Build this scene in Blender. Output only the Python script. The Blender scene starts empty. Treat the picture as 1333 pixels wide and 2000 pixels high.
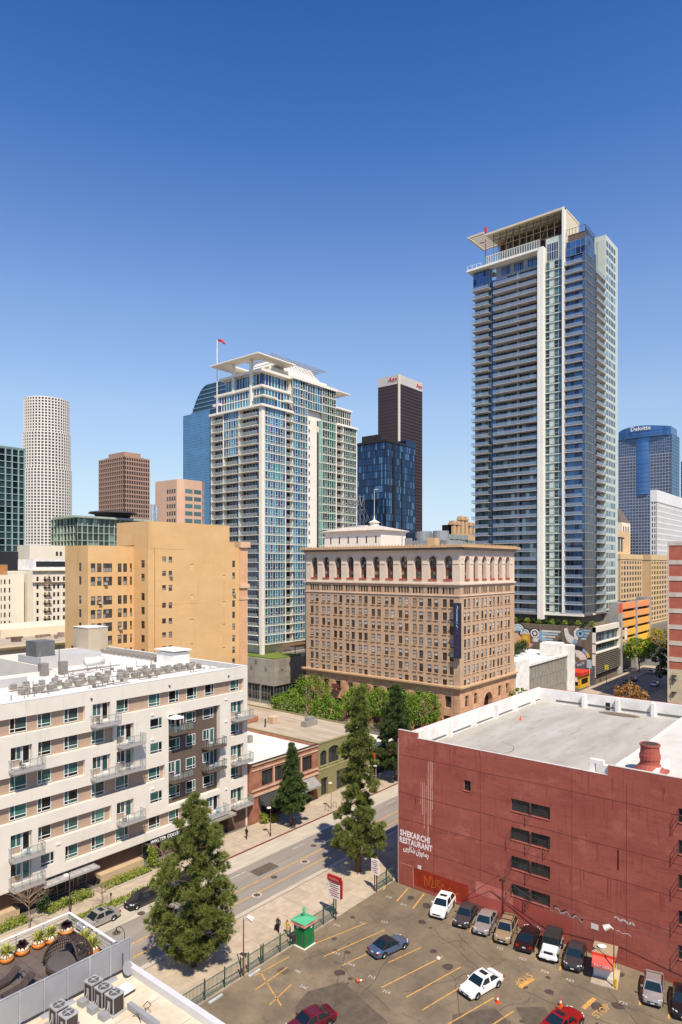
import bpy, bmesh, math, random
import numpy as np
from mathutils import Matrix, Vector
random.seed(7)
rng = np.random.default_rng(11)
S = bpy.context.scene
COL = S.collection
R = math.radians
# ------------------------------------------------------------------ camera, sky, sun, exposure
# world frame: +X runs along the street away from the viewer, +Y across it, Z up; the viewer stands 40 m up
TH = R(39.4)
cd = bpy.data.cameras.new('camera')
cam = bpy.data.objects.new('camera', cd)
COL.objects.link(cam)
cam.location = (0, 0, 40.0)
cam.rotation_euler = (R(90), 0, TH - R(90))
cd.sensor_fit = 'VERTICAL'
cd.sensor_height = 36.0
cd.sensor_width = 24.0
cd.lens = 36.0 * 1300 / 2000
cd.shift_y = 105 / 2000
cd.clip_end = 20000
cd.clip_start = 0.5
S.camera = cam
SUN_EL, SUN_AZ = 55.0, 57.0          # light travels towards +X turned 57 deg to +Y, 55 deg down
W = bpy.data.worlds.new('World')
S.world = W
W.use_nodes = True
nt = W.node_tree
bg = nt.nodes['Background']
sky = nt.nodes.new('ShaderNodeTexSky')
sky.sky_type = 'NISHITA'
sky.sun_disc = False
sky.sun_elevation = R(SUN_EL)
sky.sun_rotation = R(90 - (SUN_AZ + 180))
sky.altitude = 100
sky.air_density = 1.0
sky.dust_density = 0.3
sky.ozone_density = 3.0
tc = nt.nodes.new('ShaderNodeTexCoord'); sx = nt.nodes.new('ShaderNodeSeparateXYZ'); rp = nt.nodes.new('ShaderNodeValToRGB'); mxs = nt.nodes.new('ShaderNodeMix')
mxs.data_type = 'RGBA'; mxs.blend_type = 'MULTIPLY'; mxs.inputs[0].default_value = 1.0      # deep clear zenith paling evenly towards the horizon all round
for i, (p, c) in enumerate(((.03, (.57, .59, .73)), (.122, (.86, .77, .72)), (.225, (1.0, .92, .88)), (.358, (.88, .91, 1.0)), (.53, (.42, .66, .98)), (.643, (.25, .51, .88)), (1.0, (.24, .5, .86)))):
    e = rp.color_ramp.elements[i] if i < 2 else rp.color_ramp.elements.new(p)
    e.position = p; e.color = (*c, 1)
nt.links.new(tc.outputs['Generated'], sx.inputs[0]); nt.links.new(sx.outputs[2], rp.inputs[0])
nt.links.new(sky.outputs[0], mxs.inputs[6]); nt.links.new(rp.outputs[0], mxs.inputs[7]); nt.links.new(mxs.outputs[2], bg.inputs[0])
bg.inputs[1].default_value = 0.15
ld = bpy.data.lights.new('sun', 'SUN')
ld.energy = 5.0
ld.angle = R(0.55)
ld.color = (1.0, 0.89, 0.74)
sun = bpy.data.objects.new('sun', ld)
COL.objects.link(sun)
tr = Vector((math.cos(R(SUN_EL)) * math.cos(R(SUN_AZ)), math.cos(R(SUN_EL)) * math.sin(R(SUN_AZ)), -math.sin(R(SUN_EL))))
sun.rotation_euler = tr.to_track_quat('-Z', 'Y').to_euler()
sun.location = (0, -60, 120)
S.view_settings.view_transform = 'Standard'
S.view_settings.look = 'None'
S.view_settings.exposure = 0.28
S.view_settings.gamma = 1.0
S.cycles.max_bounces = 6
S.cycles.diffuse_bounces = 3
S.cycles.glossy_bounces = 3
S.cycles.transparent_max_bounces = 6
S.cycles.caustics_reflective = False
S.cycles.caustics_refractive = False

# ------------------------------------------------------------------ materials
def lin(c):
    return tuple(((v / 255) / 12.92 if v / 255 <= 0.04045 else ((v / 255 + 0.055) / 1.055) ** 2.4) for v in c[:3])
MATS = {}
def mat(name, col, rough=0.8, var=0.12, scale=0.6, bump=0.0, metal=0.0, spec=0.4, fine=6.0, col2=None, stretch=(1, 1, 1), coat=0.0, island=0.0, tint=None, emit=0.0, layer=None):
    """procedural surface: two-octave world-space noise on the colour, fine relief, per-piece variation"""
    if name in MATS: return MATS[name]
    m = bpy.data.materials.new(name); m.use_nodes = True
    n = m.node_tree.nodes; l = m.node_tree.links
    b = n['Principled BSDF']
    b.inputs['Roughness'].default_value = rough
    b.inputs['Metallic'].default_value = metal
    b.inputs['Specular IOR Level'].default_value = spec
    b.inputs['Coat Weight'].default_value = coat
    c = lin(col)
    c2 = lin(col2) if col2 else tuple(v * (1 - var * 2.2) for v in c)
    geo = n.new('ShaderNodeNewGeometry')
    mp = n.new('ShaderNodeMapping'); mp.inputs['Scale'].default_value = stretch
    l.new(geo.outputs['Position'], mp.inputs['Vector'])
    t1 = n.new('ShaderNodeTexNoise'); t1.inputs['Scale'].default_value = scale; t1.inputs['Detail'].default_value = 4; t1.inputs['Roughness'].default_value = 0.62
    l.new(mp.outputs[0], t1.inputs['Vector'])
    rmp = n.new('ShaderNodeMapRange'); rmp.inputs[1].default_value = 0.36; rmp.inputs[2].default_value = 0.68
    l.new(t1.outputs['Fac'], rmp.inputs[0])
    mx = n.new('ShaderNodeMix'); mx.data_type = 'RGBA'
    mx.inputs[6].default_value = (*c, 1); mx.inputs[7].default_value = (*c2, 1)
    l.new(rmp.outputs[0], mx.inputs[0])
    out = mx.outputs[2]
    for c3, sc3, str3, lo, hi, amt in (layer or ()):
        mp3 = n.new('ShaderNodeMapping'); mp3.inputs['Scale'].default_value = str3; mp3.inputs['Location'].default_value = (sc3 * 3, 7, 3); l.new(geo.outputs['Position'], mp3.inputs['Vector'])
        t3 = n.new('ShaderNodeTexNoise'); t3.inputs['Scale'].default_value = sc3; t3.inputs['Detail'].default_value = 5; t3.inputs['Roughness'].default_value = 0.7; l.new(mp3.outputs[0], t3.inputs['Vector'])
        r3 = n.new('ShaderNodeMapRange'); r3.inputs[1].default_value = lo; r3.inputs[2].default_value = hi; r3.inputs[4].default_value = amt; l.new(t3.outputs['Fac'], r3.inputs[0])
        m4 = n.new('ShaderNodeMix'); m4.data_type = 'RGBA'; m4.inputs[7].default_value = (*lin(c3), 1); l.new(r3.outputs[0], m4.inputs[0]); l.new(out, m4.inputs[6]); out = m4.outputs[2]
    if island > 0:
        oi = n.new('ShaderNodeObjectInfo')
        ad = n.new('ShaderNodeMath'); ad.operation = 'ADD'
        l.new(oi.outputs['Random'], ad.inputs[0]); l.new(geo.outputs['Random Per Island'], ad.inputs[1])
        fr = n.new('ShaderNodeMath'); fr.operation = 'FRACT'; l.new(ad.outputs[0], fr.inputs[0])
        mr = n.new('ShaderNodeMapRange'); mr.inputs[3].default_value = 1 - island; mr.inputs[4].default_value = 1 + island
        l.new(fr.outputs[0], mr.inputs[0])
        vm = n.new('ShaderNodeVectorMath'); vm.operation = 'SCALE'
        l.new(out, vm.inputs[0]); l.new(mr.outputs[0], vm.inputs['Scale'])
        out = vm.outputs[0]
        if tint:
            cr = n.new('ShaderNodeMapRange'); cr.inputs[1].default_value = tint[1]; cr.inputs[2].default_value = tint[1] + 0.02
            l.new(fr.outputs[0], cr.inputs[0])
            m3 = n.new('ShaderNodeMix'); m3.data_type = 'RGBA'; m3.inputs[7].default_value = (*lin(tint[0]), 1)
            l.new(cr.outputs[0], m3.inputs[0]); l.new(out, m3.inputs[6]); out = m3.outputs[2]
    l.new(out, b.inputs['Base Color'])
    if emit: 
        l.new(out, b.inputs['Emission Color']); b.inputs['Emission Strength'].default_value = emit
    if bump > 0:
        t2 = n.new('ShaderNodeTexNoise'); t2.inputs['Scale'].default_value = fine; t2.inputs['Detail'].default_value = 3
        l.new(mp.outputs[0], t2.inputs['Vector'])
        bp = n.new('ShaderNodeBump'); bp.inputs['Strength'].default_value = bump; bp.inputs['Distance'].default_value = 0.05
        l.new(t2.outputs['Fac'], bp.inputs['Height']); l.new(bp.outputs[0], b.inputs['Normal'])
    MATS[name] = m
    return m
def glass(name, col, island=0.35, metal=0.35, rough=0.04, tint=None, wob=0.02):
    return mat(name, col, rough=rough, var=0.1, scale=0.05, metal=metal, spec=0.9, island=island, tint=tint, bump=wob, fine=0.35)

# ------------------------------------------------------------------ mesh builder
class MB:
    def __init__(s): s.v = []; s.f = []; s.m = []
    def face(s, pts, m=0):
        i = len(s.v); s.v += [tuple(p) for p in pts]; s.f.append(tuple(range(i, i + len(pts)))); s.m.append(m); return s
    def box(s, x0, x1, y0, y1, z0, z1, m=0, skip=''):
        if x0 > x1: x0, x1 = x1, x0
        if y0 > y1: y0, y1 = y1, y0
        if z0 > z1: z0, z1 = z1, z0
        i = len(s.v)
        s.v += [(x0, y0, z0), (x1, y0, z0), (x1, y1, z0), (x0, y1, z0), (x0, y0, z1), (x1, y0, z1), (x1, y1, z1), (x0, y1, z1)]
        for k, q in (('b', (3, 2, 1, 0)), ('t', (4, 5, 6, 7)), ('f', (0, 1, 5, 4)), ('r', (1, 2, 6, 5)), ('k', (2, 3, 7, 6)), ('l', (3, 0, 4, 7))):
            if k in skip: continue
            s.f.append(tuple(i + j for j in q)); s.m.append(m)
        return s
    def prism(s, poly, z0, z1, m=0, caps=True):
        i = len(s.v); n = len(poly)
        s.v += [(p[0], p[1], z0) for p in poly] + [(p[0], p[1], z1) for p in poly]
        for k in range(n):
            j = (k + 1) % n; s.f.append((i + k, i + j, i + n + j, i + n + k)); s.m.append(m)
        if caps:
            s.f.append(tuple(i + n + k for k in range(n))); s.m.append(m)
            s.f.append(tuple(i + k for k in reversed(range(n)))); s.m.append(m)
        return s
    def cyl(s, x, y, z0, z1, r0, r1=None, n=10, m=0):
        r1 = r0 if r1 is None else r1
        i = len(s.v)
        for k in range(n):
            a = 2 * math.pi * k / n; s.v.append((x + r0 * math.cos(a), y + r0 * math.sin(a), z0))
        for k in range(n):
            a = 2 * math.pi * k / n; s.v.append((x + r1 * math.cos(a), y + r1 * math.sin(a), z1))
        for k in range(n):
            j = (k + 1) % n; s.f.append((i + k, i + j, i + n + j, i + n + k)); s.m.append(m)
        s.f.append(tuple(i + n + k for k in range(n))); s.m.append(m)
        s.f.append(tuple(i + k for k in reversed(range(n)))); s.m.append(m)
        return s
    def tube(s, pts, r, n=6, m=0, r1=None):
        pts = [Vector(p) for p in pts]; N = len(pts); i = len(s.v)
        for k, p in enumerate(pts):
            d = (pts[min(k + 1, N - 1)] - pts[max(k - 1, 0)])
            d = d.normalized() if d.length > 1e-9 else Vector((0, 0, 1))
            a = d.cross(Vector((0, 0, 1)));
            if a.length < 1e-3: a = d.cross(Vector((1, 0, 0)))
            a.normalize(); b = d.cross(a)
            rr = r if r1 is None else r + (r1 - r) * k / max(1, N - 1)
            for q in range(n):
                t = 2 * math.pi * q / n; s.v.append(tuple(p + a * math.cos(t) * rr + b * math.sin(t) * rr))
        for k in range(N - 1):
            for q in range(n):
                j = (q + 1) % n
                s.f.append((i + k * n + q, i + k * n + j, i + (k + 1) * n + j, i + (k + 1) * n + q)); s.m.append(m)
        s.f.append(tuple(i + q for q in reversed(range(n)))); s.m.append(m)
        s.f.append(tuple(i + (N - 1) * n + q for q in range(n))); s.m.append(m)
        return s
    def lathe(s, x, y, prof, n=12, m=0):
        i = len(s.v)
        for r, z in prof:
            for q in range(n):
                t = 2 * math.pi * q / n; s.v.append((x + r * math.cos(t), y + r * math.sin(t), z))
        for k in range(len(prof) - 1):
            for q in range(n):
                j = (q + 1) % n
                s.f.append((i + k * n + q, i + k * n + j, i + (k + 1) * n + j, i + (k + 1) * n + q)); s.m.append(m)
        s.f.append(tuple(i + q for q in reversed(range(n)))); s.m.append(m)
        s.f.append(tuple(i + (len(prof) - 1) * n + q for q in range(n))); s.m.append(m)
        return s
    def mesh(s, name, mats, smooth=False):
        me = bpy.data.meshes.new(name)
        me.from_pydata(s.v, [], s.f)
        for m in (mats if isinstance(mats, (list, tuple)) else [mats]): me.materials.append(m)
        if any(s.m): me.polygons.foreach_set('material_index', s.m)
        if smooth: me.polygons.foreach_set('use_smooth', [True] * len(s.f))
        me.update()
        return me
def put(name, me, parent=None, loc=(0, 0, 0), rz=0.0, sc=None):
    o = bpy.data.objects.new(name, me)
    COL.objects.link(o)
    o.location = loc
    if rz: o.rotation_euler = (0, 0, rz)
    if sc is not None: o.scale = (sc, sc, sc) if not isinstance(sc, tuple) else sc
    if parent is not None: o.parent = parent
    return o
def tag(o, label, cat, group=None):
    o['label'] = label; o['category'] = cat
    if group: o['group'] = group
    return o
def thing(name, label, cat, loc=(0, 0, 0), rz=0.0, group=None):
    return tag(put(name, None, None, loc, rz), label, cat, group)
def structure(name, me, loc=(0, 0, 0)):
    o = put(name, me, None, loc); o['kind'] = 'structure'; return o
def stuff(o): o['kind'] = 'stuff'; return o
def copy_tree(o, parent=None):
    c = o.copy(); COL.objects.link(c)
    if parent is not None: c.parent = parent
    for ch in list(o.children): copy_tree(ch, c)
    return c
class Face:
    """a facade: local x runs left to right as seen from outside, y goes into the building, z up"""
    def __init__(s, root, kind, W, off=0.0, at=None):
        s.root = root; s.W = W; s.kind = kind
        if kind == 'A': s.o = Vector(at if at else (0, off, 0)); s.rz = 0.0
        else: s.o = Vector(at if at else (off, W, 0)); s.rz = R(-90)
        s.M = Matrix.Rotation(s.rz, 3, 'Z')
    def put(s, name, me, x=0, z=0, d=0, parent=None):
        if parent is not None: return put(name, me, parent, (x, d, z))
        return put(name, me, s.root, s.o + s.M @ Vector((x, d, z)), s.rz)
def wall_mb(Wd, z0, z1, ops, depth, m=0, mr=None, back=True, thick=None):
    """a wall sheet 0..Wd by z0..z1 with rectangular openings (x0,x1,z0,z1) and their reveals"""
    mr = m if mr is None else mr
    b = MB()
    xs = sorted({round(v, 3) for o in ops for v in (o[0], o[1])} | {0, round(Wd, 3)}); xs = [x for x in xs if 0 <= x <= Wd]
    zs = sorted({round(v, 3) for o in ops for v in (o[2], o[3])} | {z0, z1}); zs = [z for z in zs if z0 <= z <= z1]
    for i in range(len(xs) - 1):
        xc = (xs[i] + xs[i + 1]) / 2
        col = [o for o in ops if o[0] < xc < o[1]]
        start = zs[0]
        k = 0
        run = None
        for j in range(len(zs) - 1):
            zc = (zs[j] + zs[j + 1]) / 2
            hole = any(o[2] < zc < o[3] for o in col)
            if not hole:
                if run is None: run = zs[j]
            if hole or j == len(zs) - 2:
                e = zs[j] if hole else zs[j + 1]
                if run is not None:
                    b.face([(xs[i], 0, run), (xs[i + 1], 0, run), (xs[i + 1], 0, e), (xs[i], 0, e)], m); run = None
    for o in ops:
        x0, x1, a, c = o[:4]; d = o[4] if len(o) > 4 else depth
        b.face([(x0, 0, a), (x0, 0, c), (x0, d, c), (x0, d, a)], mr)
        b.face([(x1, 0, a), (x1, d, a), (x1, d, c), (x1, 0, c)], mr)
        b.face([(x0, 0, c), (x1, 0, c), (x1, d, c), (x0, d, c)], mr)
        b.face([(x0, 0, a), (x0, d, a), (x1, d, a), (x1, 0, a)], mr)
        if back: b.face([(x0, d, a), (x0, d, c), (x1, d, c), (x1, d, a)][::-1], mr)
    return b
def bars(b, x0, x1, z0, z1, nx, nz, t, y0, y1, m=1, edge=True, xs=None, zs=None):
    xs = xs if xs is not None else [x0 + (x1 - x0) * i / nx for i in range(nx + 1)]
    zs = zs if zs is not None else [z0 + (z1 - z0) * i / nz for i in range(nz + 1)]
    for i, x in enumerate(xs):
        if not edge and i in (0, len(xs) - 1): continue
        xa = min(max(x - t / 2, x0), x1 - t); b.box(xa, xa + t, y0, y1, z0, z1, m)
    for i, z in enumerate(zs):
        if not edge and i in (0, len(zs) - 1): continue
        za = min(max(z - t / 2, z0), z1 - t); b.box(x0, x1, y0 + 0.004, y1 - 0.004, za, za + t, m)
    return xs, zs
def glazing(w, h, nx, nz, t=0.07, y=0.0, depth=0.06, xs=None, zs=None):
    """window mesh: slot 0 panes (each its own island), slot 1 frame"""
    b = MB()
    xs, zs = bars(b, 0, w, 0, h, nx, nz, t, y, y + depth, 1, True, xs, zs)
    for i in range(len(xs) - 1):
        for j in range(len(zs) - 1):
            b.face([(xs[i], y + depth * 0.6, zs[j]), (xs[i + 1], y + depth * 0.6, zs[j]), (xs[i + 1], y + depth * 0.6, zs[j + 1]), (xs[i], y + depth * 0.6, zs[j + 1])], 0)
    return b
def text_mesh(name, s, size, mt, depth=0.02, align='CENTER', font=None, spacing=1.0, shear=0.0, bold=0.0):
    cu = bpy.data.curves.new(name, 'FONT'); cu.body = s; cu.size = size; cu.extrude = depth; cu.align_x = align; cu.align_y = 'BOTTOM'
    cu.resolution_u = 2; cu.space_character = spacing; cu.shear = shear; cu.offset = bold
    if font: cu.font = font
    o = bpy.data.objects.new(name, cu); COL.objects.link(o)
    dg = bpy.context.evaluated_depsgraph_get()
    me = bpy.data.meshes.new_from_object(o.evaluated_get(dg))
    bpy.data.objects.remove(o); bpy.data.curves.remove(cu)
    me.materials.clear(); me.materials.append(mt); me.name = name
    me.transform(Matrix.Rotation(R(90), 4, 'X'))      # stands upright in x-z, faces -y
    return me
# ================================================================== setting: ground, street, pavements, lot
m_ground = mat('city_ground', (112, 106, 98), 0.95, 0.2, 0.02, 0.2)
m_road = mat('road_asphalt', (146, 137, 126), 0.9, 0.1, 0.35, 0.35, fine=18, stretch=(0.25, 1.5, 1), layer=[((112, 104, 96), .5, (.08, 1.3, 1), .54, .7, .7), ((98, 92, 86), 2.5, (1, 1, 1), .62, .72, .5)])
m_cross = mat('cross_asphalt', (112, 108, 104), 0.9, 0.12, 0.3, 0.3, fine=14)
m_gutter = mat('gutter_concrete', (190, 179, 160), 0.9, 0.1, 0.7, 0.2, fine=12, stretch=(0.4, 1.4, 1))
m_walk = mat('pavement_concrete', (184, 168, 145), 0.9, 0.09, 0.9, 0.2, fine=10, island=0.07, layer=[((150, 132, 112), .6, (1, 1, 1), .55, .7, .6), ((120, 106, 92), 5.0, (1, 1, 1), .66, .74, .5)])
m_joint = mat('pavement_joint', (138, 120, 102), 0.95, 0.1, 2)
m_kerb = mat('kerb_concrete', (150, 138, 122), 0.9, 0.15, 1.5, 0.2)
m_redkerb = mat('red_kerb_paint', (130, 62, 54), 0.8, 0.25, 1.5, 0.2)
m_yline = mat('yellow_paint', (212, 160, 72), 0.75, 0.12, 3, col2=(184, 142, 84), layer=[((118, 104, 84), 2.6, (1, 1, 1), .52, .66, .8)])
m_wline = mat('white_paint', (214, 208, 198), 0.75, 0.15, 3, col2=(160, 152, 142))
m_lot = mat('lot_asphalt', (126, 112, 90), 0.92, 0.2, 0.28, 0.5, fine=9, col2=(100, 89, 73), layer=[((152, 132, 106), .12, (1, 1, 1), .5, .7, .7), ((80, 72, 66), 1.1, (1, .5, 1), .56, .72, .6), ((160, 148, 130), 4.0, (1, 1, 1), .62, .74, .35)])
m_patch = mat('asphalt_patch', (98, 87, 74), 0.9, 0.15, 1.2, 0.3)
m_oil = mat('oil_stain', (84, 72, 64), 0.7, 0.2, 1.5)
m_iron = mat('cast_iron', (96, 84, 74), 0.6, 0.2, 3, 0.3)

g_ = MB(); g_.face([(-3000, -3000, -0.03), (9000, -3000, -0.03), (9000, 9000, -0.03), (-3000, 9000, -0.03)])
structure('ground', g_.mesh('ground', m_ground))
def sheet(x0, x1, y0, y1, z): return MB().face([(x0, y0, z), (x1, y0, z), (x1, y1, z), (x0, y1, z)])
road = structure('road', sheet(-60, 420, 56.8, 69.4, 0.0).mesh('road', m_road))
put('gutter_pan', sheet(-60, 113.0, 66.0, 69.4, 0.004).mesh('gutter', m_gutter), road)
put('gutter_pan', sheet(-60, 113.0, 56.8, 57.6, 0.004).mesh('gutter', m_gutter), road)
for y, a, b in ((61.75, -60, 110), (59.55, -60, 110), (61.75, 135, 330)):
    put('lane_line', sheet(a, b, y - 0.09, y + 0.09, 0.008).mesh('lane_line', m_yline), road)
dash = sheet(0, 2.6, -0.06, 0.06, 0.008).mesh('lane_dash', m_wline)
for k in range(8): put('lane_dash', dash, road, (34 + k * 11.4, 64.9, 0))
pt = MB(); pt.prism([(59.5, 62.6), (63.2, 62.5), (63.3, 64.4), (59.6, 64.5)], 0.004, 0.007)
put('asphalt_patch', pt.mesh('asphalt_patch', m_patch), road)
mh = MB(); mh.cyl(0, 0, 0.004, 0.012, 0.62, 0.62, 18, 0); mh.cyl(0, 0, 0.012, 0.02, 0.42, 0.42, 18, 1)
mhm = mh.mesh('manhole', [m_gutter, m_iron])
mhd = MB().cyl(0, 0, 0.004, 0.016, 0.45, 0.45, 18, 0).mesh('manhole_plain', m_iron)
for x, y, q in ((66.4, 60.9, 0), (56.0, 59.2, 0), (60.6, 60.9, 1), (44.6, 66.4, 1), (40.5, 64.9, 1), (71, 63.4, 1)):
    put('manhole_cover', mhd if q else mhm, road, (x, y, 0))
# cross street with its two kerbed sides, and the far street beyond the hotel block
cr = structure('cross_road', MB().face([(115.5, 69.4, 0.002), (130.0, 69.4, 0.002), (130.0, 330, 0.002), (115.5, 330, 0.002)]).face([(113.5, 30, 0.002), (130, 30, 0.002), (130, 56.8, 0.002), (113.5, 56.8, 0.002)]).mesh('cross_road', m_cross))
for k in range(7):
    put('crosswalk_bar', sheet(112.2, 114.6, 57.6 + k * 1.7, 58.2 + k * 1.7, 0.008).mesh('crosswalk_bar', m_wline), road)
cr2 = structure('far_cross_road', sheet(285, 300, 69.4, 400, 0.002).mesh('far_cross_road', m_cross))

def pavement(name, x0, x1, y0, y1, pu, pv, kerb_y=None, redfrom=None, slabs=True):
    root = structure(name, MB().box(x0, x1, y0, y1, -0.02, 0.105).mesh(name, m_joint))
    nu, nv = max(1, round((x1 - x0) / pu)), max(1, round((y1 - y0 - 0.32) / pv))
    ya, yb = (y0, y1)
    if kerb_y == 'hi': yb = y1 - 0.16
    if kerb_y == 'lo': ya = y0 + 0.16
    du, dv = (x1 - x0) / nu, (yb - ya) / nv
    me = MB().box(0.015, du - 0.015, 0.015, dv - 0.015, 0.09, 0.125).mesh('paving_slab', m_walk)
    for i in range(nu):
        for j in range(nv): put('paving_slab', me, root, (x0 + i * du, ya + j * dv, 0))
    if kerb_y:
        a, b = (y1 - 0.16, y1 + 0.01) if kerb_y == 'hi' else (y0 - 0.01, y0 + 0.16)
        xs = [x0] + ([redfrom] if redfrom else []) + [x1]
        for i in range(len(xs) - 1):
            put('kerb', MB().box(xs[i], xs[i + 1], a, b, -0.02, 0.13).mesh('kerb', m_redkerb if (redfrom and i == 1) else m_kerb), root)
    return root
pavement('near_pavement', 20, 112, 48.3, 56.8, 2.9, 2.8, 'hi')
pavement('far_pavement', 12, 113, 69.4, 75.7, 3.1, 3.0, 'lo', 58.5)
pavement('hotel_pavement', 131, 205, 69.4, 75.7, 4, 3, 'lo')
pavement('tower_pavement', 206, 284, 69.4, 75.7, 4, 3, 'lo')
pavement('cross_street_pavement', 130.2, 134.9, 76.0, 200, 4.7, 4.7)
pavement('shop_side_pavement', 111.6, 115.4, 76.0, 112, 3.8, 3.8)
pavement('right_pavement', 130, 320, 50.2, 56.8, 6, 3, 'hi')

# parking lot
lot = structure('parking_lot', sheet(24, 69.25, -25, 48.3, 0.10).mesh('parking_lot', m_lot))
def line(x0, y0, x1, y1, w=0.13, m=m_yline, z=0.106, name='parking_line'):
    d = Vector((x1 - x0, y1 - y0, 0)); n = Vector((-d.y, d.x, 0)).normalized() * w / 2
    p, q = Vector((x0, y0, z)), Vector((x1, y1, z))
    return put(name, MB().face([p - n, q - n, q + n, p + n]).mesh(name, m), lot)
for a in [(51.9, 46.9, 59.3, 45.0), (51.4, 44.5, 59.4, 42.6), (51.3, 42.1, 55.8, 41.1), (54.7, 38.8, 59.1, 37.7), (51.1, 37.0, 59.1, 35.1), (51.4, 34.4, 58.7, 32.8), (50.8, 32.3, 57.7, 30.9), (50.6, 29.6, 56.5, 28.1), (50.2, 27.2, 55.9, 25.9),
          (44.7, 47.6, 49.1, 47.2), (43.3, 45.97, 47.7, 46.1), (42.6, 43.4, 46.0, 43.9), (45.5, 47.7, 43.2, 42.5)]: line(*a)
for a in [(66.6, 48.0, 67.4, 48.2), (65.35, 45.1, 69.0, 45.9), (65.2, 42.7, 69.0, 43.6), (65.0, 40.2, 69.0, 41.1), (65.05, 37.6, 69.0, 38.5), (64.9, 35.2, 69.0, 36.1), (64.8, 32.5, 69.0, 33.5), (64.8, 30.0, 69.0, 30.9), (64.6, 27.5, 69.0, 28.5), (64.35, 25.0, 68.9, 25.9), (63.9, 17.4, 68.4, 18.4), (63.6, 14.9, 68.0, 15.8), (63.5, 12.2, 68.0, 13.2)]: line(*a, w=0.17)
for poly in ([(46.2, 42.0), (49.5, 40.4), (48.3, 36.4), (47.6, 33.8), (44.0, 33.0), (41.0, 38.5), (44, 41.5)], [(52.0, 29.9), (55.2, 27.4), (53.6, 24.0), (49.0, 24.5), (48.6, 28.0)], [(56.5, 26.0), (58.2, 24.0), (56.0, 21.8), (53.8, 23.2)], [(46.6, 46.6), (47.5, 46.5), (47.6, 45.4), (46.7, 45.5)]):
    put('asphalt_patch', MB().face([(x, y, 0.1035) for x, y in poly]).mesh('asphalt_patch', m_patch), lot)
for x, y, r in ((60.5, 24.5, 0.5), (61.2, 20.3, 0.7), (57.9, 33.8, 0.6), (63.4, 40.3, 0.5), (62.5, 18.9, 0.6), (59.3, 36.3, 0.4), (66.8, 41.8, 0.6), (67.5, 20.2, 0.5), (50.3, 41.6, 0.6), (67.2, 44.3, 0.5)):
    pl = [(x + r * (0.7 + 0.5 * random.random()) * math.cos(t * 0.7), y + r * (0.7 + 0.5 * random.random()) * math.sin(t * 0.7), 0.1032) for t in range(9)]
    put('oil_stain', MB().face(pl).mesh('oil_stain', m_oil), lot)
def crack(x, y, dx, dy, n):
    b = MB(); p = Vector((x, y)); 
    for i in range(n):
        q = p + Vector((dx, dy)) / n + Vector((random.uniform(-.25, .25), random.uniform(-.25, .25)))
        d = (q - p); nn = Vector((-d.y, d.x)).normalized() * 0.03
        b.face([(*(p - nn), 0.1045), (*(q - nn), 0.1045), (*(q + nn), 0.1045), (*(p + nn), 0.1045)]); p = q
    put('crack', b.mesh('crack', m_oil), lot)
for a in ((63.0, 38.5, -5, -10, 14), (61.0, 36.4, 2.0, -1.8, 5), (62.6, 35.2, -1.4, -1.8, 4), (58.6, 25.5, -3.8, 1.5, 6), (59.2, 26.4, 1, -8, 9), (55, 44, -9, -6, 12), (61, 46, -3, -7, 8), (64, 42, -14, 3, 18), (62, 30, -9, 4, 14), (63, 24, 1, -11, 14), (52, 46, -2, -12, 14), (60, 40, -10, -2, 14), (57, 33, -7, -6, 12), (64, 36, -3, -5, 8), (66, 22, -6, -6, 10)): crack(*a)
for k in range(26):
    x, y, r = random.uniform(46, 64), random.uniform(18, 47), random.uniform(.12, .35); put('oil_stain', MB().face([(x + r * random.uniform(.6, 1.2) * math.cos(t * .8), y + r * random.uniform(.6, 1.2) * math.sin(t * .8), 0.1031) for t in range(8)]).mesh('oil_stain', m_oil), lot)
for s, x, y, rz in (('721', 63.9, 31.2, -80), ('722', 63.6, 28.6, -80), ('723', 63.2, 23.6, -80), ('724', 63.0, 26.0, -80), ('725', 63.0, 18.6, -80), ('710', 56.5, 47.2, -75), ('711', 58.6, 45.2, -75), ('712', 60.4, 43.5, -75), ('713', 52.4, 43.8, -75), ('714', 51.8, 41.4, -75), ('715', 51.5, 38.6, -75), ('716', 50.6, 36.2, -75), ('701', 48.2, 44.9, 100), ('702', 46.8, 42.8, 100), ('718', 65.3, 46.4, -80), ('719', 64.9, 44.0, -80)):
    me = text_mesh('stall_number', s, 0.55, m_wline, 0.0); me.transform(Matrix.Rotation(R(-90), 4, 'X'))
    put('stall_number', me, lot, (x, y, 0.1055), R(rz))
for x, y, rz in ((60.9, 27.7, 168), (60.8, 19.3, -12)):
    me = text_mesh('painted_word', 'STOP', 1.0, m_yline, 0.0); me.transform(Matrix.Rotation(R(-90), 4, 'X'))
    put('painted_word', me, lot, (x, y, 0.1055), R(rz))
line(59.4, 26.9, 61.5, 26.5, 0.42, name='stop_bar'); line(60.2, 21.2, 62.3, 20.9, 0.42, name='stop_bar')
m_block = mat('wheel_stop_concrete', (186, 196, 196), 0.85, 0.15, 2, 0.2)
m_cap = mat('lot_kerb', (170, 156, 138), 0.9, 0.15, 1, 0.2)
for i, (x0, x1, y) in enumerate(((44.2, 45.7, 47.9), (39.2, 40.8, 47.8))):
    tag(put('wheel_stop', MB().prism([(x0, y - .12), (x1, y - .12), (x1, y + .12), (x0, y + .12)], 0.1, 0.22).mesh('wheel_stop', m_block)), ['pale blue concrete wheel stop beside the red lamp pole', 'pale blue concrete wheel stop by the fence near the white flat roof'][i], 'wheel stop', 'wheel stops along the fence')
put('kerb', MB().box(28, 57.5, 48.22, 48.5, 0.1, 0.2).mesh('lot_kerb', m_cap), lot)

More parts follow.
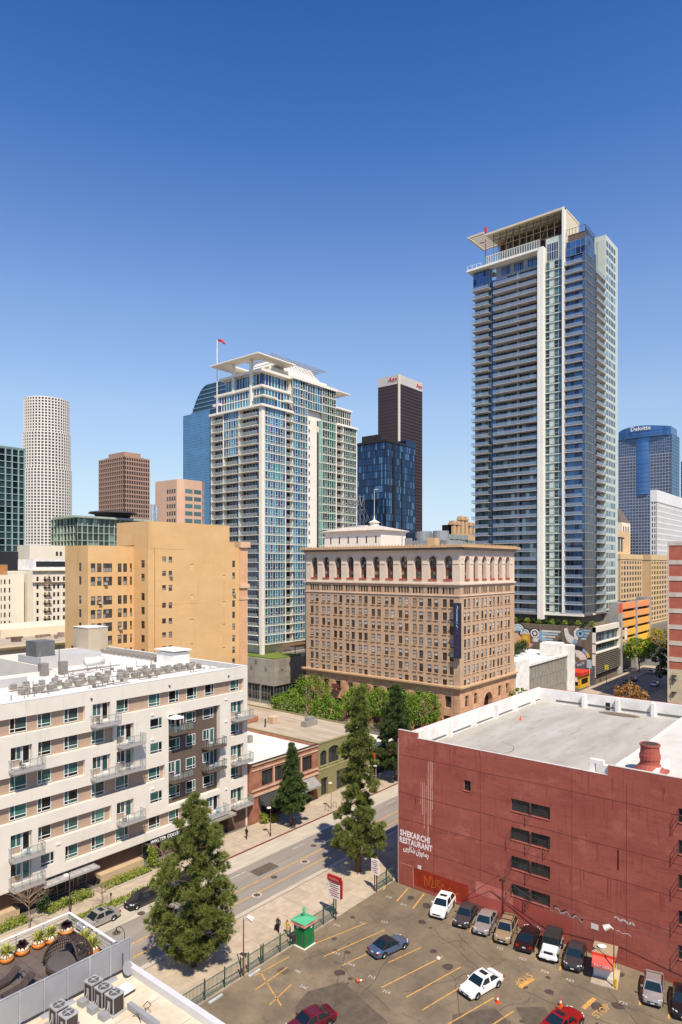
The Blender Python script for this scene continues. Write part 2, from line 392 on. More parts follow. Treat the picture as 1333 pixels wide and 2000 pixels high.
# ================================================================== red parking structure
m_red = mat('red_painted_concrete', (162, 87, 72), 0.88, 0.12, 0.3, 0.3, fine=4, col2=(146, 75, 62), stretch=(1, 0.5, 1.3), layer=[((128, 64, 56), .9, (1, .35, 1.6), .52, .68, .6), ((122, 60, 52), 2.2, (1, 1.3, .12), .54, .68, .6), ((184, 112, 96), .45, (1, .6, .8), .56, .72, .6), ((100, 54, 48), 5.0, (1, 1.6, .2), .64, .74, .5)])
m_redd = mat('red_joint', (116, 58, 54), 0.9, 0.2, 1)
m_redfade = mat('faded_red_patch', (196, 118, 102), 0.9, 0.15, 1.2, col2=(178, 92, 78))
m_rust = mat('rust_red_panel', (158, 48, 20), 0.8, 0.15, 1.2, 0.1, stretch=(1, 1, 0.4))
m_white = mat('white_paint_wall', (236, 234, 228), 0.7, 0.05, 0.5, 0.1, col2=(212, 208, 198))
m_deck = mat('roof_deck_concrete', (178, 173, 163), 0.9, 0.1, 0.16, 0.2, fine=8, col2=(158, 151, 140), stretch=(0.5, 2.0, 1), layer=[((124, 114, 100), .7, (.3, 1.2, 1), .56, .72, .6)])
m_deck2 = mat('roof_coating', (206, 200, 188), 0.85, 0.06, 0.4, 0.1)
m_capr = mat('parapet_cap', (208, 196, 186), 0.8, 0.1, 1)
m_dark = mat('dark_opening', (16, 16, 18), 0.6, 0.1, 1)
m_dglass = glass('dark_wire_glass', (44, 50, 52), 0.4, 0.1, 0.12)
m_steel = mat('dark_steel_sash', (58, 58, 58), 0.6, 0.1, 2)
m_streak = mat('limewash_streak', (206, 164, 150), 0.9, 0.2, 2.0, col2=(176, 104, 92), stretch=(1, 6, 0.3))
U0, U1, V0, V1 = 69.3, 112.4, -12.0, 47.6
red = thing('parking_structure', 'dark red painted concrete parking structure with white rooftop parapets and restaurant lettering', 'building', (U0, V0, 0))
LB, LA = V1 - V0, U1 - U0
fb = Face(red, 'B', LB)                       # local x = V1 - v
ops = []
pairs = [(27.95, 32.4, 12.75, 14.1), (27.95, 32.4, 9.55, 10.95), (27.95, 32.4, 6.35, 7.75), (27.95, 32.4, 3.35, 4.65)]
for a, b, z0, z1 in pairs:
    mid = (a + b) / 2
    ops += [(V1 - b, V1 - mid - 0.06, z0, z1), (V1 - mid + 0.06, V1 - a, z0, z1)]
ops.append((V1 - 38.3, V1 - 37.45, 13.75, 14.95))
for z0 in (15.6, 12.6, 9.3, 5.9, 2.6): ops.append((V1 - 15.4, V1 - 13.2, z0, z0 + 1.35))
for z0 in (15.6, 12.6, 9.3, 5.9, 2.6): ops.append((V1 - 8.0, V1 - 3.6, z0, z0 + 1.35))
wb = wall_mb(LB, 0, 18.75, ops, 0.28)
wb.box(0, 2.85, 0.003, 0.3, 18.75, 19.38); wb.box(V1 - 21.9, LB, 0.003, 0.3, 18.75, 19.78)
fb.put('wall', wb.mesh('red_wall', m_red))
cap = MB(); cap.box(2.85, V1 - 21.9, -0.02, 0.32, 18.752, 18.80); cap.box(-0.02, 2.85, -0.02, 0.32, 19.382, 19.43); cap.box(V1 - 21.9, LB, -0.02, 0.32, 19.782, 19.84)
fb.put('parapet_cap', cap.mesh('cap', m_capr))
side = MB(); side.box(0.001, LA, LB - 0.3, LB, 0, 18.7); side.box(LA - 0.3, LA, 0, LB - 0.3, 0, 18.7); side.box(0.3, LA - 0.3, 0, 0.3, 0, 18.7)
put('wall', side.mesh('outer_wall', m_red), red)
wp = MB(); wp.box(-0.03, 0.0, LB - 0.02, LB + 0.03, 0, 18.3)
put('corner_strip', wp.mesh('corner_strip', m_capr), red)
# roof: deck one metre and a half below the parapet, upper coated roof on the right
rf = MB(); rf.box(0.28, LA - 0.28, 33.9, LB - 0.3, 16.1, 16.35)
deck = put('roof_deck', rf.mesh('roof_deck', m_deck), red)
rf2 = MB(); rf2.box(0.29, LA - 0.3, 0.3, 33.6, 18.0, 19.05)
upper = put('upper_roof', rf2.mesh('upper_roof', m_deck2), red)
pw = MB(); pw.box(0.3, LA - 0.3, LB - 0.62, LB - 0.305, 16.35, 18.75); pw.box(LA - 0.62, LA - 0.305, 33.9, LB - 0.62, 16.35, 18.66)
pw.box(5.8, LA - 0.3, 33.6, 33.9, 17.0, 19.2)
put('parapet', pw.mesh('parapet', m_white), red)
sc_ = MB(); sc_.face([(0.31, 44.5, 16.36), (0.31, LB - .63, 16.36), (0.31, LB - .63, 19.36), (0.31, LB - 2.85, 19.36), (0.31, LB - 2.85, 18.7), (0.31, 44.5, 18.7)])
put('parapet_lining', sc_.mesh('lining', m_white), red)
slot = MB()
pil = MB().box(-0.3, 0.3, -0.45, 0, 0, 2.2).mesh('pilaster', m_white)
strip_me = MB().box(0, 5.4, -0.03, 0.02, 0, 0.2).mesh('shade_strip', mat('shade_strip_grey', (120, 116, 110), 0.6))  # grey strip: shade at the parapet foot, put in as colour
for k in range(6):
    x = 4.5 + k * 7
    put('shade_strip', strip_me, red, (x + 0.8, LB - 0.64, 16.62)); put('pilaster', pil, red, (x, LB - 0.62, 16.36))
pil2 = MB().box(-0.5, 0, -0.25, 0.25, 0, 2.1).mesh('pilaster', m_white); strip_me2 = MB().box(-0.03, 0.02, 0, 4.2, 0, 0.3).mesh('shade_strip', MATS['shade_strip_grey'])
for k in range(4):
    y = 35.0 + k * 5.4
    put('pilaster', pil2, red, (LA - 0.6, y, 16.36)); put('shade_strip', strip_me2, red, (LA - 0.64, y + 0.6, 16.7))
put('vent_opening', MB().box(-0.05, 0, 0, 0.7, 0, 1.2).mesh('vent_opening', m_dark), red, (LA - 0.6, 47.0, 16.4))
# stair head opening, white jambs, red flue
sh = MB(); sh.box(0.3, 5.8, 33.6, 33.9, 16.36, 19.3); sh.box(5.5, 5.8, 29.8, 33.6, 19.05, 19.3); sh.box(0.3, 5.8, 29.5, 29.8, 19.05, 19.85)
put('stair_wall', sh.mesh('stair_wall', m_white), red)
jb = MB(); jb.box(0.35, 0.9, 35.4, 35.85, 16.35, 20.0); jb.box(0.35, 0.9, 34.0, 34.5, 16.35, 19.6); jb.box(0.35, 0.9, 34.5, 35.4, 19.65, 20.0)
put('stair_frame', jb.mesh('stair_frame', m_white), red)
put('stair_opening', MB().box(0.95, 1.05, 34.5, 35.4, 16.36, 18.6).mesh('stair_opening', m_dark), red)
fl = MB(); fl.prism([(-1.5, -1.5), (1.5, -1.5), (1.5, 1.5), (-1.5, 1.5)], 0, 0.25)
fl.lathe(0, 0, [(1.6, 0.2), (0.95, 0.95), (0.92, 1.4), (1.0, 1.42), (1.0, 1.9), (0.93, 1.92), (0.88, 2.75), (0.98, 2.78), (0.98, 2.95)], 18)
m_flue = mat('red_flue_paint', (168, 86, 72), 0.7, 0.12, 1)
flue = put('flue', fl.mesh('flue', m_flue), red, (2.6, 18.6 - V0, 19.05))
put('flue_mouth', MB().cyl(0, 0, 2.951, 2.955, 0.8, 0.8, 18).mesh('flue_mouth', mat('flue_mouth_dark', (70, 60, 50))), flue)  # flat dark brown disc across the flue mouth
# rooftop markings: tyre rings and stall lines
ring = MB()
for cx, cy, r0 in ((6.5, 40.6 + 12 - 1.2, 2.2), (6.5, 40.6 + 12 - 1.2, 1.5), (5.6, 37.6 + 12 - 1.6, 2.0), (5.6, 37.6 + 12 - 1.6, 1.3), (10, 52, 3.2)):
    N = 40
    for k in range(N):
        a, b2 = 2 * math.pi * k / N, 2 * math.pi * (k + 1) / N
        if r0 > 3 and k < 18: continue
        f_ = lambda t, r: (cx + r * math.cos(t), cy + r * math.sin(t) * 0.9, 16.356)
        ring.face([f_(a, r0), f_(b2, r0), f_(b2, r0 + 0.1), f_(a, r0 + 0.1)])
stuff(put('tyre_marks', ring.mesh('tyre_marks', mat('tyre_rubber_mark', (104, 98, 90), 0.9)), deck))
for k in range(9): put('faded_line', sheet(8 + k * 3.6, 8.1 + k * 3.6, 53.6, 58.4, 16.357).mesh('faded_line', mat('faded_yellow', (176, 160, 118), 0.9, 0.2, 2)), deck)
put('damp_stain', MB().face([(LA - 2.6 + 1.4 * math.cos(t * .5), 45.0 + 3.2 * math.sin(t * .5), 16.355) for t in range(12)]).mesh('damp_stain', mat('damp', (120, 106, 88), 0.8, 0.2, 1)), deck)
tag(put('traffic_cone', MB().box(-.2, .2, -.2, .2, 0, .04).cyl(0, 0, .04, .7, .15, .03, 10).mesh('roof_cone', mat('cone_orange', (232, 82, 34), 0.6))), 'small orange cone alone on the grey rooftop parking deck', 'cone').location = (U0 + 27, 43.5, 16.35)
# windows: two-leaf steel sashes, some leaves hinged open
for i, o in enumerate(ops):
    x0, x1, z0, z1 = o
    w, h = x1 - x0, z1 - z0
    wn = fb.put('window', glazing(w, h, max(2, round(w / 0.75)), 2, 0.05, 0, 0.05).mesh('steel_window', [m_dglass, m_steel]), x0, z0, 0.18)
    put('sill', MB().box(-0.04, w + 0.04, -0.25, -0.12, -0.05, 0.0).mesh('sill', m_redfade), wn)
    if i in (1, 2, 3, 4, 5, 6, 7, 9, 10, 11, 12, 13):
        lf = MB(); bars(lf, 0, 0.62, 0.05, h - 0.1, 1, 2, 0.045, 0, 0.04, 0)
        for xx in ((0.02,) if i % 3 else (0.02, w - 0.1)):
            q = put('open_leaf', lf.mesh('open_leaf', m_steel), wn, (xx + 0.03, -0.2, 0)); q.rotation_euler = (0, 0, R(-78))
# panel joints, wash streaks, patches, graffiti: thin painted or recessed marks on the wall
def wl(name, pts, w, m, d=-0.003):
    b = MB()
    for (x0, z0), (x1, z1) in zip(pts, pts[1:]):
        dx, dz = x1 - x0, z1 - z0; L = math.hypot(dx, dz) or 1; nx, nz = -dz / L * w / 2, dx / L * w / 2
        b.face([(x0 - nx, d, z0 - nz), (x1 - nx, d, z1 - nz), (x1 + nx, d, z1 + nz), (x0 + nx, d, z0 + nz)])
    return fb.put(name, b.mesh(name, m))
for z in (16.3, 11.6, 8.4, 5.0):
    wl('construction_joint', [(k * 4, z + random.uniform(-.05, .05)) for k in range(0, 15)], 0.07, m_redd)
for x in (5.2, 11.4, 22.0, 27.5): wl('construction_joint', [(x, 0.3), (x, 18.2)], 0.05, m_redd)
for k, (x, z0, z1, w) in enumerate(((3.6, 9.5, 13.6, .16), (3.85, 7.9, 13.5, .1), (4.4, 5.4, 16.3, .14), (4.75, 8.6, 16.3, .18), (5.0, 10.5, 16.2, .1), (4.1, 9.8, 13.2, .08), (3.3, 10.8, 13.4, .1))):
    wl('wash_streak', [(x, z0), (x + .03, z1)], w, m_streak)
m_drk = mat('dark_run_stain', (156, 74, 66), 0.9, 0.2, 1.5, stretch=(1, 5, .4))
for k in range(60):
    x = random.uniform(0.5, 44)
    if 9.0 < x < 10.4 or 15.0 < x < 19.9 or 32 < x < 34.6 or x > 39.4: continue
    z1 = random.choice((18.6, 18.5, 16.2, 11.5, 8.3)); wl('run_stain', [(x, z1 - random.uniform(.5, 2.3)), (x, z1)], random.uniform(.06, .2), m_drk, -0.0025)
def panel(name, x0, x1, z0, z1, m, d=-0.004): return fb.put(name, MB().face([(x0, d, z0), (x1, d, z0), (x1, d, z1), (x0, d, z1)]).mesh(name, m))
panel('painted_panel', 2.35, 9.85, 0.55, 2.75, m_rust)
panel('painted_panel', 10.8, 15.4, 2.2, 3.6, m_redfade); panel('painted_panel', 9.95, 15.4, 0.9, 2.2, mat('fresh_red', (180, 86, 74), 0.85, .08))
panel('painted_panel', 15.5, 22.0, 1.0, 3.0, mat('fresh_red2', (164, 76, 64), 0.85, .08))
wl('painted_pipe', [(0.2, 2.75), (2.2, 2.75), (2.3, 0.2)], 0.14, mat('salmon_pipe', (206, 132, 114)), -0.02)
wl('graffiti', [(3.9, 1.0), (3.9, 2.2), (4.5, 1.1), (4.6, 2.2), (4.9, 2.2), (5.1, 1.6), (4.8, 1.0), (5.5, 1.2), (5.4, 2.1), (6.0, 2.1), (5.6, 1.6), (6.2, 1.1), (6.4, 1.9), (7.0, 1.2), (7.4, 1.8), (8.0, 1.2), (8.8, 1.5)], 0.06, mat('orange_graffiti', (214, 120, 44)), -0.008)
wl('graffiti', [(20.0 + k * .32, 3.6 + .25 * math.sin(k * 1.9) - k * .03) for k in range(11)], 0.12, mat('black_graffiti', (52, 40, 40)), -0.008)
wl('graffiti', [(20.2 + k * .32, 3.45 + .25 * math.sin(k * 1.9 + .5) - k * .03) for k in range(10)], 0.07, mat('white_graffiti', (206, 196, 194)), -0.009)
wl('graffiti', [(26.3 + k * .28, 4.6 + .16 * math.sin(k * 2.3) - k * .02) for k in range(8)], 0.16, MATS['white_graffiti'], -0.008)
wl('graffiti', [(26.5 + k * .28, 3.3 + .1 * math.sin(k * 2.1)) for k in range(6)], 0.07, MATS['white_graffiti'], -0.008)
for x, z, w, h in ((2.9, 2.75, .5, .45), (24.0, 2.7, .75, .55)): fb.put('notice_board', MB().box(0, w, -.03, -.001, 0, h).mesh('notice', mat('notice_white', (222, 216, 210))), x, z)
serif = mat('white_letter_paint', (238, 228, 222), 0.7, 0.04)
t1 = text_mesh('letters', 'SHEKARCHI', 0.92, serif, 0.004, 'LEFT', bold=.035, spacing=1.12); t2 = text_mesh('letters', 'RESTAURANT', 0.92, serif, 0.004, 'LEFT', bold=.035, spacing=1.12)
for me, x, z, wt in ((t1, 0.28, 6.05, 4.35), (t2, 0.2, 5.15, 4.75)):
    xs = [v.co.x for v in me.vertices]; k = wt / (max(xs) - min(xs)); me.transform(Matrix.Diagonal((k, 1, 1.08, 1)))
    fb.put('painted_letters', me, x, z, -0.012)
ar = text_mesh('letters', ''.join(reversed('\ufeae\uFEB3\uFE98\uFEEE\ufeae\ufe8d\ufee5 \ufeb7\ufedc\ufe8e\ufead\ufb7c\ufbfd'.replace('\ufeae\uFEB3', '\ufead\uFEB3', 1))), 0.85, serif, 0.004, 'LEFT', bold=.03)
xs = [v.co.x for v in ar.vertices]
if xs:
    k = 3.7 / (max(xs) - min(xs)); ar.transform(Matrix.Diagonal((k, 1, 1.1, 1))); fb.put('painted_letters', ar, 0.75, 4.3, -0.012)
# overhead service wires along the wall
wr = MB()
wr.tube([(9.4, -0.2, 1.2), (14.2, -1.0, 5.6), (18.6, -0.2, 1.0)], 0.025, 4); wr.tube([(14.2, -1.0, 5.6), (20.5, -0.9, 3.3), (28.9, -1.2, 4.9), (38, -.8, 2.6)], 0.022, 4)
fb.put('cable', wr.mesh('cable', m_steel))
# ================================================================== white apartment block across the street
m_stucco = mat('white_stucco', (222, 214, 200), 0.85, 0.035, 0.35, 0.12, fine=14, layer=[((196, 186, 170), 1.4, (1, 1, .12), .56, .72, .5), ((206, 196, 180), .3, (1, 1, 1), .55, .7, .5)])
m_taupe = mat('taupe_stucco', (178, 152, 130), 0.85, 0.05, 0.5, 0.12, fine=14)
m_brown = mat('dark_brown_stucco', (98, 84, 74), 0.85, 0.06, 0.5, 0.12)
m_base = mat('brown_base_tile', (112, 88, 74), 0.8, 0.1, 0.8, 0.1)
m_vinyl = mat('white_vinyl', (236, 234, 230), 0.5, 0.03)
m_tglass = glass('teal_glass', (74, 118, 110), 0.6, 0.2, 0.05, tint=((28, 32, 34), 0.74))
m_grey = mat('grey_balcony_paint', (168, 165, 162), 0.6, 0.05)
m_rail = mat('rail_metal', (176, 172, 168), 0.4, 0.05, metal=0.5)
m_drail = mat('dark_rail', (74, 66, 60), 0.5, 0.05, metal=0.4)
m_roofw = mat('white_roof_membrane', (226, 224, 218), 0.8, 0.05, 0.25, 0.08, col2=(204, 200, 192), layer=[((176, 168, 154), .5, (1, 1, 1), .56, .7, .55), ((150, 142, 130), 2.5, (1, 1, 1), .64, .74, .5)])
m_gpar = mat('grey_parapet_lining', (186, 184, 180), 0.8, 0.06, 0.4)
def clearglass(name, col, alpha):
    m = bpy.data.materials.new(name); m.use_nodes = True; b = m.node_tree.nodes['Principled BSDF']
    b.inputs['Base Color'].default_value = (*lin(col), 1); b.inputs['Roughness'].default_value = 0.05; b.inputs['Alpha'].default_value = alpha
    MATS[name] = m; return m
m_railglass = clearglass('rail_glass', (150, 168, 166), 0.28); m_rail2 = clearglass('blue_rail_glass', (150, 172, 196), 0.42)
AU0, AU1, AV = 26.0, 70.15, 76.3
apt = thing('apartment_building', 'white stucco apartment block with taupe window bands, grey balconies and rows of roof condensers', 'building', (AU0, AV, 0))
LA, LB = AU1 - AU0, 42.0
fa = Face(apt, 'A', LA)
hd = [22.75 - 3.3 * k for k in range(6)]
X = lambda u: u - AU0
bands = []          # (u0,u1,row) recessed taupe bands
doors = []          # (u0,u1,row, slab u0,u1, style) French door units with balconies
punch = []          # small windows set straight in the white wall
for r, lst in enumerate(([(AU0 + .5, 43.3), (47.6, 69.45)], [(37.45, 47.3)], [(AU0 + .5, 43.3)], [(AU0 + .5, 55.0)], [(37.45, 46.9)], [(40.75, 61.5)])):
    bands += [(a, b, r) for a, b in lst]
for u0, u1, r in ((44.3, 46.75, 0), (34.3, 36.75, 1), (47.65, 50.15, 1), (44.3, 46.75, 2), (47.65, 50.15, 2), (34.3, 36.75, 4), (47.65, 50.15, 4), (34.3, 36.75, 5), (62.2, 64.7, 5), (66.8, 69.4, 1), (66.8, 69.4, 3), (66.8, 69.4, 5), (28.0, 30.4, 1), (28.0, 30.4, 4)):
    doors.append((u0, u1, r))
for u0, u1, r in ((52.6, 54.6, 1), (52.6, 54.6, 2), (52.6, 54.6, 4), (37.7, 39.4, 5)): punch.append((u0, u1, r))
rightw = [(66.8, 69.4, 2), (66.8, 69.4, 4)]
DK = (55.6, 64.7, 6.95, 19.45)
ops = [(X(a), X(b), hd[r] - 1.92, hd[r], 0.5) for a, b, r in bands]
ops += [(X(a), X(b), hd[r] - 2.35, hd[r], 0.45) for a, b, r in doors]
ops += [(X(a), X(b), hd[r] - 1.5, hd[r], 0.1) for a, b, r in punch]
ops += [(X(a), X(b), hd[r] - 1.92, hd[r], 0.45) for a, b, r in rightw]
ops += [(X(DK[0]), X(DK[1]), DK[2], DK[3], 0.75)]
wb = wall_mb(LA, 3.35, 24.55, ops, 0.5, back=False)
wall = fa.put('wall', wb.mesh('apartment_wall', m_stucco))
bk = MB()
for a, b, r in bands + rightw: bk.face([(X(a), 0.499, hd[r] - 1.92), (X(b), 0.499, hd[r] - 1.92), (X(b), 0.499, hd[r]), (X(a), 0.499, hd[r])])
for a, b, r in doors: bk.face([(X(a), 0.449, hd[r] - 2.35), (X(b), 0.449, hd[r] - 2.35), (X(b), 0.449, hd[r]), (X(a), 0.449, hd[r])])
fa.put('recess_wall', bk.mesh('recess_wall', m_taupe))
dk = MB(); dk.face([(X(DK[0]), 0.749, DK[2]), (X(DK[1]), 0.749, DK[2]), (X(DK[1]), 0.749, DK[3]), (X(DK[0]), 0.749, DK[3])])
dk.box(X(DK[0]) - .003, X(DK[0]) + .01, 0.02, 0.748, DK[2], DK[3])
fa.put('dark_bay_wall', dk.mesh('dark_bay', m_brown))
sl = MB()
for k in range(5): sl.box(0, LA, -0.012, 0.0, 24.55 - 0.0 - 3.3 * k - 20, 24.56 - 3.3 * k - 20)
shell = MB(); shell.box(X(50), LA, LB - 0.3, LB, 0, 24.55); shell.box(0, 0.3, 0.01, 20.1, 3.35, 24.55); shell.box(0, X(50), 20.1, 20.4, 0, 24.4); shell.box(X(49.7), X(50), 20.4, LB - .3, 0, 24.55); shell.box(LA - 0.3, LA, 0.01, LB - 0.3, 0, 24.55)
shell.box(0.3, LA - .3, 0.76, 20, 3.36, 3.4); shell.box(0.02, LA - 0.02, -0.0, 0.5, 3.30, 3.36)
put('wall', shell.mesh('outer_wall', m_stucco), apt)
cp = MB(); cp.box(0, LA + .03, -0.03, 0.32, 24.552, 24.60); cp.box(LA - .32, LA + .03, 0.32, LB, 24.552, 24.60)
put('parapet_cap', cp.mesh('cap', m_vinyl), apt)
roof = put('roof', MB().box(0.3, X(50), 0.3, 20.1, 23.4, 23.75).box(X(50), LA - .3, 0.3, LB - .3, 23.4, 23.75).mesh('roof', m_roofw), apt)
pl = MB(); pl.box(LA - .33, LA - .301, 0.33, LB - .3, 23.76, 24.54)
put('parapet_lining', pl.mesh('lining', m_gpar), apt)
def apt_window(u0, u1, ztop, zbot, d, flip=False, parent=fa):
    w, h = u1 - u0, ztop - zbot
    b = MB(); t = 0.06
    xs = [0, w * (0.3 if not flip else 0.7), w]; zl = h * 0.24
    for x in (0, xs[1] - t / 2, w - t): b.box(x, x + t, -0.06, 0, 0, h)
    for z in (0, zl, h - t): b.box(t, w - t, -0.056, 0, z, z + t)
    wn = parent.put('window', b.mesh('window_frame', m_vinyl), X(u0), zbot, d)
    for i in range(2):
        for j in range(2):
            z0, z1 = ((0, zl), (zl, h))[j]
            put('pane', MB().face([(xs[i], -.02, z0), (xs[i + 1], -.02, z0), (xs[i + 1], -.02, z1), (xs[i], -.02, z1)]).mesh('pane', m_tglass), wn)
    return wn
cols = [(34.35, 36.3), (37.55, 39.2), (40.8, 42.6), (44.35, 46.15), (47.7, 49.6), (52.65, 54.5), (55.9, 57.6), (58.95, 60.75), (62.2, 63.9), (67.0, 68.75), (28.0, 30.0), (31.2, 32.8)]
for a, b, r in bands:
    for i, (c0, c1) in enumerate(cols):
        if c0 >= a - .1 and c1 <= b + .1: apt_window(c0, c1, hd[r] - 0.08, hd[r] - 1.75, 0.498, 4 <= i < 10)
for a, b, r in rightw: apt_window(67.0, 68.7, hd[r] - .08, hd[r] - 1.75, 0.498, True)
for a, b, r in punch: apt_window(a + .02, b - .02, hd[r] - .03, hd[r] - 1.48, 0.1, True)
# French doors + balconies
def balcony(u0, u1, zf, dark=False, depth=1.35, d0=0.0):
    w = u1 - u0; mt = m_brown if dark else m_grey; rm = m_drail if dark else m_rail
    b = MB().box(0, w, -depth, d0, -0.32, 0.0)
    bo = fa.put('balcony', b.mesh('balcony_slab', mt), X(u0), zf, 0)
    rl = MB()
    for x in [w * k / 4 for k in range(5)]: rl.box(x - .025 if x > .03 else 0, x + .025 if x < w - .03 else w, -depth, -depth + .05, 0, 1.07)
    rl.box(0, w, -depth - .01, -depth + .06, 1.03, 1.08); rl.box(0, w, -depth + .005, -depth + .04, .1, .14)
    for x in (0, w - .05): rl.box(x, x + .05, -depth, 0, 1.03, 1.08); rl.box(x, x + .05, -depth / 2, -depth / 2 + .05, 0, 1.03)
    ro = put('railing', rl.mesh('railing', rm), bo)
    gl = MB(); gl.face([(0, -depth + .02, .12), (w, -depth + .02, .12), (w, -depth + .02, 1.0), (0, -depth + .02, 1.0)])
    for x in (.02, w - .02): gl.face([(x, -depth, .12), (x, 0, .12), (x, 0, 1.0), (x, -depth, 1.0)])
    put('rail_glass', gl.mesh('rail_glass', m_railglass), ro)
    br = MB(); br.prism([(w - .12, -depth), (w, -depth), (w, 0), (w - .12, 0)], -.36, -.321)
    return bo
def door_unit(u0, u1, r, d, dark=False):
    zf = hd[r] - 2.34; w = (u1 - u0)
    b = MB(); t = .075; h = 2.26
    for x in (0, w * .28, w * .54 - t, w * .58, w * .9): b.box(x, x + t, -.06, 0, 0.75 if x < w * .5 else 0, h)
    b.box(0, w * .54, -.056, 0, h - t, h); b.box(0, w * .54, -.056, 0, .75, .75 + t); b.box(w * .58, w * .9 + t, -.056, 0, h - t, h); b.box(w * .58, w * .9 + t, -.056, 0, 0, .2)
    o = fa.put('door', b.mesh('door_frame', m_vinyl), X(u0) + .05, zf, d)
    for x0, x1, z0 in ((0, w * .28, .75), (w * .28, w * .54, .75), (w * .58, w * .9, 0)):
        put('pane', MB().face([(x0, -.02, z0), (x1, -.02, z0), (x1, -.02, h), (x0, -.02, h)]).mesh('pane', m_tglass), o)
    return o
balc = []
for a, b, r in doors:
    door_unit(a, b, r, 0.44)
    wide = (34.05, 37.65) if a == 34.3 else (44.0, 47.5) if a == 44.3 else (47.6, 51.1) if a == 47.65 else (66.75, 70.2) if a == 66.8 else (62.0, 65.3) if a == 62.2 else (27.6, 31)
    balc.append((balcony(*wide, hd[r] - 2.42), wide, hd[r] - 2.42))
for c, rows in (((55.75, 58.2), ((1, 'b'), (2, 'w'), (3, 'b'), (4, 'w'))), ((58.95, 60.9), ((1, 'w'), (2, 'w'), (3, 'w'), (4, 'w'))), ((62.0, 64.2), ((1, 'w'), (2, 'b'), (3, 'b'), (4, 'w')))):
    for r, t in rows:
        if t == 'w': apt_window(c[0] + .1, c[1] - .2, hd[r] - .25 if r > 1 else hd[r] - .3, hd[r] - 1.85, 0.748, True)
        else:
            door_unit(c[0], c[1], r, 0.74)
            wide = (55.65, 59.1) if c[0] < 57 else (61.8, 65.2)
            balc.append((balcony(*wide, hd[r] - 2.42, True, 0.95, .74), wide, hd[r] - 2.42))
# small downlights and dryer vents on the white walls
vt = MB().box(0, .45, -.12, 0, 0, .22).mesh('vent_hood', m_vinyl); dl = MB().box(0, .2, -.16, 0, 0, .2).mesh('wall_lamp', m_steel)
for u, z in ((52.75, 19.9), (52.75, 16.6), (52.75, 10.0), (65.6, 20.0), (65.6, 16.7), (65.6, 10.1), (65.6, 6.6), (39.6, 6.8)): fa.put('vent_hood', vt, X(u), z)
for u in (44.0, 55.6, 66.2): fa.put('wall_lamp', dl, X(u), 23.4)
# ground floor: recessed brown base, storefronts, canopies, garage mouth
gb = MB(); gb.box(0, X(60.0), 1.3, 1.6, 0, 3.4); gb.box(X(60.0), X(60.5), .3, 1.6, 0, 3.4); gb.box(X(66.4), LA, 0.12, 1.6, 0, 3.36)
fa.put('base_wall', gb.mesh('base_wall', m_base))
fa.put('garage_interior', MB().box(X(60.5), X(66.4), 4, 4.1, 0, 3.4).mesh('garage_interior', m_dark))
cn = MB().box(X(59.6), X(66.5), -1.6, .1, 3.0, 3.34)
fa.put('garage_canopy', cn.mesh('garage_canopy', mat('canopy_concrete', (150, 142, 132), .9, .1)))
def storefront(u0, u1, n, h=2.7, z=.15):
    o = fa.put('storefront', glazing(u1 - u0, h, n, 2, .08, 0, .08, zs=[0, h * .75, h]).mesh('storefront', [m_dglass, m_rail]), X(u0), z, 1.22); return o
storefront(38.2, 42.5, 4); storefront(43.0, 44.2, 1); storefront(52.2, 59.5, 7)
aw = MB(); aw.box(X(37.6), X(44.6), -1.1, 1.3, 2.75, 2.86); aw.box(X(37.6), X(44.6), -1.18, -1.1, 2.7, 2.95)
for k in range(8): aw.box(X(37.7) + k * .97, X(37.7) + .06 + k * .97, -1.1, 1.3, 2.87, 2.95)
fa.put('canopy', aw.mesh('canopy', m_grey))
aw2 = MB().box(X(52.0), X(59.6), -.6, 1.3, 2.72, 2.84); cno = fa.put('canopy', aw2.mesh('canopy', m_steel))
st = text_mesh('sign', 'WALTER COLLECTION', .62, m_vinyl, .03, 'LEFT'); put('sign_letters', st, cno, (X(52.3), -.62, 2.86))
fa.put('planter_wall', MB().box(X(45.5), X(51.8), 0.2, 1.2, 0, 1.0).mesh('planter_wall', mat('tan_plaster', (196, 170, 134), .9, .06)))
fa.put('planter_wall', MB().box(X(30), X(35.4), 0.2, 1.2, 0, 1.0).mesh('planter_wall', MATS['tan_plaster']))
# roof furniture: parapets, stair heads, tank
put('roof_screen', MB().box(X(30), X(43), 14.4, 14.7, 23.76, 24.9).mesh('roof_screen', m_gpar), apt); ph = MB(); ph.box(X(50.3), X(61), 26, 33, 23.76, 25.6)
put('roof_room', ph.mesh('roof_room', m_gpar), apt)
put('roof_access', MB().box(X(66.6), X(71.8) - 2, 13.8, 18.4, 23.76, 25.7).box(X(66.3), X(71.9) - 1.9, 13.4, 18.7, 25.95, 26.15).mesh('roof_access', m_white), apt)
lift = put('lift_tower', MB().box(X(65.6), X(69.6), 38.2, 43.5, 22, 28.4).mesh('lift_tower', mat('beige_lift_tower', (186, 172, 148), .85, .05)), apt)
put('lift_roof', MB().box(X(65.5), X(69.7), 38.1, 43.6, 28.4, 28.5).mesh('lift_roof', m_roofw), lift)
put('dark_roof_shed', MB().box(X(50.4), X(53.4), 27, 30.5, 25.6, 28.0).mesh('dark_roof_shed', mat('dark_grey_metal', (108, 108, 106), .6)), apt)
tk = MB(); tk.tube([(X(55), 20.5, 24.9), (X(58), 20.5, 24.9)], .7, 14); put('tank', tk.mesh('tank', m_white, True), apt)
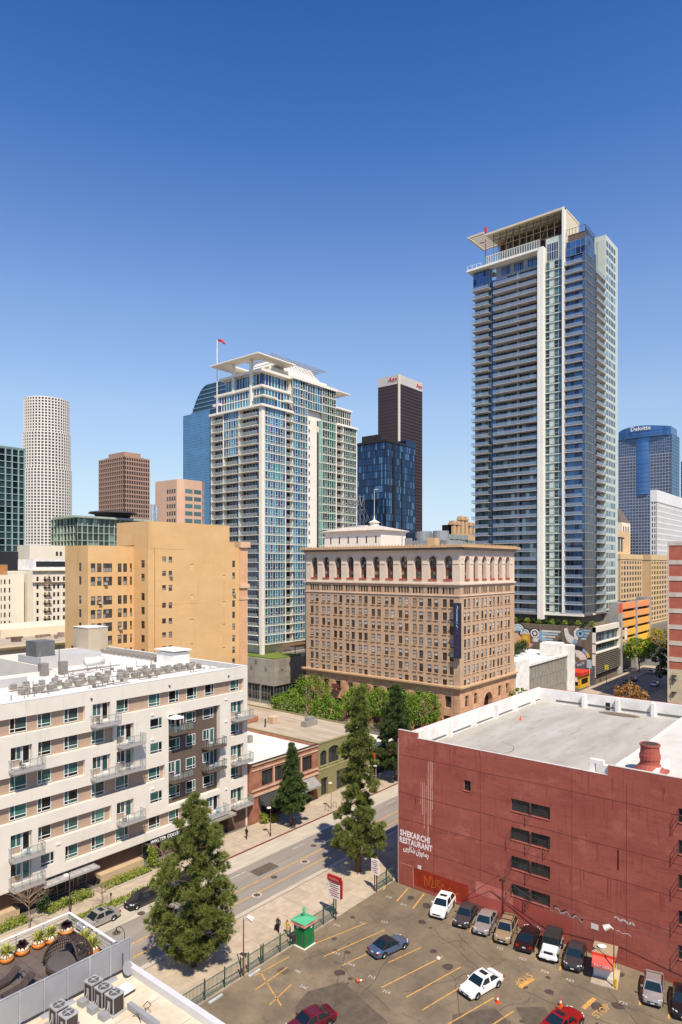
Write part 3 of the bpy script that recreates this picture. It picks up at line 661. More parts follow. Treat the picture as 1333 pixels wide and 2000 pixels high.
pp = MB(); pp.tube([(X(50), 19, 24.1), (X(60), 19, 24.1)], .09, 6); pp.tube([(X(51), 18.4, 24.1), (X(58), 18.4, 24.1), (X(58), 18.4, 24.8)], .07, 6); pp.box(X(47.5), X(48.6), 19.5, 20.6, 23.76, 25.6); pp.box(X(50), X(51.1), 18.6, 19.5, 23.76, 25.7); pp.cyl(X(47.9), 20.8, 23.8, 27.2, .09, .09, 6); pp.cyl(X(50.4), 19.9, 23.8, 27.4, .09, .09, 6)
put('pipework', pp.mesh('pipework', mat('grey_pipe', (140, 132, 122), .6)), apt)
vp = MB()
for k in range(70):
    x, y = random.uniform(X(36), X(69)), random.choice((random.uniform(4.5, 7.6), random.uniform(10.5, 16), random.uniform(16, 19.5))); hh = random.uniform(.2, .7); vp.cyl(x, y, 23.75, 23.75 + hh, .06, .06, 5)
    if k % 3 == 0: vp.tube([(x, y, 23.82), (x + random.uniform(1, 4), y, 23.82)], .04, 4)
    if k % 5 == 0: vp.box(x, x + .4, y, y + .3, 23.75, 24.1)
for yy in (7.5, 10.9): vp.tube([(X(39), yy, 23.84), (X(52), yy, 23.84)], .05, 4); vp.tube([(X(53.5), yy, 23.84), (X(68), yy, 23.84)], .05, 4)
stuff(put('vent_pipes', vp.mesh('vent_pipes', mat('dull_pipe', (120, 112, 104), .7)), apt))
# condensers: grille cube with fan ring and pipe whip
m_cond = mat('condenser_grille', (134, 126, 116), .6, .1, 2); m_condtop = mat('condenser_top', (196, 190, 180), .5, .05)
cb = MB(); cb.box(-.38, .38, -.38, .38, .12, .9, 0)
for k in range(5): cb.box(-.388, .388, -.388, .388, .2 + k * .14, .22 + k * .14, 1)
cb.box(-.4, .4, -.4, .4, .9, .96, 1); cb.cyl(0, 0, .96, .99, .3, .3, 14, 0); cb.tube([(.42, 0, .7), (.55, .1, .5), (.55, .1, 0)], .05, 5, 1); cb.box(-.5, .5, -.5, .5, 0, .1, 1)
cond_me = cb.mesh('condenser', [m_cond, m_condtop])
conds = []
rows = ((84.6, 39.2, 51.5, 14, 'square roof condenser in the outer row by the parapet, left of the gap'), (86.2, 39.8, 52.0, 12, 'square roof condenser in the second row, left of the gap'), (84.6, 53.4, 67.3, 15, 'square roof condenser in the outer row by the parapet, right of the gap'), (86.1, 54.2, 67.6, 12, 'square roof condenser in the second row before the white roof hut'), (88.6, 40.0, 62.0, 12, 'scattered square roof condenser behind the two front rows'))
for y, x0, x1, n, lb in rows:
    for k in range(n): conds.append((x0 + (x1 - x0) * k / (n - 1) + random.uniform(-.2, .2), y + (0.35 if k % 2 else -.25) + random.uniform(-.15, .15), 23.78, lb))
for x, y0, y1, n, lb in ((67.6, 96, 113, 13, 'square roof condenser in the deep double row before the lift tower, inner side'), (69.0, 96.5, 113.5, 13, 'square roof condenser in the deep double row along the ochre block side')):
    for k in range(n): conds.append((x + random.uniform(-.1, .1), y0 + (y1 - y0) * k / (n - 1), 23.78, lb))
for i, p in enumerate(conds):
    o = tag(put('roof_condenser', cond_me, None, p[:3], random.choice((0, R(90), R(3))), .82), p[3], 'condenser', 'condensers in rows on the white apartment roof')
# ================================================================== brick, green and white-roofed shops
m_brick = mat('red_brick', (168, 116, 94), .9, .12, .8, .2, fine=10, col2=(140, 88, 70))
m_trim = mat('sandstone_trim', (206, 176, 146), .85, .08, .8)
m_wframe = mat('dark_wood_frame', (44, 38, 36), .6)
brk = thing('brick_shop', 'two storey red brick shop with sandstone trim, dark awning and white flat roof', 'building', (70.35, 75.6, 0))
LA, LB = 15.4, 27.0
f = Face(brk, 'A', LA)
ops = [(2.2, 4.6, 5.5, 7.9), (5.0, 7.4, 5.5, 7.9), (8.6, 11.0, 5.5, 7.9), (11.5, 14.0, 5.5, 7.9), (1.6, 7.6, .15, 3.9, .8), (8.2, 14.4, .15, 3.9, .8)]
f.put('wall', wall_mb(LA, 0, 9.35, ops, .3).mesh('brick_wall', m_brick))
for o in ops[:4]: f.put('window', glazing(o[1] - o[0], o[3] - o[2], 2, 1, .09, 0, .06).mesh('window', [m_dglass, m_wframe]), o[0], o[2], .2)
for o in ops[4:]: f.put('shopfront', glazing(o[1] - o[0], o[3] - o[2], 5, 2, .09, 0, .06, zs=[0, 2.6, 3.75]).mesh('shopfront', [m_dglass, mat('orange_wood', (150, 92, 48), .6)]), o[0], o[2], .7)
for z, h, d in ((9.1, .25, .18), (8.25, .2, .12), (5.1, .25, .14), (4.3, .3, .2)):
    f.put('cornice', MB().box(0, LA, -d, -.002, z, z + h).mesh('cornice', m_trim))
for x in (4.7, 7.65, 8.2, 11.1): f.put('pilaster', MB().box(0, .28, -.08, -.001, 5.36, 8.24).mesh('pilaster', m_trim), x)
qb = MB()
for k in range(12):
    for x in (0.05, 1.1, 7.7, 14.45): qb.box(x, x + .85, -.05, -.001, .3 + k * .34, .3 + k * .34 + .28)
f.put('brick_piers', qb.mesh('piers', m_brick))
for x0, x1, mm in ((1.4, 7.8, mat('charcoal_awning', (58, 56, 56), .9, .08)), (8.4, 14.4, mat('grey_awning', (150, 146, 140), .8))):
    a_ = MB(); a_.face([(x0, -.01, 4.2), (x1, -.01, 4.2), (x1, -1.7, 3.0), (x0, -1.7, 3.0)]); a_.face([(x0, -1.7, 3.0), (x1, -1.7, 3.0), (x1, -1.7, 2.7), (x0, -1.7, 2.7)]); a_.face([(x0, -.01, 4.2), (x0, -1.7, 3.0), (x0, -.01, 3.0)]); a_.face([(x1, -.01, 4.2), (x1, -.01, 3.0), (x1, -1.7, 3.0)])
    f.put('awning', a_.mesh('awning', mm))
sh = MB(); sh.box(0, LA, LB - .3, LB, 0, 9.3); sh.box(0, .3, .01, LB - .3, 0, 9.3); sh.box(LA - .31, LA - .01, .01, LB - .3, 0, 9.3)
put('wall', sh.mesh('wall', m_brick), brk)
put('roof', MB().box(.3, LA - .31, .02, LB - .3, 8.7, 8.95).mesh('roof', m_roofw), brk)
put('coping', MB().box(-.02, LA, -.2, .32, 9.352, 9.42).mesh('coping', m_wframe), brk)
ru = MB(); ru.box(6, 8.8, 11.5, 12.9, 8.95, 9.8); ru.box(9.4, 10.2, 10.6, 11.4, 8.95, 10.2); ru.cyl(3, 16, 8.95, 9.6, .2, .2, 8); ru.cyl(4.4, 17.5, 8.95, 10, .12, .12, 6)
put('roof_unit', ru.mesh('roof_unit', mat('grey_tin', (150, 146, 138), .5)), brk)
m_olive = mat('olive_stucco', (136, 130, 88), .85, .06, .5, .1)
m_troof = mat('tan_gravel_roof', (182, 168, 148), .95, .16, .35, .25, fine=6, col2=(156, 140, 120), stretch=(2.2, .4, 1))
grn = thing('olive_green_shop', 'two storey olive green stucco shop with arched windows and wide tan roof', 'building', (85.8, 75.6, 0))
LA, LB = 14.8, 38.0
f = Face(grn, 'A', LA)
ops = [(.6, 2.3, 5.4, 8.0), (2.8, 5.6, 5.4, 8.3), (6.3, 8.8, 5.4, 8.3), (9.3, 11.6, 5.4, 8.0), (12.2, 14.0, 5.4, 8.0), (.8, 2.6, .15, 3.2, .5), (5, 13.6, .15, 3.6, .6)]
f.put('wall', wall_mb(LA, 0, 9.6, ops, .3).mesh('olive_wall', m_olive))
for o in ops[:5]:
    w, h = o[1] - o[0], o[3] - o[2]
    wn = f.put('window', glazing(w, h, 2, 2, .09, 0, .06, zs=[0, h * .7, h]).mesh('window', [m_dglass, m_wframe]), o[0], o[2], .2)
    ah = MB(); N = 8
    arc = [(w * k / N, h - .02 - .42 * (2 * k / N - 1) ** 2) for k in range(N + 1)]
    ah.face([(x, -.199, z) for x, z in arc] + [(w, -.199, h + .01), (0, -.199, h + .01)])
    put('arch_head', ah.mesh('arch_head', m_olive), wn)
    put('sill', MB().box(-.1, w + .1, -.32, -.2, -.14, 0).mesh('sill', mat('pale_olive', (164, 158, 112))), wn)
for o in ops[5:]: f.put('shopfront', glazing(o[1] - o[0], o[3] - o[2], max(2, round((o[1] - o[0]) / 1.3)), 2, .09, 0, .06).mesh('shopfront', [m_dglass, m_wframe]), o[0], o[2], .45)
f.put('cornice', MB().box(0, LA, -.1, -.002, 9.3, 9.62).mesh('cornice', MATS['pale_olive'])); f.put('cornice', MB().box(0, LA, -.06, -.002, 4.7, 5.0).mesh('cornice', MATS['pale_olive']))
sh = MB(); sh.box(0, LA, LB - .3, LB, 0, 9.5); sh.box(0.01, .3, .01, LB - .3, 0, 9.5); sh.box(LA - .31, LA, .01, LB - .3, 0, 9.5)
put('wall', sh.mesh('wall', m_olive), grn)
put('roof', MB().box(.3, LA - .31, .02, LB - .3, 9.0, 9.25).mesh('roof', m_troof), grn)
ru = MB(); ru.box(2.6, 5.4, 20.5, 22, 9.3, 10.3); put('roof_unit', ru.mesh('u', mat('rusty_box', (176, 120, 92), .8, .2, 2)), grn)
ru = MB(); ru.box(5.6, 7.6, 16.6, 18.2, 9.3, 10.5); put('roof_unit', ru.mesh('u', mat('cream_box', (206, 180, 150), .8)), grn)
ru = MB(); ru.box(7.8, 11.0, 9.8, 11.2, 9.3, 10.2); ru.box(8.6, 10.4, 10, 11, 10.2, 10.9); put('roof_unit', ru.mesh('u', MATS['grey_tin']), grn)
ru = MB(); ru.box(9.5, 11, 1.5, 1.6, 9.26, 10.2); ru.box(3, 3.2, 16, 16.2, 9.26, 10.8); put('roof_unit', ru.mesh('u', m_steel), grn)
shp = thing('white_roof_shop', 'low corner shop with white flat roof and red lettered sign', 'building', (100.65, 75.6, 0))
LA, LB = 10.9, 18.0
f = Face(shp, 'A', LA)
ops = [(.6, 5, .2, 2.8), (5.6, 10.3, .2, 2.8)]
f.put('wall', wall_mb(LA, 0, 5.1, ops, .4).mesh('shop_wall', mat('charcoal_stucco', (78, 66, 62), .85)))
for o in ops: f.put('shopfront', glazing(o[1] - o[0], 2.6, 4, 1, .09, 0, .06).mesh('shopfront', [m_dglass, m_wframe]), o[0], o[2], .3)
sg = f.put('sign_board', MB().box(.2, 10.7, -.25, -.003, 3.2, 4.9).mesh('sign_board', mat('dark_red_sign', (120, 26, 20), .6)))
sgr = mat('orange_red_letters', (240, 76, 36), .5)
bl = MB().box(.1, .2, -1.3, -.3, 2.9, 4.9); bs = put('blade_sign', bl.mesh('blade_sign', m_wframe), sg)
for z0 in (3.95, 2.95):
    q = MB(); q.box(.05, .09, -1.25, -1.05, z0, z0 + .85); q.box(.05, .09, -1.05, -.45, z0 + .65, z0 + .85); q.box(.05, .09, -1.05, -.55, z0 + .32, z0 + .5); q.box(.05, .09, -1.05, -.45, z0, z0 + .18)
    put('sign_shape', q.mesh('sign_shape', sgr), bs)
put('menu_board', MB().box(-1.4, -.3, -.12, -.01, .6, 2.4).mesh('menu_board', m_vinyl), sg)
sh = MB(); sh.box(0, LA, LB - .3, LB, 0, 5); sh.box(0.01, .3, .01, LB - .3, 0, 5.0); sh.box(LA - .3, LA, .01, LB - .3, 0, 5.0)
put('wall', sh.mesh('wall', MATS['charcoal_stucco']), shp); put('roof', MB().box(.3, LA - .3, .02, LB - .3, 4.7, 4.95).mesh('roof', m_roofw), shp)
# ================================================================== grid helpers for taller buildings
def grid_facade(Wd, H, nx, nz, pier, span, proud, pp=0.0, z0=0.0):
    """slot 0 panes (islands), slot 1 piers and spandrels standing proud of the glass"""
    b = MB(); dx, dz = Wd / nx, H / nz
    for i in range(nx):
        for j in range(nz):
            x0, x1, a, c = i * dx, (i + 1) * dx, z0 + j * dz, z0 + (j + 1) * dz
            b.face([(x0, proud, a), (x1, proud, a), (x1, proud, c), (x0, proud, c)], 0)
    for i in range(nx + 1):
        x = min(max(i * dx - pier / 2, 0), Wd - pier); b.box(x, x + pier, -pp, proud + .01, z0, z0 + H, 1)
    for j in range(nz + 1):
        z = min(max(z0 + j * dz - span / 2, z0), z0 + H - span); b.box(0.01, Wd - .01, 0.005, proud + .005, z, z + span, 1)
    return b
def shell_box(root, LA, LB, z0, z1, mt, name='wall', t=.3, roof=None):
    s = MB(); s.box(0, LA, LB - t, LB, z0, z1); s.box(LA - t, LA, .01, LB - t, z0, z1)
    put(name, s.mesh(name, mt), root)
    put('roof', MB().box(.05, LA - .05, .05, LB - .05, z1 - .5, z1 - .02).mesh('roof', roof or m_roofw), root)
# ================================================================== arcaded brown-brick hotel
m_hbrick = mat('tan_brick', (196, 166, 136), .9, .07, .5, .15, fine=9, col2=(184, 152, 122), layer=[((162, 130, 104), .35, (1, 1, .3), .56, .72, .5)])
m_hstone = mat('cream_stone', (222, 202, 180), .85, .05, .5, .1)
m_hbase = mat('pink_sandstone', (206, 166, 130), .85, .1, .6, .15, col2=(184, 138, 106), island=.08)
m_hcorn = mat('cornice_terracotta', (206, 170, 128), .8, .08, .8)
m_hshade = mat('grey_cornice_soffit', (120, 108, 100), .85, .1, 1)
m_hglass = glass('sash_glass', (74, 78, 78), .5, .15, .06, tint=((150, 146, 136), .7))
m_blind = mat('window_blind', (186, 184, 176), .6, .06, island=.25, coat=.4)
m_sash = mat('brown_sash', (84, 62, 52), .6)
m_terra = mat('terracotta_panel', (128, 62, 46), .8, .1, 1)
hot = thing('arcaded_hotel', 'brown brick hotel block with cream arcade of tall arches under a bracketed cornice', 'building', (134.9, 75.6, 0))
LA, LB, HT = 28.7, 47.9, 45.0
FA, FB = Face(hot, 'A', LA), Face(hot, 'B', LB)
heads = [32.25 - 3.11 * k for k in range(7)]
def sash(kind):
    b = MB(); w, h = 1.13, 1.9; t = .07
    for x in (0, w - t): b.box(x, x + t, 0, .08, 0, h, 1)
    for z in (0, h / 2 - .035, h - t): b.box(t, w - t, .002, .078, z, z + t, 1)
    zb = {0: h, 1: h / 2, 2: h * .22, 3: 0.0}[kind]
    if zb > 0.05: b.face([(t, .05, 0), (w - t, .05, 0), (w - t, .05, zb), (t, .05, zb)], 0)
    if zb < h: b.face([(t, .05, zb), (w - t, .05, zb), (w - t, .05, h), (t, .05, h)], 2)
    b.box(-.06, w + .06, -.3, -.02, -.14, -.001, 3)
    return b.mesh('sash_window', [m_hglass, m_sash, m_blind, m_hcorn])
sashes = [sash(k) for k in range(4)]
AW, AZ0, AZ1 = 2.15, 36.55, 42.35
def arch_parts(w, zsp, top, depth):
    """spandrel corners + curved reveal + archivolt for a round arch over a rectangular opening (local, 0..w)"""
    r = w / 2; N = 12; b = MB(); zc = top - r
    arc = [(r - r * math.cos(math.pi * k / N), zc + r * math.sin(math.pi * k / N)) for k in range(N + 1)]
    b.face([(x, .002, z) for x, z in arc[:N // 2 + 1]] + [(0, .002, top)]); b.face([(x, .002, z) for x, z in arc[N // 2:]] + [(w, .002, top)])
    for (x0, z0), (x1, z1) in zip(arc, arc[1:]): b.face([(x0, .002, z0), (x1, .002, z1), (x1, depth, z1), (x0, depth, z0)])
    for k in range(N):
        p = []
        for kk in (k, k + 1):
            a = math.pi * kk / N
            for rr in (r + .02, r + .26): p.append((r - rr * math.cos(a), zc + rr * math.sin(a)))
        (x0, z0), (x1, z1), (x2, z2), (x3, z3) = p
        b.face([(x0, -.08, z0), (x1, -.08, z1), (x3, -.08, z3), (x2, -.08, z2)]); b.face([(x1, -.08, z1), (x1, 0, z1), (x3, 0, z3), (x3, -.08, z3)]); b.face([(x0, -.08, z0), (x2, -.08, z2), (x2, 0.01, z2), (x0, 0.01, z0)])
    return b
arch_me = arch_parts(AW, 0, AZ1 - AZ0, .85).mesh('arch', m_hstone)
aw = MB(); h = AZ1 - AZ0
xs, zs = bars(aw, 0, AW, .35, h, 3, 6, .08, 0, .08, 1, True, zs=[.35, 1.2, 2.1, 3.0, 3.75, 4.5, 5.2, h])
for i in range(3):
    for j in range(7):
        aw.face([(xs[i], .05, zs[j]), (xs[i + 1], .05, zs[j]), (xs[i + 1], .05, zs[j + 1]), (xs[i], .05, zs[j + 1])], 2 if j == 2 else 0)
aw.box(-.1, AW + .1, -.95, 0.1, 0, .35, 3)
archwin_me = aw.mesh('arched_window', [m_hglass, m_sash, m_terra, mat('terracotta_sill', (186, 84, 56), .8)])
med = MB().cyl(0, 0, 0, .06, .42, .42, 14).mesh('medallion', m_hstone); med.transform(Matrix.Rotation(R(90), 4, 'X'))
cap_me = MB().box(-.75, .75, -.1, -.003, 0, .32).mesh('impost', m_hstone)
bigw = glazing(1.75, 2.7, 2, 2, .09, 0, .07).mesh('base_window', [m_hglass, m_sash])
mez = glazing(.62, 1.5, 1, 1, .06, 0, .05).mesh('mezzanine_window', [m_hglass, m_sash])
def hotel_face(F, W, centres, base_skip=()):
    ops = [(c - AW / 2, c + AW / 2, AZ0, AZ1, .85) for c in centres]
    wins = [(c + s * .9 - .565, z - 1.9, z) for c in centres for s in (-1, 1) for z in heads]
    ops += [(x, x + 1.13, z0, z1, .22) for x, z0, z1 in wins]
    mz = [(c + s - .31, 33.45, 34.95) for c in centres for s in (-1.25, -.45, .45, 1.25)]
    ops += [(x, x + .62, a, b, .2) for x, a, b in mz]
    stone = wall_mb(W, 35.9, 43.3, [o for o in ops if o[2] > 36], .85, back=False)
    F.put('arcade_wall', stone.mesh('arcade_wall', m_hstone))
    brick = wall_mb(W, 12.2, 35.9, [o for o in ops if o[2] < 36], .22)
    F.put('brick_wall', brick.mesh('brick_wall', m_hbrick))
    base = [(c - .875, c + .875, 7.1, 9.8, .6) for c in centres if c not in base_skip] + [(c - 1.3, c + 1.3, .4, 5.2, .6) for c in centres if c not in base_skip]
    F.put('base_wall', wall_mb(W, 0, 12.2, base + ([(13.95 - 2.2, 13.95 + 2.2, 0, 9.1, 1.2)] if base_skip else []), .6).mesh('base_wall', m_hbase))
    for c in centres:
        F.put('arch', arch_me, c - AW / 2, AZ0); F.put('arched_window', archwin_me, c - AW / 2, AZ0, .8)
        if c not in base_skip:
            F.put('base_window', bigw, c - .875, 7.1, .5); F.put('shop_window', MATS and glazing(2.6, 4.8, 3, 2, .1, 0, .07).mesh('shop_window', [m_dglass, m_sash]), c - 1.3, .4, .5)
    gaps = [(a + b) / 2 for a, b in zip(centres, centres[1:])] + [centres[0] - 2.07, centres[-1] + 2.07]
    for x in gaps: F.put('medallion', med, x, 41.9, 0); F.put('impost', cap_me, x, 40.4, 0)
    for i, (x, z0, z1) in enumerate(wins):
        c_i = i // 14
        F.put('window', random.choices(sashes, (6, 5, 2, 1))[0], x, z0, .12)
    for x, a, b in mz: F.put('mezzanine_window', mez, x, a, .12)
    # rusticated courses with open joints between the base windows
    ru = MB(); edges = sorted([0.0] + [v for c in centres if c not in base_skip for v in (c - 1.42, c + 1.42)] + [W])
    if base_skip: c = 13.95; edges = sorted(edges + [c - 2.6, c + 2.6])
    for i in range(0, len(edges) - 1, 2):
        for k in range(10):
            z = .3 + k * .98
            x0, x1 = edges[i] + .02, edges[i + 1] - .02
            if x1 - x0 < .3: continue
            n = max(1, round((x1 - x0) / 1.35)); off = .0
            for q in range(n): ru.box(x0 + (x1 - x0) * q / n + .03, x0 + (x1 - x0) * (q + 1) / n - .03, -.09, -.002, z + .03, z + .95)
    stuff(F.put('stone_blocks', ru.mesh('stone_blocks', m_hbase)))
def cornices():
    def ringbox(b, d, z0, z1, m=0):
        b.box(-d, LA + d, -d, .3, z0, z1, m); b.box(-d, .3, .3, LB + d, z0, z1, m); b.box(LA - .3, LA + d, .3, LB + d, z0, z1, m); b.box(.3, LA - .3, LB - .3, LB + d, z0, z1, m)
    c = MB(); ringbox(c, .25, 43.3, 43.75); put('cornice', c.mesh('cornice', m_hstone), hot)
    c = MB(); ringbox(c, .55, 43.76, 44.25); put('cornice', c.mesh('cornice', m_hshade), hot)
    c = MB(); ringbox(c, 1.15, 44.26, 44.85); put('cornice', c.mesh('cornice', m_hcorn), hot)
    c = MB(); ringbox(c, .4, 11.45, 11.85); ringbox(c, .75, 11.86, 12.25); put('belt_course', c.mesh('belt_course', m_hcorn), hot)
    c = MB(); ringbox(c, .35, 35.55, 35.95); ringbox(c, .18, 32.95, 33.15); put('belt_course', c.mesh('belt_course', m_hstone), hot)
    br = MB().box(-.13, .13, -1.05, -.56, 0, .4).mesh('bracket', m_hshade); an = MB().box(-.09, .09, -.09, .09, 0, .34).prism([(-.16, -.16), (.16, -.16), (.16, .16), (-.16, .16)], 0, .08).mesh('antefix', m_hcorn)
    for F, W in ((FA, LA), (FB, LB)):
        for k in range(int(W / .62)): F.put('bracket', br, .3 + k * .62, 43.85)
        for k in range(int(W / .95)): F.put('antefix', an, .2 + k * .95, 44.85, -.95)
hotel_face(FB, LB, [3.4 + 4.14 * k for k in range(11)])
hotel_face(FA, LA, [3.3 + 4.26 * k for k in range(6)], (3.3 + 4.26 * 2, 3.3 + 4.26 * 3))
ea = arch_parts(4.4, 0, 9.1, 1.2).mesh('entrance_arch', m_hbase); FA.put('entrance_arch', ea, 13.95 - 2.2, 0); FA.put('entrance', MB().box(0, 4.4, 0, .05, 0, 9).mesh('entrance', m_dark), 13.95 - 2.2, 0, 1.15)
cornices(); shell_box(hot, LA, LB, 0, 44.2, m_hbrick, roof=m_troof)
# fire escape at the third bay
fe = MB()
for k in range(10):
    z = 3.5 + 3.1 * k if k > 2 else 3.0 + 3 * k
    if z > 33: break
    fe.box(-.0, 2.2, -.9, -.05, z, z + .04); fe.box(0, 2.2, -.92, -.89, z + .9, z + .94)
    for q in range(6): fe.box(q * .43, q * .43 + .03, -.92, -.89, z, z + .9)
    if k: fe.tube([(.4, -.5, z - 3.05), (1.8, -.5, z)], .03, 4)
stuff(FB.put('fire_escape', MB().box(0, 2.6, -1.1, -.05, 8.0, 8.06).box(0, 2.6, -1.1, -1.06, 8.0, 9.1).tube([(.3, -.6, 5.2), (2.2, -.6, 8.0)], .05, 5).tube([(.3, -.9, 5.2), (2.2, -.9, 8.0)], .05, 5).mesh('fire_escape', mat('rust_brown_iron', (110, 66, 58), .7)), 3.4 + 4.14 * 2 - 1.3))
# vertical blade sign at the corner
bs = MB().box(-.25, .25, -1.75, 0, 0, 12.6).mesh('blade_sign', mat('navy_sign', (38, 48, 72), .5, .1))
sg = put('blade_sign', bs, hot, (-.75, 1.1, 18.9))
put('sign_face', MB().box(-.27, -.255, -1.5, -.3, .3, 12.3).mesh('sign_face', mat('purple_navy', (60, 54, 74), .5)), sg)
m_ltb = mat('pale_blue_letter', (170, 206, 236), .4)
put('sign_marks', MB().tube([(-.3, -.9, 11.2), (-.3, -.9, 8.4)], .09, 5).tube([(-.3, -.9, 11.9), (-.3, -1.15, 11.5), (-.3, -.9, 11.2)], .1, 5).tube([(-.3, -.7, 8.2), (-.3, -1.1, 7.9), (-.3, -.7, 7.5), (-.3, -1.1, 7.1), (-.3, -.8, 6.7)], .07, 5).mesh('sign_marks', m_ltb), sg)
for z in (10.2, 7.9, 5.2, 2.4): put('sign_bracket', MB().box(-.1, .1, -.06, .9, z, z + .12).box(-1.1, -.2, -.9, -.78, z, z + .12).mesh('bracket', m_steel), sg)
# rooftop pavilion with hipped roof, mast, sign scaffold, tanks
m_pav = mat('pavilion_plaster', (232, 222, 206), .85, .04, .4)
pv = MB(); pv.box(6, 17.5, 26.6, 46.1, 44, 49.3); pv.box(5.7, 17.8, 26.3, 46.4, 48.9, 49.3)
pav = put('roof_pavilion', pv.mesh('roof_pavilion', m_pav), hot)
hp = MB(); a, b, c, d, e = (5.3, 25.9), (18.2, 25.9), (18.2, 46.8), (5.3, 46.8), 51.2
for q in (((*a, 49.5), (*b, 49.5), (11.7, 32.6, e)), ((*b, 49.5), (*c, 49.5), (11.7, 40.6, e), (11.7, 32.6, e)), ((*c, 49.5), (*d, 49.5), (11.7, 40.6, e)), ((*d, 49.5), (*a, 49.5), (11.7, 32.6, e), (11.7, 40.6, e))): hp.face(q)
hp.box(5.3, 18.2, 25.9, 46.8, 49.3, 49.5)
put('hip_roof', hp.mesh('hip_roof', mat('pale_tile_roof', (206, 192, 178), .8, .1, .8)), pav)
for k in range(6): put('slit_window', MB().box(-.02, .05, 0, .35, 0, 1.9).mesh('slit', m_dark), pav, (5.98, 28.1 + k * 3.1, 46.0))
cu = MB(); cu.cyl(11.7, 33, 50.4, 51.8, 1.3, 1.3, 10); cu.cyl(11.7, 33, 51.8, 52.6, 1.7, .2, 10); cu.cyl(11.7, 33, 52, 61, .08, .05, 6); cu.box(11.6, 11.8, 31.8, 33, 60.8, 60.95); cu.cyl(11.7, 33, 52.2, 53.8, .3, .06, 8)
put('cupola', cu.mesh('cupola', m_pav), hot)
ss = MB()
for k in range(7):
    y = 34.2 + k * 1.35; ss.tube([(8.6, y, 50.3), (8.6, y, 59.0)], .05, 4); ss.tube([(11.5, y, 51.8), (8.6, y, 56.0)], .05, 4)
for z in (55.2, 56.2, 58.8): ss.tube([(8.6, 34.2, z), (8.6, 42.4, z)], .05, 4)
for pts in ([(42.2, 58.9), (41.6, 56.6), (41.2, 57.6), (40.8, 56.6), (40.3, 58.9)], [(39.8, 57.6), (39.0, 57.9), (38.6, 57.2), (39.2, 56.5), (39.8, 56.9), (39.8, 57.6)], [(38.2, 58.2), (38.2, 56.6), (37.6, 57.8), (37.0, 57.4)], [(36.6, 57.8), (35.9, 57.8), (35.8, 56.6), (36.6, 56.6), (36.6, 57.8)], [(35.4, 57.9), (34.9, 56.2), (34.4, 57.9)]):
    ss.tube([(8.4, y, z) for y, z in pts], .11, 5)
stuff(put('roof_sign_frame', ss.mesh('roof_sign_frame', mat('weathered_steel', (150, 142, 136), .6)), hot))
tk = MB(); tk.box(8, 16, 8, 20, 44.1, 46.4); tk.cyl(11, 16.5, 46.4, 48.8, 2.0, 2.0, 14); tk.cyl(11, 11.6, 46.4, 48.8, 2.0, 2.0, 14); tk.box(6.5, 7.7, 18, 19.5, 44.1, 47); tk.cyl(6, 20, 44, 49, .1, .1, 6); tk.cyl(6.2, 13, 44, 48.5, .1, .1, 6)
put('roof_plant', tk.mesh('roof_plant', mat('galvanised', (158, 162, 164), .5, .1, metal=.3)), hot)
put('roof_shed', MB().box(4, 6, 9.0, 11.2, 44, 46.8).mesh('roof_shed', m_hcorn), hot)
# ================================================================== white-framed glass apartment tower
m_twhite = mat('tower_white_concrete', (234, 228, 214), .8, .03, .3)
m_tg = glass('tower_glass', (84, 152, 176), .45, .4, .04, tint=((44, 74, 116), .68))
m_tgn = glass('tower_green_glass', (132, 186, 172), .35, .3, .06)
m_tdark = glass('balcony_glass_door', (50, 74, 106), .5, .45, .05, tint=((30, 36, 44), .75))
t1 = thing('glass_apartment_tower', 'slender glass apartment tower with white slabs and a holed white roof canopy', 'building', (142.0, 147.96, 0))
LA, LB = 47.0, 23.9
FA, FB = Face(t1, 'A', LA), Face(t1, 'B', LB)
NF, FZ, FH = 26, 15.7, 2.82
core = MB(); core.box(2.1, LA - .3, 2.1, LB - .3, 12, 89); put('core', core.mesh('core', m_twhite), t1)
def bay_mesh(w, h, nx, t=.07, spandrel=.45, op=True):
    b = MB(); dx = w / nx
    for i in range(nx):
        b.face([(i * dx, .1, spandrel), ((i + 1) * dx, .1, spandrel), ((i + 1) * dx, .1, h), (i * dx, .1, h)], 0)
        if op and i % 2 == 1: b.box(i * dx, (i + 1) * dx, .02, .1, spandrel + .7, spandrel + .8, 1)
        b.face([(i * dx, .1, 0), ((i + 1) * dx, .1, 0), ((i + 1) * dx, .1, spandrel), (i * dx, .1, spandrel)], 2)
    for i in range(nx + 1):
        x = min(max(i * dx - t / 2, 0), w - t); b.box(x, x + t, 0, .14, 0, h, 1)
    b.box(.01, w - .01, -.04, .14, -.1, .1, 1); b.box(.01, w - .01, .01, .13, spandrel - .03, spandrel + .03, 1)
    return b
def balc_mesh(w, h, depth=1.5, out=.5):
    b = MB(); b.box(0, w, -out, depth, -.1, .06, 1)
    n = max(2, round(w / 1.3))
    for i in range(n):
        b.face([(w * i / n, depth - .05, .08), (w * (i + 1) / n, depth - .05, .08), (w * (i + 1) / n, depth - .05, h - .16), (w * i / n, depth - .05, h - .16)], 0)
        b.box(w * i / n, w * i / n + .05, depth - .12, depth - .04, .08, h - .1, 1)
    for i in range(2 * n + 1):
        x = min(w * i / n / 2, w - .05); b.box(x, x + (.05 if i % 2 == 0 else .02), -out, -out + .04, .06, 1.08, 1)
    b.box(0, w, -out - .01, -out + .05, 1.06, 1.11, 1); b.box(0, w, -out + .01, -out + .02, .15, 1.02, 2)
    return b
sg_ = glass('spandrel_glass', (128, 176, 182), .2, .3, .1)
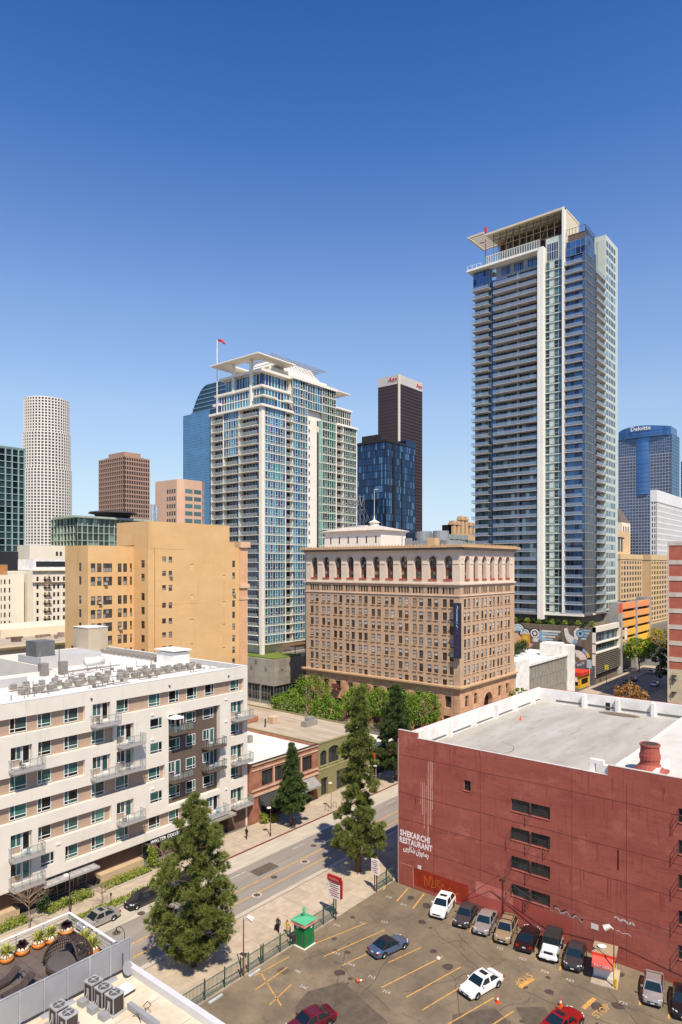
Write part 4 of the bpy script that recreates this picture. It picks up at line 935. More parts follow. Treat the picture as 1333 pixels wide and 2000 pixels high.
M1 = [m_tg, m_twhite, sg_]; M1B = [m_tdark, m_twhite, m_railglass]; M1G = [glass('green_tower_glass', (78, 128, 122), .55, .35, .05, tint=((36, 50, 60), .7)), m_twhite, m_tgn]
spec = [(FB, 'b', .4, 5.4, 0), (FB, 'wb', 6.2, 6.9, 0), (FB, 'b', 14.0, 8.2, 0), (FA, 'w', .3, 10.0, 0), (FA, 'b', 10.5, 3.0, 0), (FA, 'w', 13.7, 7.1, 0), (FA, 'g', 28.4, 7.0, 0), (FA, 'b', 35.7, 3.6, 1), (FA, 'g', 39.6, 7.2, 0)]
cache = {}
for F, k, x, w, _ in spec:
    for fl in range(NF + (4 if x in (13.7, 28.4) else 0)):
        kind = k
        if k == 'wb': kind = 'w' if fl > NF - 6 else 'b'
        key = (kind, w)
        if key not in cache:
            if kind == 'b': cache[key] = balc_mesh(w, FH).mesh('balcony', M1B)
            else: cache[key] = bay_mesh(w, FH, max(3, round(w / 1.15))).mesh('window_bay', M1 if kind == 'w' else M1G)
        F.put('balcony' if kind == 'b' else 'window', cache[key], x, FZ + fl * FH)
cl = MB()
for x, w in ((0, .35), (5.85, .3), (13.4, .5)): cl.box(x, x + w, -.1, 1.2, 12.6, 89)
cl.box(23.0, 23.9, -.12, 1.2, 12.6, 89); FB.put('column', cl.mesh('column', m_twhite))
cl = MB()
for x, w in ((-.1, .35), (10.3, .2), (13.5, .2), (20.8, .25), (35.4, .3), (39.3, .3), (46.7, .35)): cl.box(x, x + w, -.1, 1.2, 15.5, 89)
FA.put('column', cl.mesh('column', m_twhite))
ww = [(21.6 + .25, 22.55 + .3, FZ + f_ * FH + .9, FZ + f_ * FH + 2.4) for f_ in range(NF)] 
wst = MB(); wst.box(21.1, 26.4, .9, 1.3, 12.6, 89); FA.put('stair_wall', wst.mesh('stair_wall', m_twhite))
sw = glazing(1.5, 1.5, 2, 1, .12, 0, .06).mesh('stair_window', [m_dglass, m_twhite])
for f_ in range(NF): FA.put('stair_window', sw, 21.4, FZ + f_ * FH + .8, .84)
ret = grid_facade(2.0, NF * FH, 2, NF, .08, .14, .05, z0=FZ); FA.put('return_glazing', ret.mesh('return', [m_tgn, m_twhite]), 26.4, 0, -.02)
# upper storeys, penthouse, canopy
up = MB(); up.box(-.7, 13.4, -.7, LB + .4, 88.9, 89.6); up.box(35.6, LA + .5, -.5, LB + .4, 88.9, 89.6); up.box(13.4, 36, -.5, 14, 100.3, 101.2); up.box(13.9, 35.4, 1.2, 14, 89, 100.3); put('roof_band', up.mesh('roof_band', m_twhite), t1)
def tier(name, ax, aw_, bx, bw, z0, z1, nz, inset, mats):
    """one set-back storey block with glazing on both street faces"""
    c = MB(); c.box(ax + .4, ax + aw_ - .1, inset + .5, inset + bw - .1, z0, z1); put(name, c.mesh(name, m_twhite), t1)
    f1 = grid_facade(aw_, z1 - z0, round(aw_ / 1.3), nz, .14, .3, .12, z0=z0).mesh('window_band', mats); put('window', f1, t1, (ax, inset, 0))
    f2 = grid_facade(bw, z1 - z0, round(bw / 1.3), nz, .14, .3, .12, z0=z0).mesh('window_band', mats); o = put('window', f2, t1, (ax, inset + bw, 0), R(-90))
tier('upper_storey', 1.0, 12.3, 0, 21.5, 89.7, 95.2, 2, 1.0, [m_tg, m_twhite]); tier('upper_storey', 36.5, 8.5, 0, 14, 89.6, 95.0, 2, 1.0, M1G[:2])
FA.put('window', grid_facade(7.4, 8.4, 6, 3, .08, .2, .1, z0=91.8).mesh('bridge_window', [m_tg, m_twhite]), 20.9, 0, .1)
b_ = MB(); b_.box(.6, 13.6, .6, 23, 95.2, 95.9); b_.box(36, 45.4, .6, 15, 95.0, 95.6); b_.box(.2, 6.5, -.3, 4.5, 92.2, 92.6); b_.box(10.2, 13.6, -.2, 1.2, 92.2, 92.8);  b_.box(.4, 1.2, 13.4, 14.2, 95, 104.2); b_.box(.4, 1.2, 5.2, 6.0, 89, 104.2); b_.box(8.8, 9.6, 5.2, 6, 96, 104.2); b_.box(.2, 1, 20, 23.4, 92.2, 92.9)
put('balcony_bands', b_.mesh('bands', m_twhite), t1)
tier('penthouse', 2.2, 11, 0, 17, 95.9, 100.2, 1, 2.2, [m_tg, m_twhite])
b_ = MB(); b_.box(.8, 13.4, .8, 21, 100.2, 101.0); b_.box(8, 34, 3, 14, 101.2, 103.2); put('roof_slab', b_.mesh('roof_slab', m_twhite), t1)
cp_ = MB(); z0, z1 = 104.3, 104.65
cp_.box(-2.6, 14, -1, 3.2, z0, z1); cp_.box(-2.6, 14, 15.5, 21.5, z0, z1); cp_.box(-2.6, 2.0, 3.2, 15.5, z0, z1); cp_.box(9.0, 14, 3.2, 15.5, z0, z1)
put('roof_canopy', cp_.mesh('roof_canopy', m_twhite), t1)
put('roof_canopy', MB().box(34, 46, 2, 14, 101.6, 101.95).mesh('roof_canopy', m_twhite), t1)
pm = MB(); pm.face([(9, 4, 103.2), (32, 4, 103.2), (29.5, 6.5, 107.6), (12, 6.5, 107.6)]); pm.face([(9, 17, 103.2), (9, 4, 103.2), (12, 6.5, 107.6), (12, 15, 107.6)]); pm.face([(32, 4, 103.2), (32, 17, 103.2), (29.5, 15, 107.6), (29.5, 6.5, 107.6)]); pm.face([(32, 17, 103.2), (9, 17, 103.2), (12, 15, 107.6), (29.5, 15, 107.6)])
put('crown', pm.mesh('crown', mat('ribbed_white_metal', (226, 220, 208), .5, .06, .5)), t1)
rb = MB()
for k in range(12):
    x = 9.4 + k * 1.98; rb.tube([(x, 3.95, 103.2), (12 + (x - 9) * 17.5 / 23, 6.45, 107.6)], .09, 4)
for k in range(18): rb.box(8.5 + k * 1.5, 8.8 + k * 1.5, 3.6, 18, 107.7, 107.9)
put('crown_ribs', rb.mesh('crown_ribs', mat('grey_rib', (150, 146, 140), .5)), t1)
fp = MB(); fp.cyl(-.8, 20.0, 89, 113, .2, .12, 8); put('flagpole', fp.mesh('flagpole', m_white), t1)
wsf = MB(); wsf.tube([(-.8, 19.0, 112.9), (-.8, 17.6, 112.4), (-.8, 16.4, 111.2)], .5, 6, r1=.35); put('windsock', wsf.mesh('windsock', mat('red_flag', (206, 58, 52), .7)), t1)
# podium of grey perforated metal over a glazed lobby
m_mesh = mat('perforated_grey_metal', (172, 166, 152), .6, .12, .12, .1, metal=.1, col2=(140, 134, 122))
pod = thing('mesh_clad_podium', 'grey perforated metal podium over a glazed lobby at the foot of a glass tower', 'building', (138.0, 138.5, 0))
LA2, LB2 = 52, 34
pb = MB(); pb.box(0, LA2, 0, LB2, 4.7, 12.4)
put('cladding', pb.mesh('cladding', m_mesh), pod)
pf = MB().box(.5, LA2 - .5, .5, LB2 - .5, 0, 4.7).mesh('lobby_core', m_dark); put('lobby_core', pf, pod)
for F, Wd in ((Face(pod, 'A', LA2), LA2), (Face(pod, 'B', LB2), LB2)):
    for k in range(int(Wd / 4)): F.put('lobby_window', (cache.setdefault('lob', glazing(3.9, 4.6, 3, 2, .1, 0, .08).mesh('lobby_window', [m_dglass, m_rail]))), k * 4, .05, .35)
    nx = int(Wd / 2.1); pme = cache.setdefault('pan', MB().box(.02, 2.08, -.05, -.002, .02, 1.86).mesh('panel', m_mesh))
    fold = cache.setdefault('fold', MB().face([(.1, -.05, .1), (1.5, -.3, .9), (.1, -.05, 1.7)]).face([(.1, -.05, .1), (.1, -.05, 1.7), (1.5, -.3, .9)][::-1]).mesh('folded_panel', mat('bright_fold', (176, 172, 162), .5)))
    for i in range(min(nx, 13)):
        for j in range(4):
            F.put('cladding_panel', pme, (Wd - (i + 1) * 2.1) if F.kind == 'B' else i * 2.1, 4.75 + j * 1.9)
    for i, j in ((1, 2), (3, 3), (5, 1), (4, 2), (7, 3), (6, 2)): F.put('folded_panel', fold, (Wd - i * 2.1 - 2.1) if F.kind == 'B' else i * 2.1, 4.75 + j * 1.9)
put('roof_lawn', MB().box(.6, 12, .6, LB2 - 1, 12.4, 12.75).mesh('roof_lawn', mat('lawn_green', (112, 128, 52), .95, .2, 2)), pod)
tr_ = MB()
for k in range(22): tr_.box(10 + k * .7, 10.25 + k * .7, 1.0, 7.5, 15.1 + .0 * k, 15.35)
for x in (10, 25): tr_.box(x, x + .2, 1.2, 1.4, 12.4, 15.1); tr_.box(x, x + .2, 7, 7.2, 12.4, 15.1)
put('trellis', tr_.mesh('trellis', mat('brown_slats', (150, 112, 74), .7)), pod)
put('terrace_core', MB().box(7, 45, 12, 30, 12.4, 15.6).mesh('terrace_core', m_dark), pod)
# ================================================================== tall balcony tower
m_slab = mat('balcony_slab_concrete', (198, 194, 188), .85, .05, .4)
m_t2g = glass('grey_green_glass', (64, 88, 112), .5, .45, .05, tint=((140, 172, 184), .86))
m_t2b = glass('deep_blue_glass', (74, 116, 164), .4, .5, .03, tint=((36, 56, 90), .7))
m_t2d = glass('dark_corner_glass', (62, 78, 88), .4, .5, .04)
m_t2p = mat('pale_green_panel', (198, 208, 196), .6, .04, .3)
m_t2w = mat('tower_white_fin', (240, 236, 224), .7, .03, .3)
t2 = thing('balcony_tower', 'very tall condominium tower with long stacked balconies, white fin and slanted roof screen', 'building', (229.0, 79.9, 0))
LA, LB = 35.2, 42.65
FA, FB = Face(t2, 'A', LA), Face(t2, 'B', LB)
NF, FZ, FH = 40, 23.5, 3.1; TOP = FZ + NF * FH
put('core', MB().box(2.2, LA - 1, 2.2, LB - .6, 18, TOP).mesh('core', mat('tower_core_grey', (120, 122, 120), .8)), t2)
M2 = [m_t2g, m_slab, m_rail2]
def long_balc(w, h, mats, out=1.5, depth=1.6):
    b = MB(); b.box(0, w, -out, depth, -.14, .04, 1); n = max(2, round(w / 1.45))
    for i in range(n):
        b.face([(w * i / n, depth - .1, .06), (w * (i + 1) / n, depth - .1, .06), (w * (i + 1) / n, depth - .1, h - .2), (w * i / n, depth - .1, h - .2)], 0)
        b.box(w * i / n - .03 if i else 0, w * i / n + .06, depth - .18, depth - .08, .06, h - .2, 3)
    for i in range(n + 1):
        x = min(w * i / n, w - .06); b.box(x, x + .04, -out, -out + .04, .04, 1.12, 3)
    b.box(0, w, -out - .01, -out + .05, 1.1, 1.14, 3); b.box(0, w, -out + .02, -out + .03, .15, 1.08, 2)
    if w > 12: b.box(w * .52, w * .52 + .2, -.3, depth, .06, h - .2, 1)
    return b.mesh('balcony', mats)
m_mull = mat('grey_mullion', (150, 154, 152), .5)
bm = {'L': long_balc(7.0, FH, M2 + [m_mull]), 'M': long_balc(17.4, FH, M2 + [m_mull]), 'R': long_balc(6.2, FH, [m_t2b, m_slab, m_rail2, m_mull], .9, .6)}
am = long_balc(9.6, FH, [m_t2g, m_slab, m_rail2, m_mull], 0.1, 2.8)
wb2 = MB(); w = 6.2
for i in range(4):
    x0, x1 = w * i / 4, w * (i + 1) / 4
    y = -.35 if i < 2 else .0
    wb2.face([(x0, y + .1, .5), (x1, y + .1, .5), (x1, y + .1, FH - .1), (x0, y + .1, FH - .1)], 2 if i == 1 else 0); wb2.box(x0, x0 + .1, y, y + .2, 0, FH, 1); wb2.box(x0, x1, y, y + .15, -.05, .3, 1)
    if i in (0, 2): wb2.box(x0, x1, y + .02, y + .12, 1.4, 1.5, 1)
wb2.box(0, w * .5, -.5, .2, -.12, .12, 1); wb2.box(w * .5, w, -.2, .2, -.12, .12, 1)
wbm = wb2.mesh('window_bay', [glass('pale_bay_glass', (104, 136, 138), .5, .35, .05, tint=((44, 56, 64), .6)), mat('pale_green_frame2', (204, 214, 204), .6), m_t2p])
strip = bay_mesh(1.9, FH, 2, .08, .3, False).mesh('window_strip', [m_t2b, m_mull, m_t2b])
cg = bay_mesh(8.7, FH, 6, .07, .4, False).mesh('corner_glazing', [m_t2d, m_mull, m_t2d]); cgB = bay_mesh(.9, FH, 1, .05, .4, False).mesh('corner_glazing', [m_t2b, m_mull, m_t2d])
pn = MB(); w = 13.8
for i in range(5):
    x0, x1 = w * i / 5, w * (i + 1) / 5
    pn.box(x0 + .02, x1 - .02, 0, .1, .02, FH - .02, 1)
    if i in (0, 1, 2, 3): pn.face([(x0 + .35, -.01, .7), (x1 - .25, -.01, .7), (x1 - .25, -.01, FH - .35), (x0 + .35, -.01, FH - .35)], 0); pn.box(x0 + 1.2, x0 + 1.3, -.04, 0, .7, FH - .35, 1)
pnm = pn.mesh('panel_storey', [m_t2g, m_t2p])
for f_ in range(NF):
    z = FZ + f_ * FH
    FB.put('balcony', bm['L'], 0, z); FB.put('window', strip, 7.0, z, 1.0); FB.put('balcony', bm['M'], 8.9, z); FB.put('window', wbm, 28.6, z); FB.put('balcony', bm['R'], 35.6, z); FB.put('window', cgB, 41.75, z, -.02)
    FA.put('window', cg, 0, z); FA.put('balcony', am, 11.5, z); FA.put('panel_storey', pnm, 21.4, z)
for k in range(4): FA.put('panel_storey', pnm, 21.4, TOP + k * FH, -.02)
fn = MB(); fn.box(26.3, 28.5, -1.9, 2, FZ - 2.5, 153.0); fn.box(34.8, 35.6, -.9, 1, FZ, 165); FB.put('fin', fn.mesh('fin', m_t2w))
ex = MB(); ex.box(8.7, 11.45, .3, 3.0, FZ, TOP + 3); FA.put('side_glazing', ex.mesh('side', m_t2d)); FA.put('panel_wall', MB().box(21.1, 21.35, -.02, 3, FZ, 160).mesh('pw', m_t2p))
# crown
cr = MB(); cr.box(21.3, LA, .0, 12, TOP, 161.5); put('crown_block', cr.mesh('crown_block', m_t2p), t2)
cg2 = grid_facade(8.7, 8.5, 6, 3, .08, .12, .05, z0=TOP).mesh('crown_glazing', [m_t2b, m_mull]); FA.put('window', cg2, 0, 0, 0)
FB.put('window', grid_facade(6.6, 5.0, 4, 2, .08, .12, .05, z0=TOP).mesh('crown_glazing', [m_t2b, m_mull]), 36, 0, 0)
cw = MB(); cw.box(.1, 9.5, .1, 6.2, TOP, TOP + 5.0); put('crown_core', cw.mesh('cc', m_t2d), t2); put('crown_core', MB().box(.12, 9.4, .12, 6.1, TOP + 5, TOP + 7.2).mesh('cc2', mat('brown_crown_panel', (112, 92, 84), .7)), t2)
gr = MB(); bars(gr, 0, 6.6, TOP + 7.2, TOP + 9.4, 6, 1, .1, 0, .08, 0); FB.put('guard_rail', gr.mesh('guard_rail', m_drail), 36, 0, 0)
gr = MB(); bars(gr, 0, 9.4, TOP + 7.2, TOP + 9.4, 9, 1, .1, 0, .08, 0); FA.put('guard_rail', gr.mesh('guard_rail', m_drail), 0, 0, 0)
ub = MB(); ub.box(28.6, 34.8, .1, 1.2, TOP, TOP + 8.5); FB.put('upper_wall', ub.mesh('upper_wall', m_t2p)); FB.put('window', glazing(4.2, 6.2, 5, 2, .1, 0, .08).mesh('upper_window', [m_t2g, m_t2w]), 29.0, TOP + .4, 0.0)
ub = MB(); ub.box(8.9, 26.3, 1.2, 1.6, TOP, TOP + 4.6); ub.box(0, 7, 1.2, 1.6, TOP, TOP + 4.6); FB.put('upper_wall', ub.mesh('upper_wall', mat('grey_blue_wall', (150, 160, 168), .7)))
for x in (11.0, 16.0, 21.3): FB.put('window', glazing(3.8, 3.0, 5, 1, .1, 0, .08).mesh('upper_window', [m_t2b, m_mull]), x, TOP + .8, 1.1)
FB.put('window', glazing(6.8, 7.4, 5, 3, .1, 0, .08).mesh('corner_window', [m_t2b, m_mull]), .1, TOP - 3.2, -.3)
ts = MB(); ts.box(-1.6, 26.6, -2.4, 2.2, 151.9, 152.6); ts.box(-1.6, 6, 2.2, 8, 151.9, 152.6); FB.put('terrace_slab', ts.mesh('terrace_slab', m_t2w))
tr_ = MB(); bars(tr_, 6.5, 27.2, 152.6, 155.6, 22, 1, .14, -2.3, -2.2, 0); bars(tr_, -1.2, 4.5, 152.6, 154.0, 3, 1, .1, -2.3, -2.2, 0); FB.put('terrace_rail', tr_.mesh('terrace_rail', m_t2w)); FB.put('rail_glass', MB().box(6.5, 27.2, -2.26, -2.24, 152.7, 155.4).mesh('rg', m_railglass))
rc = MB(); rc.box(5.5, 35.6, -.6, 14, 164.4, 165.1); rc.box(34.75, 35.5, 0, 14, 152, 164.4); rc.box(0, 5.5, -2.6, -2.1, 164.5, 165.1); rc.box(-1.2, -.6, -2.6, 10, 164.5, 165.1); rc.box(-1.2, 5.5, 9.5, 10, 164.5, 165.1)
for k in range(9): rc.box(-.6, 5.5, -2 + k * 1.25, -1.6 + k * 1.25, 164.55, 164.95)
FB.put('roof_screen', rc.mesh('roof_screen', mat('cream_roof_screen', (216, 204, 176), .8, .05)))
fr = MB()
for k in range(11): x = 8 + k * 2.6; fr.box(x, x + .22, .6, .82, 152.6, 164.4); fr.box(x, x + .2, 5, 5.2, 152.6, 164.4)
for z in (156.5, 159.5, 162.2, 163.4): fr.box(8, 34.7, .62, .8, z, z + .2)
for k in range(6): fr.tube([(9 + k * 4.4, .9, 157), (12 + k * 4.4, .9, 164)], .1, 4)
FB.put('screen_frame', fr.mesh('screen_frame', mat('rusty_steel_frame', (120, 102, 82), .7)))
FB.put('plant_room', MB().box(8, 34.6, 6, 13, 152.5, 163).mesh('plant_room', mat('dark_plant', (62, 58, 54), .8)))
fg = MB(); fg.cyl(3, 9, 152.6, 169, .18, .12, 6); pole = put('flagpole', fg.mesh('flagpole', mat('red_mast', (200, 60, 56), .6)), t2, (0, 30, 0)); put('flag', MB().box(2.6, 3.4, 8.6, 9.4, 167.6, 169.4).mesh('flag', MATS['red_flag']), pole)
put('soffit', MB().box(-1.0, 30, .5, LB, FZ - .9, FZ - .2).mesh('soffit', m_t2w), t2)
lg = MB()
for x in (3, 10, 18): lg.box(x, x + 1.5, 3, 4.5, 18, FZ); lg.box(x, x + 1.5, 14, 15.5, 18, FZ); lg.box(x, x + 1.5, 28, 29.5, 18, FZ)
put('podium_column', lg.mesh('columns', m_slab), t2)
# podium with painted wall, loggias and louvred garage levels
m_conc = mat('board_marked_concrete', (126, 112, 96), .9, .14, .35, .25, fine=4, col2=(96, 86, 76), stretch=(1, 2.4, .3))
p2 = thing('mural_podium', 'raw concrete tower podium painted with birds and stripes, loggias on its street side', 'building', (226.0, 75.6, 0))
LA2, LB2 = 27, 52
F2 = Face(p2, 'B', LB2); G2 = Face(p2, 'A', LA2)
put('wall', MB().box(0, LA2 - .5, 1.0, LB2, 0, 19.3).mesh('wall', m_conc), p2)
fr = MB(); fr.box(0, LA2, -.05, 1.0, 17.6, 19.4); fr.box(0, LA2, -.05, 1.0, 13.6, 14.0); fr.box(0, LA2, -.05, 1, 10.3, 10.7); fr.box(0, .5, -.05, .99, 2.5, 19.4); fr.box(LA2 - 1.0, LA2, -.05, .99, 2.5, 19.4)
G2.put('loggia_frame', fr.mesh('loggia_frame', m_twhite)); G2.put('loggia_glass', glazing(25.5, 6.9, 9, 2, .12, 0, .1).mesh('loggia_glass', [m_t2g, m_mull]), .5, 10.7, .9)
lv = MB()
for k in range(10): lv.box(.1, LA2 - .1, -.25, .0, 3.6 + k * .66, 3.9 + k * .66)
stuff(G2.put('louvres', lv.mesh('louvres', mat('grey_louvre', (122, 112, 104), .6)))); G2.put('garage_dark', MB().box(.5, LA2 - 1, .5, .6, 2.6, 10.3).mesh('gd', m_dark))
mu = {k: mat('mural_' + k, c, .8, .05) for k, c in dict(white=(226, 222, 212), blue=(142, 178, 200), pale=(178, 204, 214), orange=(224, 156, 52), peach=(226, 178, 140), black=(40, 40, 44), grey=(96, 100, 104), yellow=(228, 194, 92)).items()}
VX = lambda v: 75.6 + LB2 - v
def mdisc(x, z, r, k, r2=0, d=-.01, a0=0, a1=360):
    b = MB(); N = 20
    for i in range(N):
        a, c = R(a0 + (a1 - a0) * i / N), R(a0 + (a1 - a0) * (i + 1) / N)
        b.face([(x + r2 * math.cos(a), d, z + r2 * math.sin(a)), (x + r * math.cos(a), d, z + r * math.sin(a)), (x + r * math.cos(c), d, z + r * math.sin(c)), (x + r2 * math.cos(c), d, z + r2 * math.sin(c))])
    F2.put('mural_shape', b.mesh('mural_shape', mu[k]))
def mpoly(pts, k, d=-.01): F2.put('mural_shape', MB().face([(x, d, z) for x, z in pts]).mesh('mural_shape', mu[k]))
for v, z, r in ((103.1, 16.6, 2.9), (100.4, 15.6, 2.2)):
    for q, c in enumerate(('black', 'white', 'blue', 'white', 'pale')): mdisc(VX(v), z, r - q * .42, c, 0, -.01 - q * .004, 0, 190)
P_ = lambda *pts: [(VX(v), z) for v, z in pts]
mpoly(P_((105.5, 9), (103.2, 10), (101.6, 14.0), (103.4, 15.8), (105.5, 15.6)), 'peach', -.03); mpoly(P_((103.5, 9.4), (100.7, 8.8), (98.4, 12.5), (98.6, 15.6), (101.0, 15.8), (102.6, 13)), 'orange', -.034); mdisc(VX(100.2), 14.2, .9, 'yellow', 0, -.04); mpoly(P_((100.7, 9), (97.2, 12.0), (98.8, 12.6)), 'peach', -.036)
mdisc(VX(96.7), 16.0, 1.9, 'black', 0, -.012); mdisc(VX(96.7), 16.0, 1.6, 'white', 0, -.02); mdisc(VX(96.7), 16.0, 1.05, 'black', .65, -.026); mpoly(P_((97.6, 13.2), (95.6, 13.0), (95.2, 14.4), (97.2, 14.6)), 'white', -.02)
mdisc(VX(93.6), 15.4, 2.1, 'blue', 0, -.016, 40, 320)
for k in range(5): mpoly(P_((94.0, 13.0 + k * .95), (87.5 + (4 - k) * .9, 13.0 + k * .95), (87.3 + (4 - k) * .9, 13.6 + k * .95), (94.0, 13.6 + k * .95)), 'pale' if k % 2 else 'white', -.02)
mpoly(P_((88.6, 13.6), (86.8, 13.6), (87.0, 14.3), (87.9, 14.6), (88.4, 14.2)), 'black', -.012)
mpoly(P_((86.2, 18.4), (85.0, 18.6), (84.4, 16.6), (82.2, 15.2), (82.0, 13.8), (83.4, 13.2), (85.0, 14.0), (85.8, 15.6)), 'white', -.02); mpoly(P_((83.6, 13.4), (81.6, 13.6), (81.4, 15.0), (82.6, 15.4)), 'blue', -.024)
mpoly(P_((82.6, 15.2), (82.8, 17.6), (81.6, 19.0), (80.8, 18.6), (81.4, 16.4), (81.3, 14.8)), 'white', -.026); mdisc(VX(80.6), 17.0, 1.45, 'black', 0, -.028); mdisc(VX(80.6), 17.0, 1.25, 'blue', 0, -.03); mdisc(VX(80.6), 17.0, .5, 'black', 0, -.034)
for k in range(4): mpoly(P_((80.2, 15.0 + k * .95), (78.7 - .5 * k, 15.0 + k * .95), (78.5 - .5 * k, 15.6 + k * .95), (80.2, 15.6 + k * .95)), 'blue' if k % 2 else 'pale', -.022)
mpoly(P_((81.0, 19.0), (79.2, 19.0), (79.6, 19.6), (80.4, 19.8)), 'black', -.014)
mpoly(P_((90, 0), (75.65, 0), (75.65, 6.4), (82.1, 7.6), (90, 8.6)), 'grey', -.012); mdisc(VX(81.8), 7.8, 5.0, 'black', 3.6, -.016, 0, 100); mdisc(VX(81.8), 7.8, 3.5, 'white', 1.2, -.018, 10, 100); mdisc(VX(81.8), 7.8, 4.8, 'yellow', 3.8, -.02, 18, 40); mdisc(VX(81.8), 7.8, 4.8, 'blue', 3.8, -.022, 40, 62)
mpoly(P_((78.4, 5.6), (76.8, 5.6), (76.8, 8.4), (78.4, 8.4)), 'pale', -.02)
for k in range(5): mdisc(VX(83.2 - k * .9), 6.6 + .5 * math.sin(k * 2.0), .42, 'pale', .18, -.02)
# white screened garage on the street, with blank end towers and pool terrace
wg = thing('white_screened_garage', 'low white garage with tall pale slatted screens and two blank end towers', 'building', (164.4, 75.6, 0))
LA2, LB2 = 42.6, 34
put('wall', MB().box(.3, LA2 - .3, 1.0, LB2, 0, 12.9).mesh('wall', m_white), wg)
put('end_tower', MB().box(0, 8.4, -.1, 6.5, 0, 14.7).mesh('end_tower', m_white), wg); tw = put('end_tower', MB().box(36.4, LA2, -.1, 6.0, 0, 15.4).box(30, 36.4, 1.0, 6.0, 13, 16.6).mesh('end_tower', m_white), wg)
put('window', glazing(1.8, 1.9, 2, 1, .2, 0, .1).mesh('w', [m_dglass, m_capr]), tw, (33, .95, 13.6))
sc = MB(); sc.box(8.4, 36.4, -.3, .6, 12.6, 13.3); put('parapet', sc.mesh('parapet', m_white), wg)
m_scr = mat('slatted_screen_metal', (170, 164, 152), .6, .08, .5)
fin_me = MB().box(0, .16, -.22, 0, 0, 3.75).mesh('screen_slat', m_scr)
for j in range(3):
    for k in range(58): put('screen_slat', fin_me, wg, (8.6 + k * .48, 0.3 if (k * 7 + j) % 5 else .15, .9 + j * 3.9))
put('screen_back', MB().box(8.4, 36.4, .6, .7, 0, 12.6).mesh('sb', mat('screen_back_grey', (116, 108, 98), .8)), wg)
put('pool', MB().box(10, 26, 12, 16, 12.9, 12.95).mesh('pool', mat('pool_water', (70, 190, 196), .05)), wg)
um = MB().cyl(0, 0, 0, 2.2, .05, .05, 6).cyl(0, 0, 2.2, 2.8, 1.6, .05, 8).mesh('parasol', m_white)
for i, (x, y) in enumerate(((173, 90), (178, 93), (186, 92), (190, 90))): tag(put('parasol', um, None, (x, y, 12.9)), 'small white parasol on the garage roof terrace below the painted wall', 'parasol', 'parasols on the pool terrace')
# orange car park, striped brick block, taco stand, street shade
og = thing('orange_car_park', 'multi-storey car park with orange to yellow slanted bands and grey stair towers', 'building', (256.0, 77.0, 0))
put('core', MB().box(.5, 41.5, 1.5, 30, 0, 25).mesh('core', m_dark), og)
put('stair_tower', MB().box(-2, 3.2, -.4, 5, 0, 26.5).mesh('st', mat('grey_render', (170, 168, 166), .8)), og); put('stair_tower', MB().box(40.5, 42.5, -.4, 5, 0, 27).mesh('st', MATS['grey_render'])
    , og); put('stair_tower', MB().box(20.5, 22.3, -.5, 3, 0, 26.5).mesh('st', MATS['grey_render']), og)
put('sign_panel', MB().box(-1.6, 2.8, -.45, -.41, 22.5, 26).mesh('sp', mat('orange_sign', (226, 92, 48), .6)), og)
for k, c in enumerate(((236, 152, 96), (238, 164, 92), (238, 174, 84), (240, 184, 72), (240, 192, 62), (238, 196, 60))):
    z = 23.6 - k * 3.4; put('car_park_band', MB().box(3.2, 20.5, -.2, 1.5, z, z + 2.2).box(22.3, 40.5, -.2, 1.5, z, z + 2.2).mesh('band', mat('band_%d' % k, c, .8, .04)), og)
put('sign_panel', MB().box(6, 9, -.35, -.25, 8, 16.5).mesh('sp2', m_white), og)
m_sbrick = mat('orange_brick', (182, 106, 84), .9, .08, .4, .15, col2=(164, 90, 70))
sb = thing('striped_brick_block', 'tall orange brick block with pale horizontal stone bands and plain base', 'building', (200.0, 5.0, 0))
LBs = 42.05
put('wall', MB().box(0, 60, 0, LBs, 11.5, 46.6).mesh('wall', m_sbrick), sb); put('base', MB().box(-.05, 60, 0, LBs + .05, 0, 11.5).mesh('base', mat('cream_base', (206, 190, 158), .85, .1)), sb)
fz = Face(sb, 'B', LBs)
for k in range(8): fz.put('stone_band', MB().box(-.08, LBs, -.12, -.002, 0, 1.2).mesh('stone_band', mat('pale_band', (212, 200, 184), .85)), 0, 44.8 - 4.45 * k if k else 45.6)
fz.put('corner_strip', MB().box(-.1, .25, -.14, -.003, 0, 46.9).mesh('cs', MATS['pale_band']))
for z in (8.5, 5, 9.6): fz.put('wall_bracket', MB().box(1, 2.2, -.6, -.05, z, z + .3).box(1.2, 1.3, -.5, -.4, z - 1.2, z + .3).mesh('bracket', m_steel))
ts_ = thing('food_kiosk', 'small yellow and red food kiosk at the foot of the painted podium wall', 'kiosk', (216.5, 77.2, 0))
put('body', MB().box(0, 8.4, 0, 6, 0, 4.2).mesh('body', mat('kiosk_yellow', (232, 182, 44), .7)), ts_); put('roof', MB().box(-.5, 8.6, -.6, 6.4, 4.2, 5.2).mesh('roof', mat('kiosk_red', (206, 60, 40), .7)), ts_); put('sign', MB().box(-.3, -.05, 1, 4, 2.2, 4.8).mesh('sign', m_white), ts_); put('hatch', MB().box(-.03, .0, .8, 4.6, .9, 2.1).mesh('hatch', m_dark), ts_); put('hatch', MB().box(1, 7, -.03, 0, 1.2, 3).mesh('hatch', m_dark), ts_)
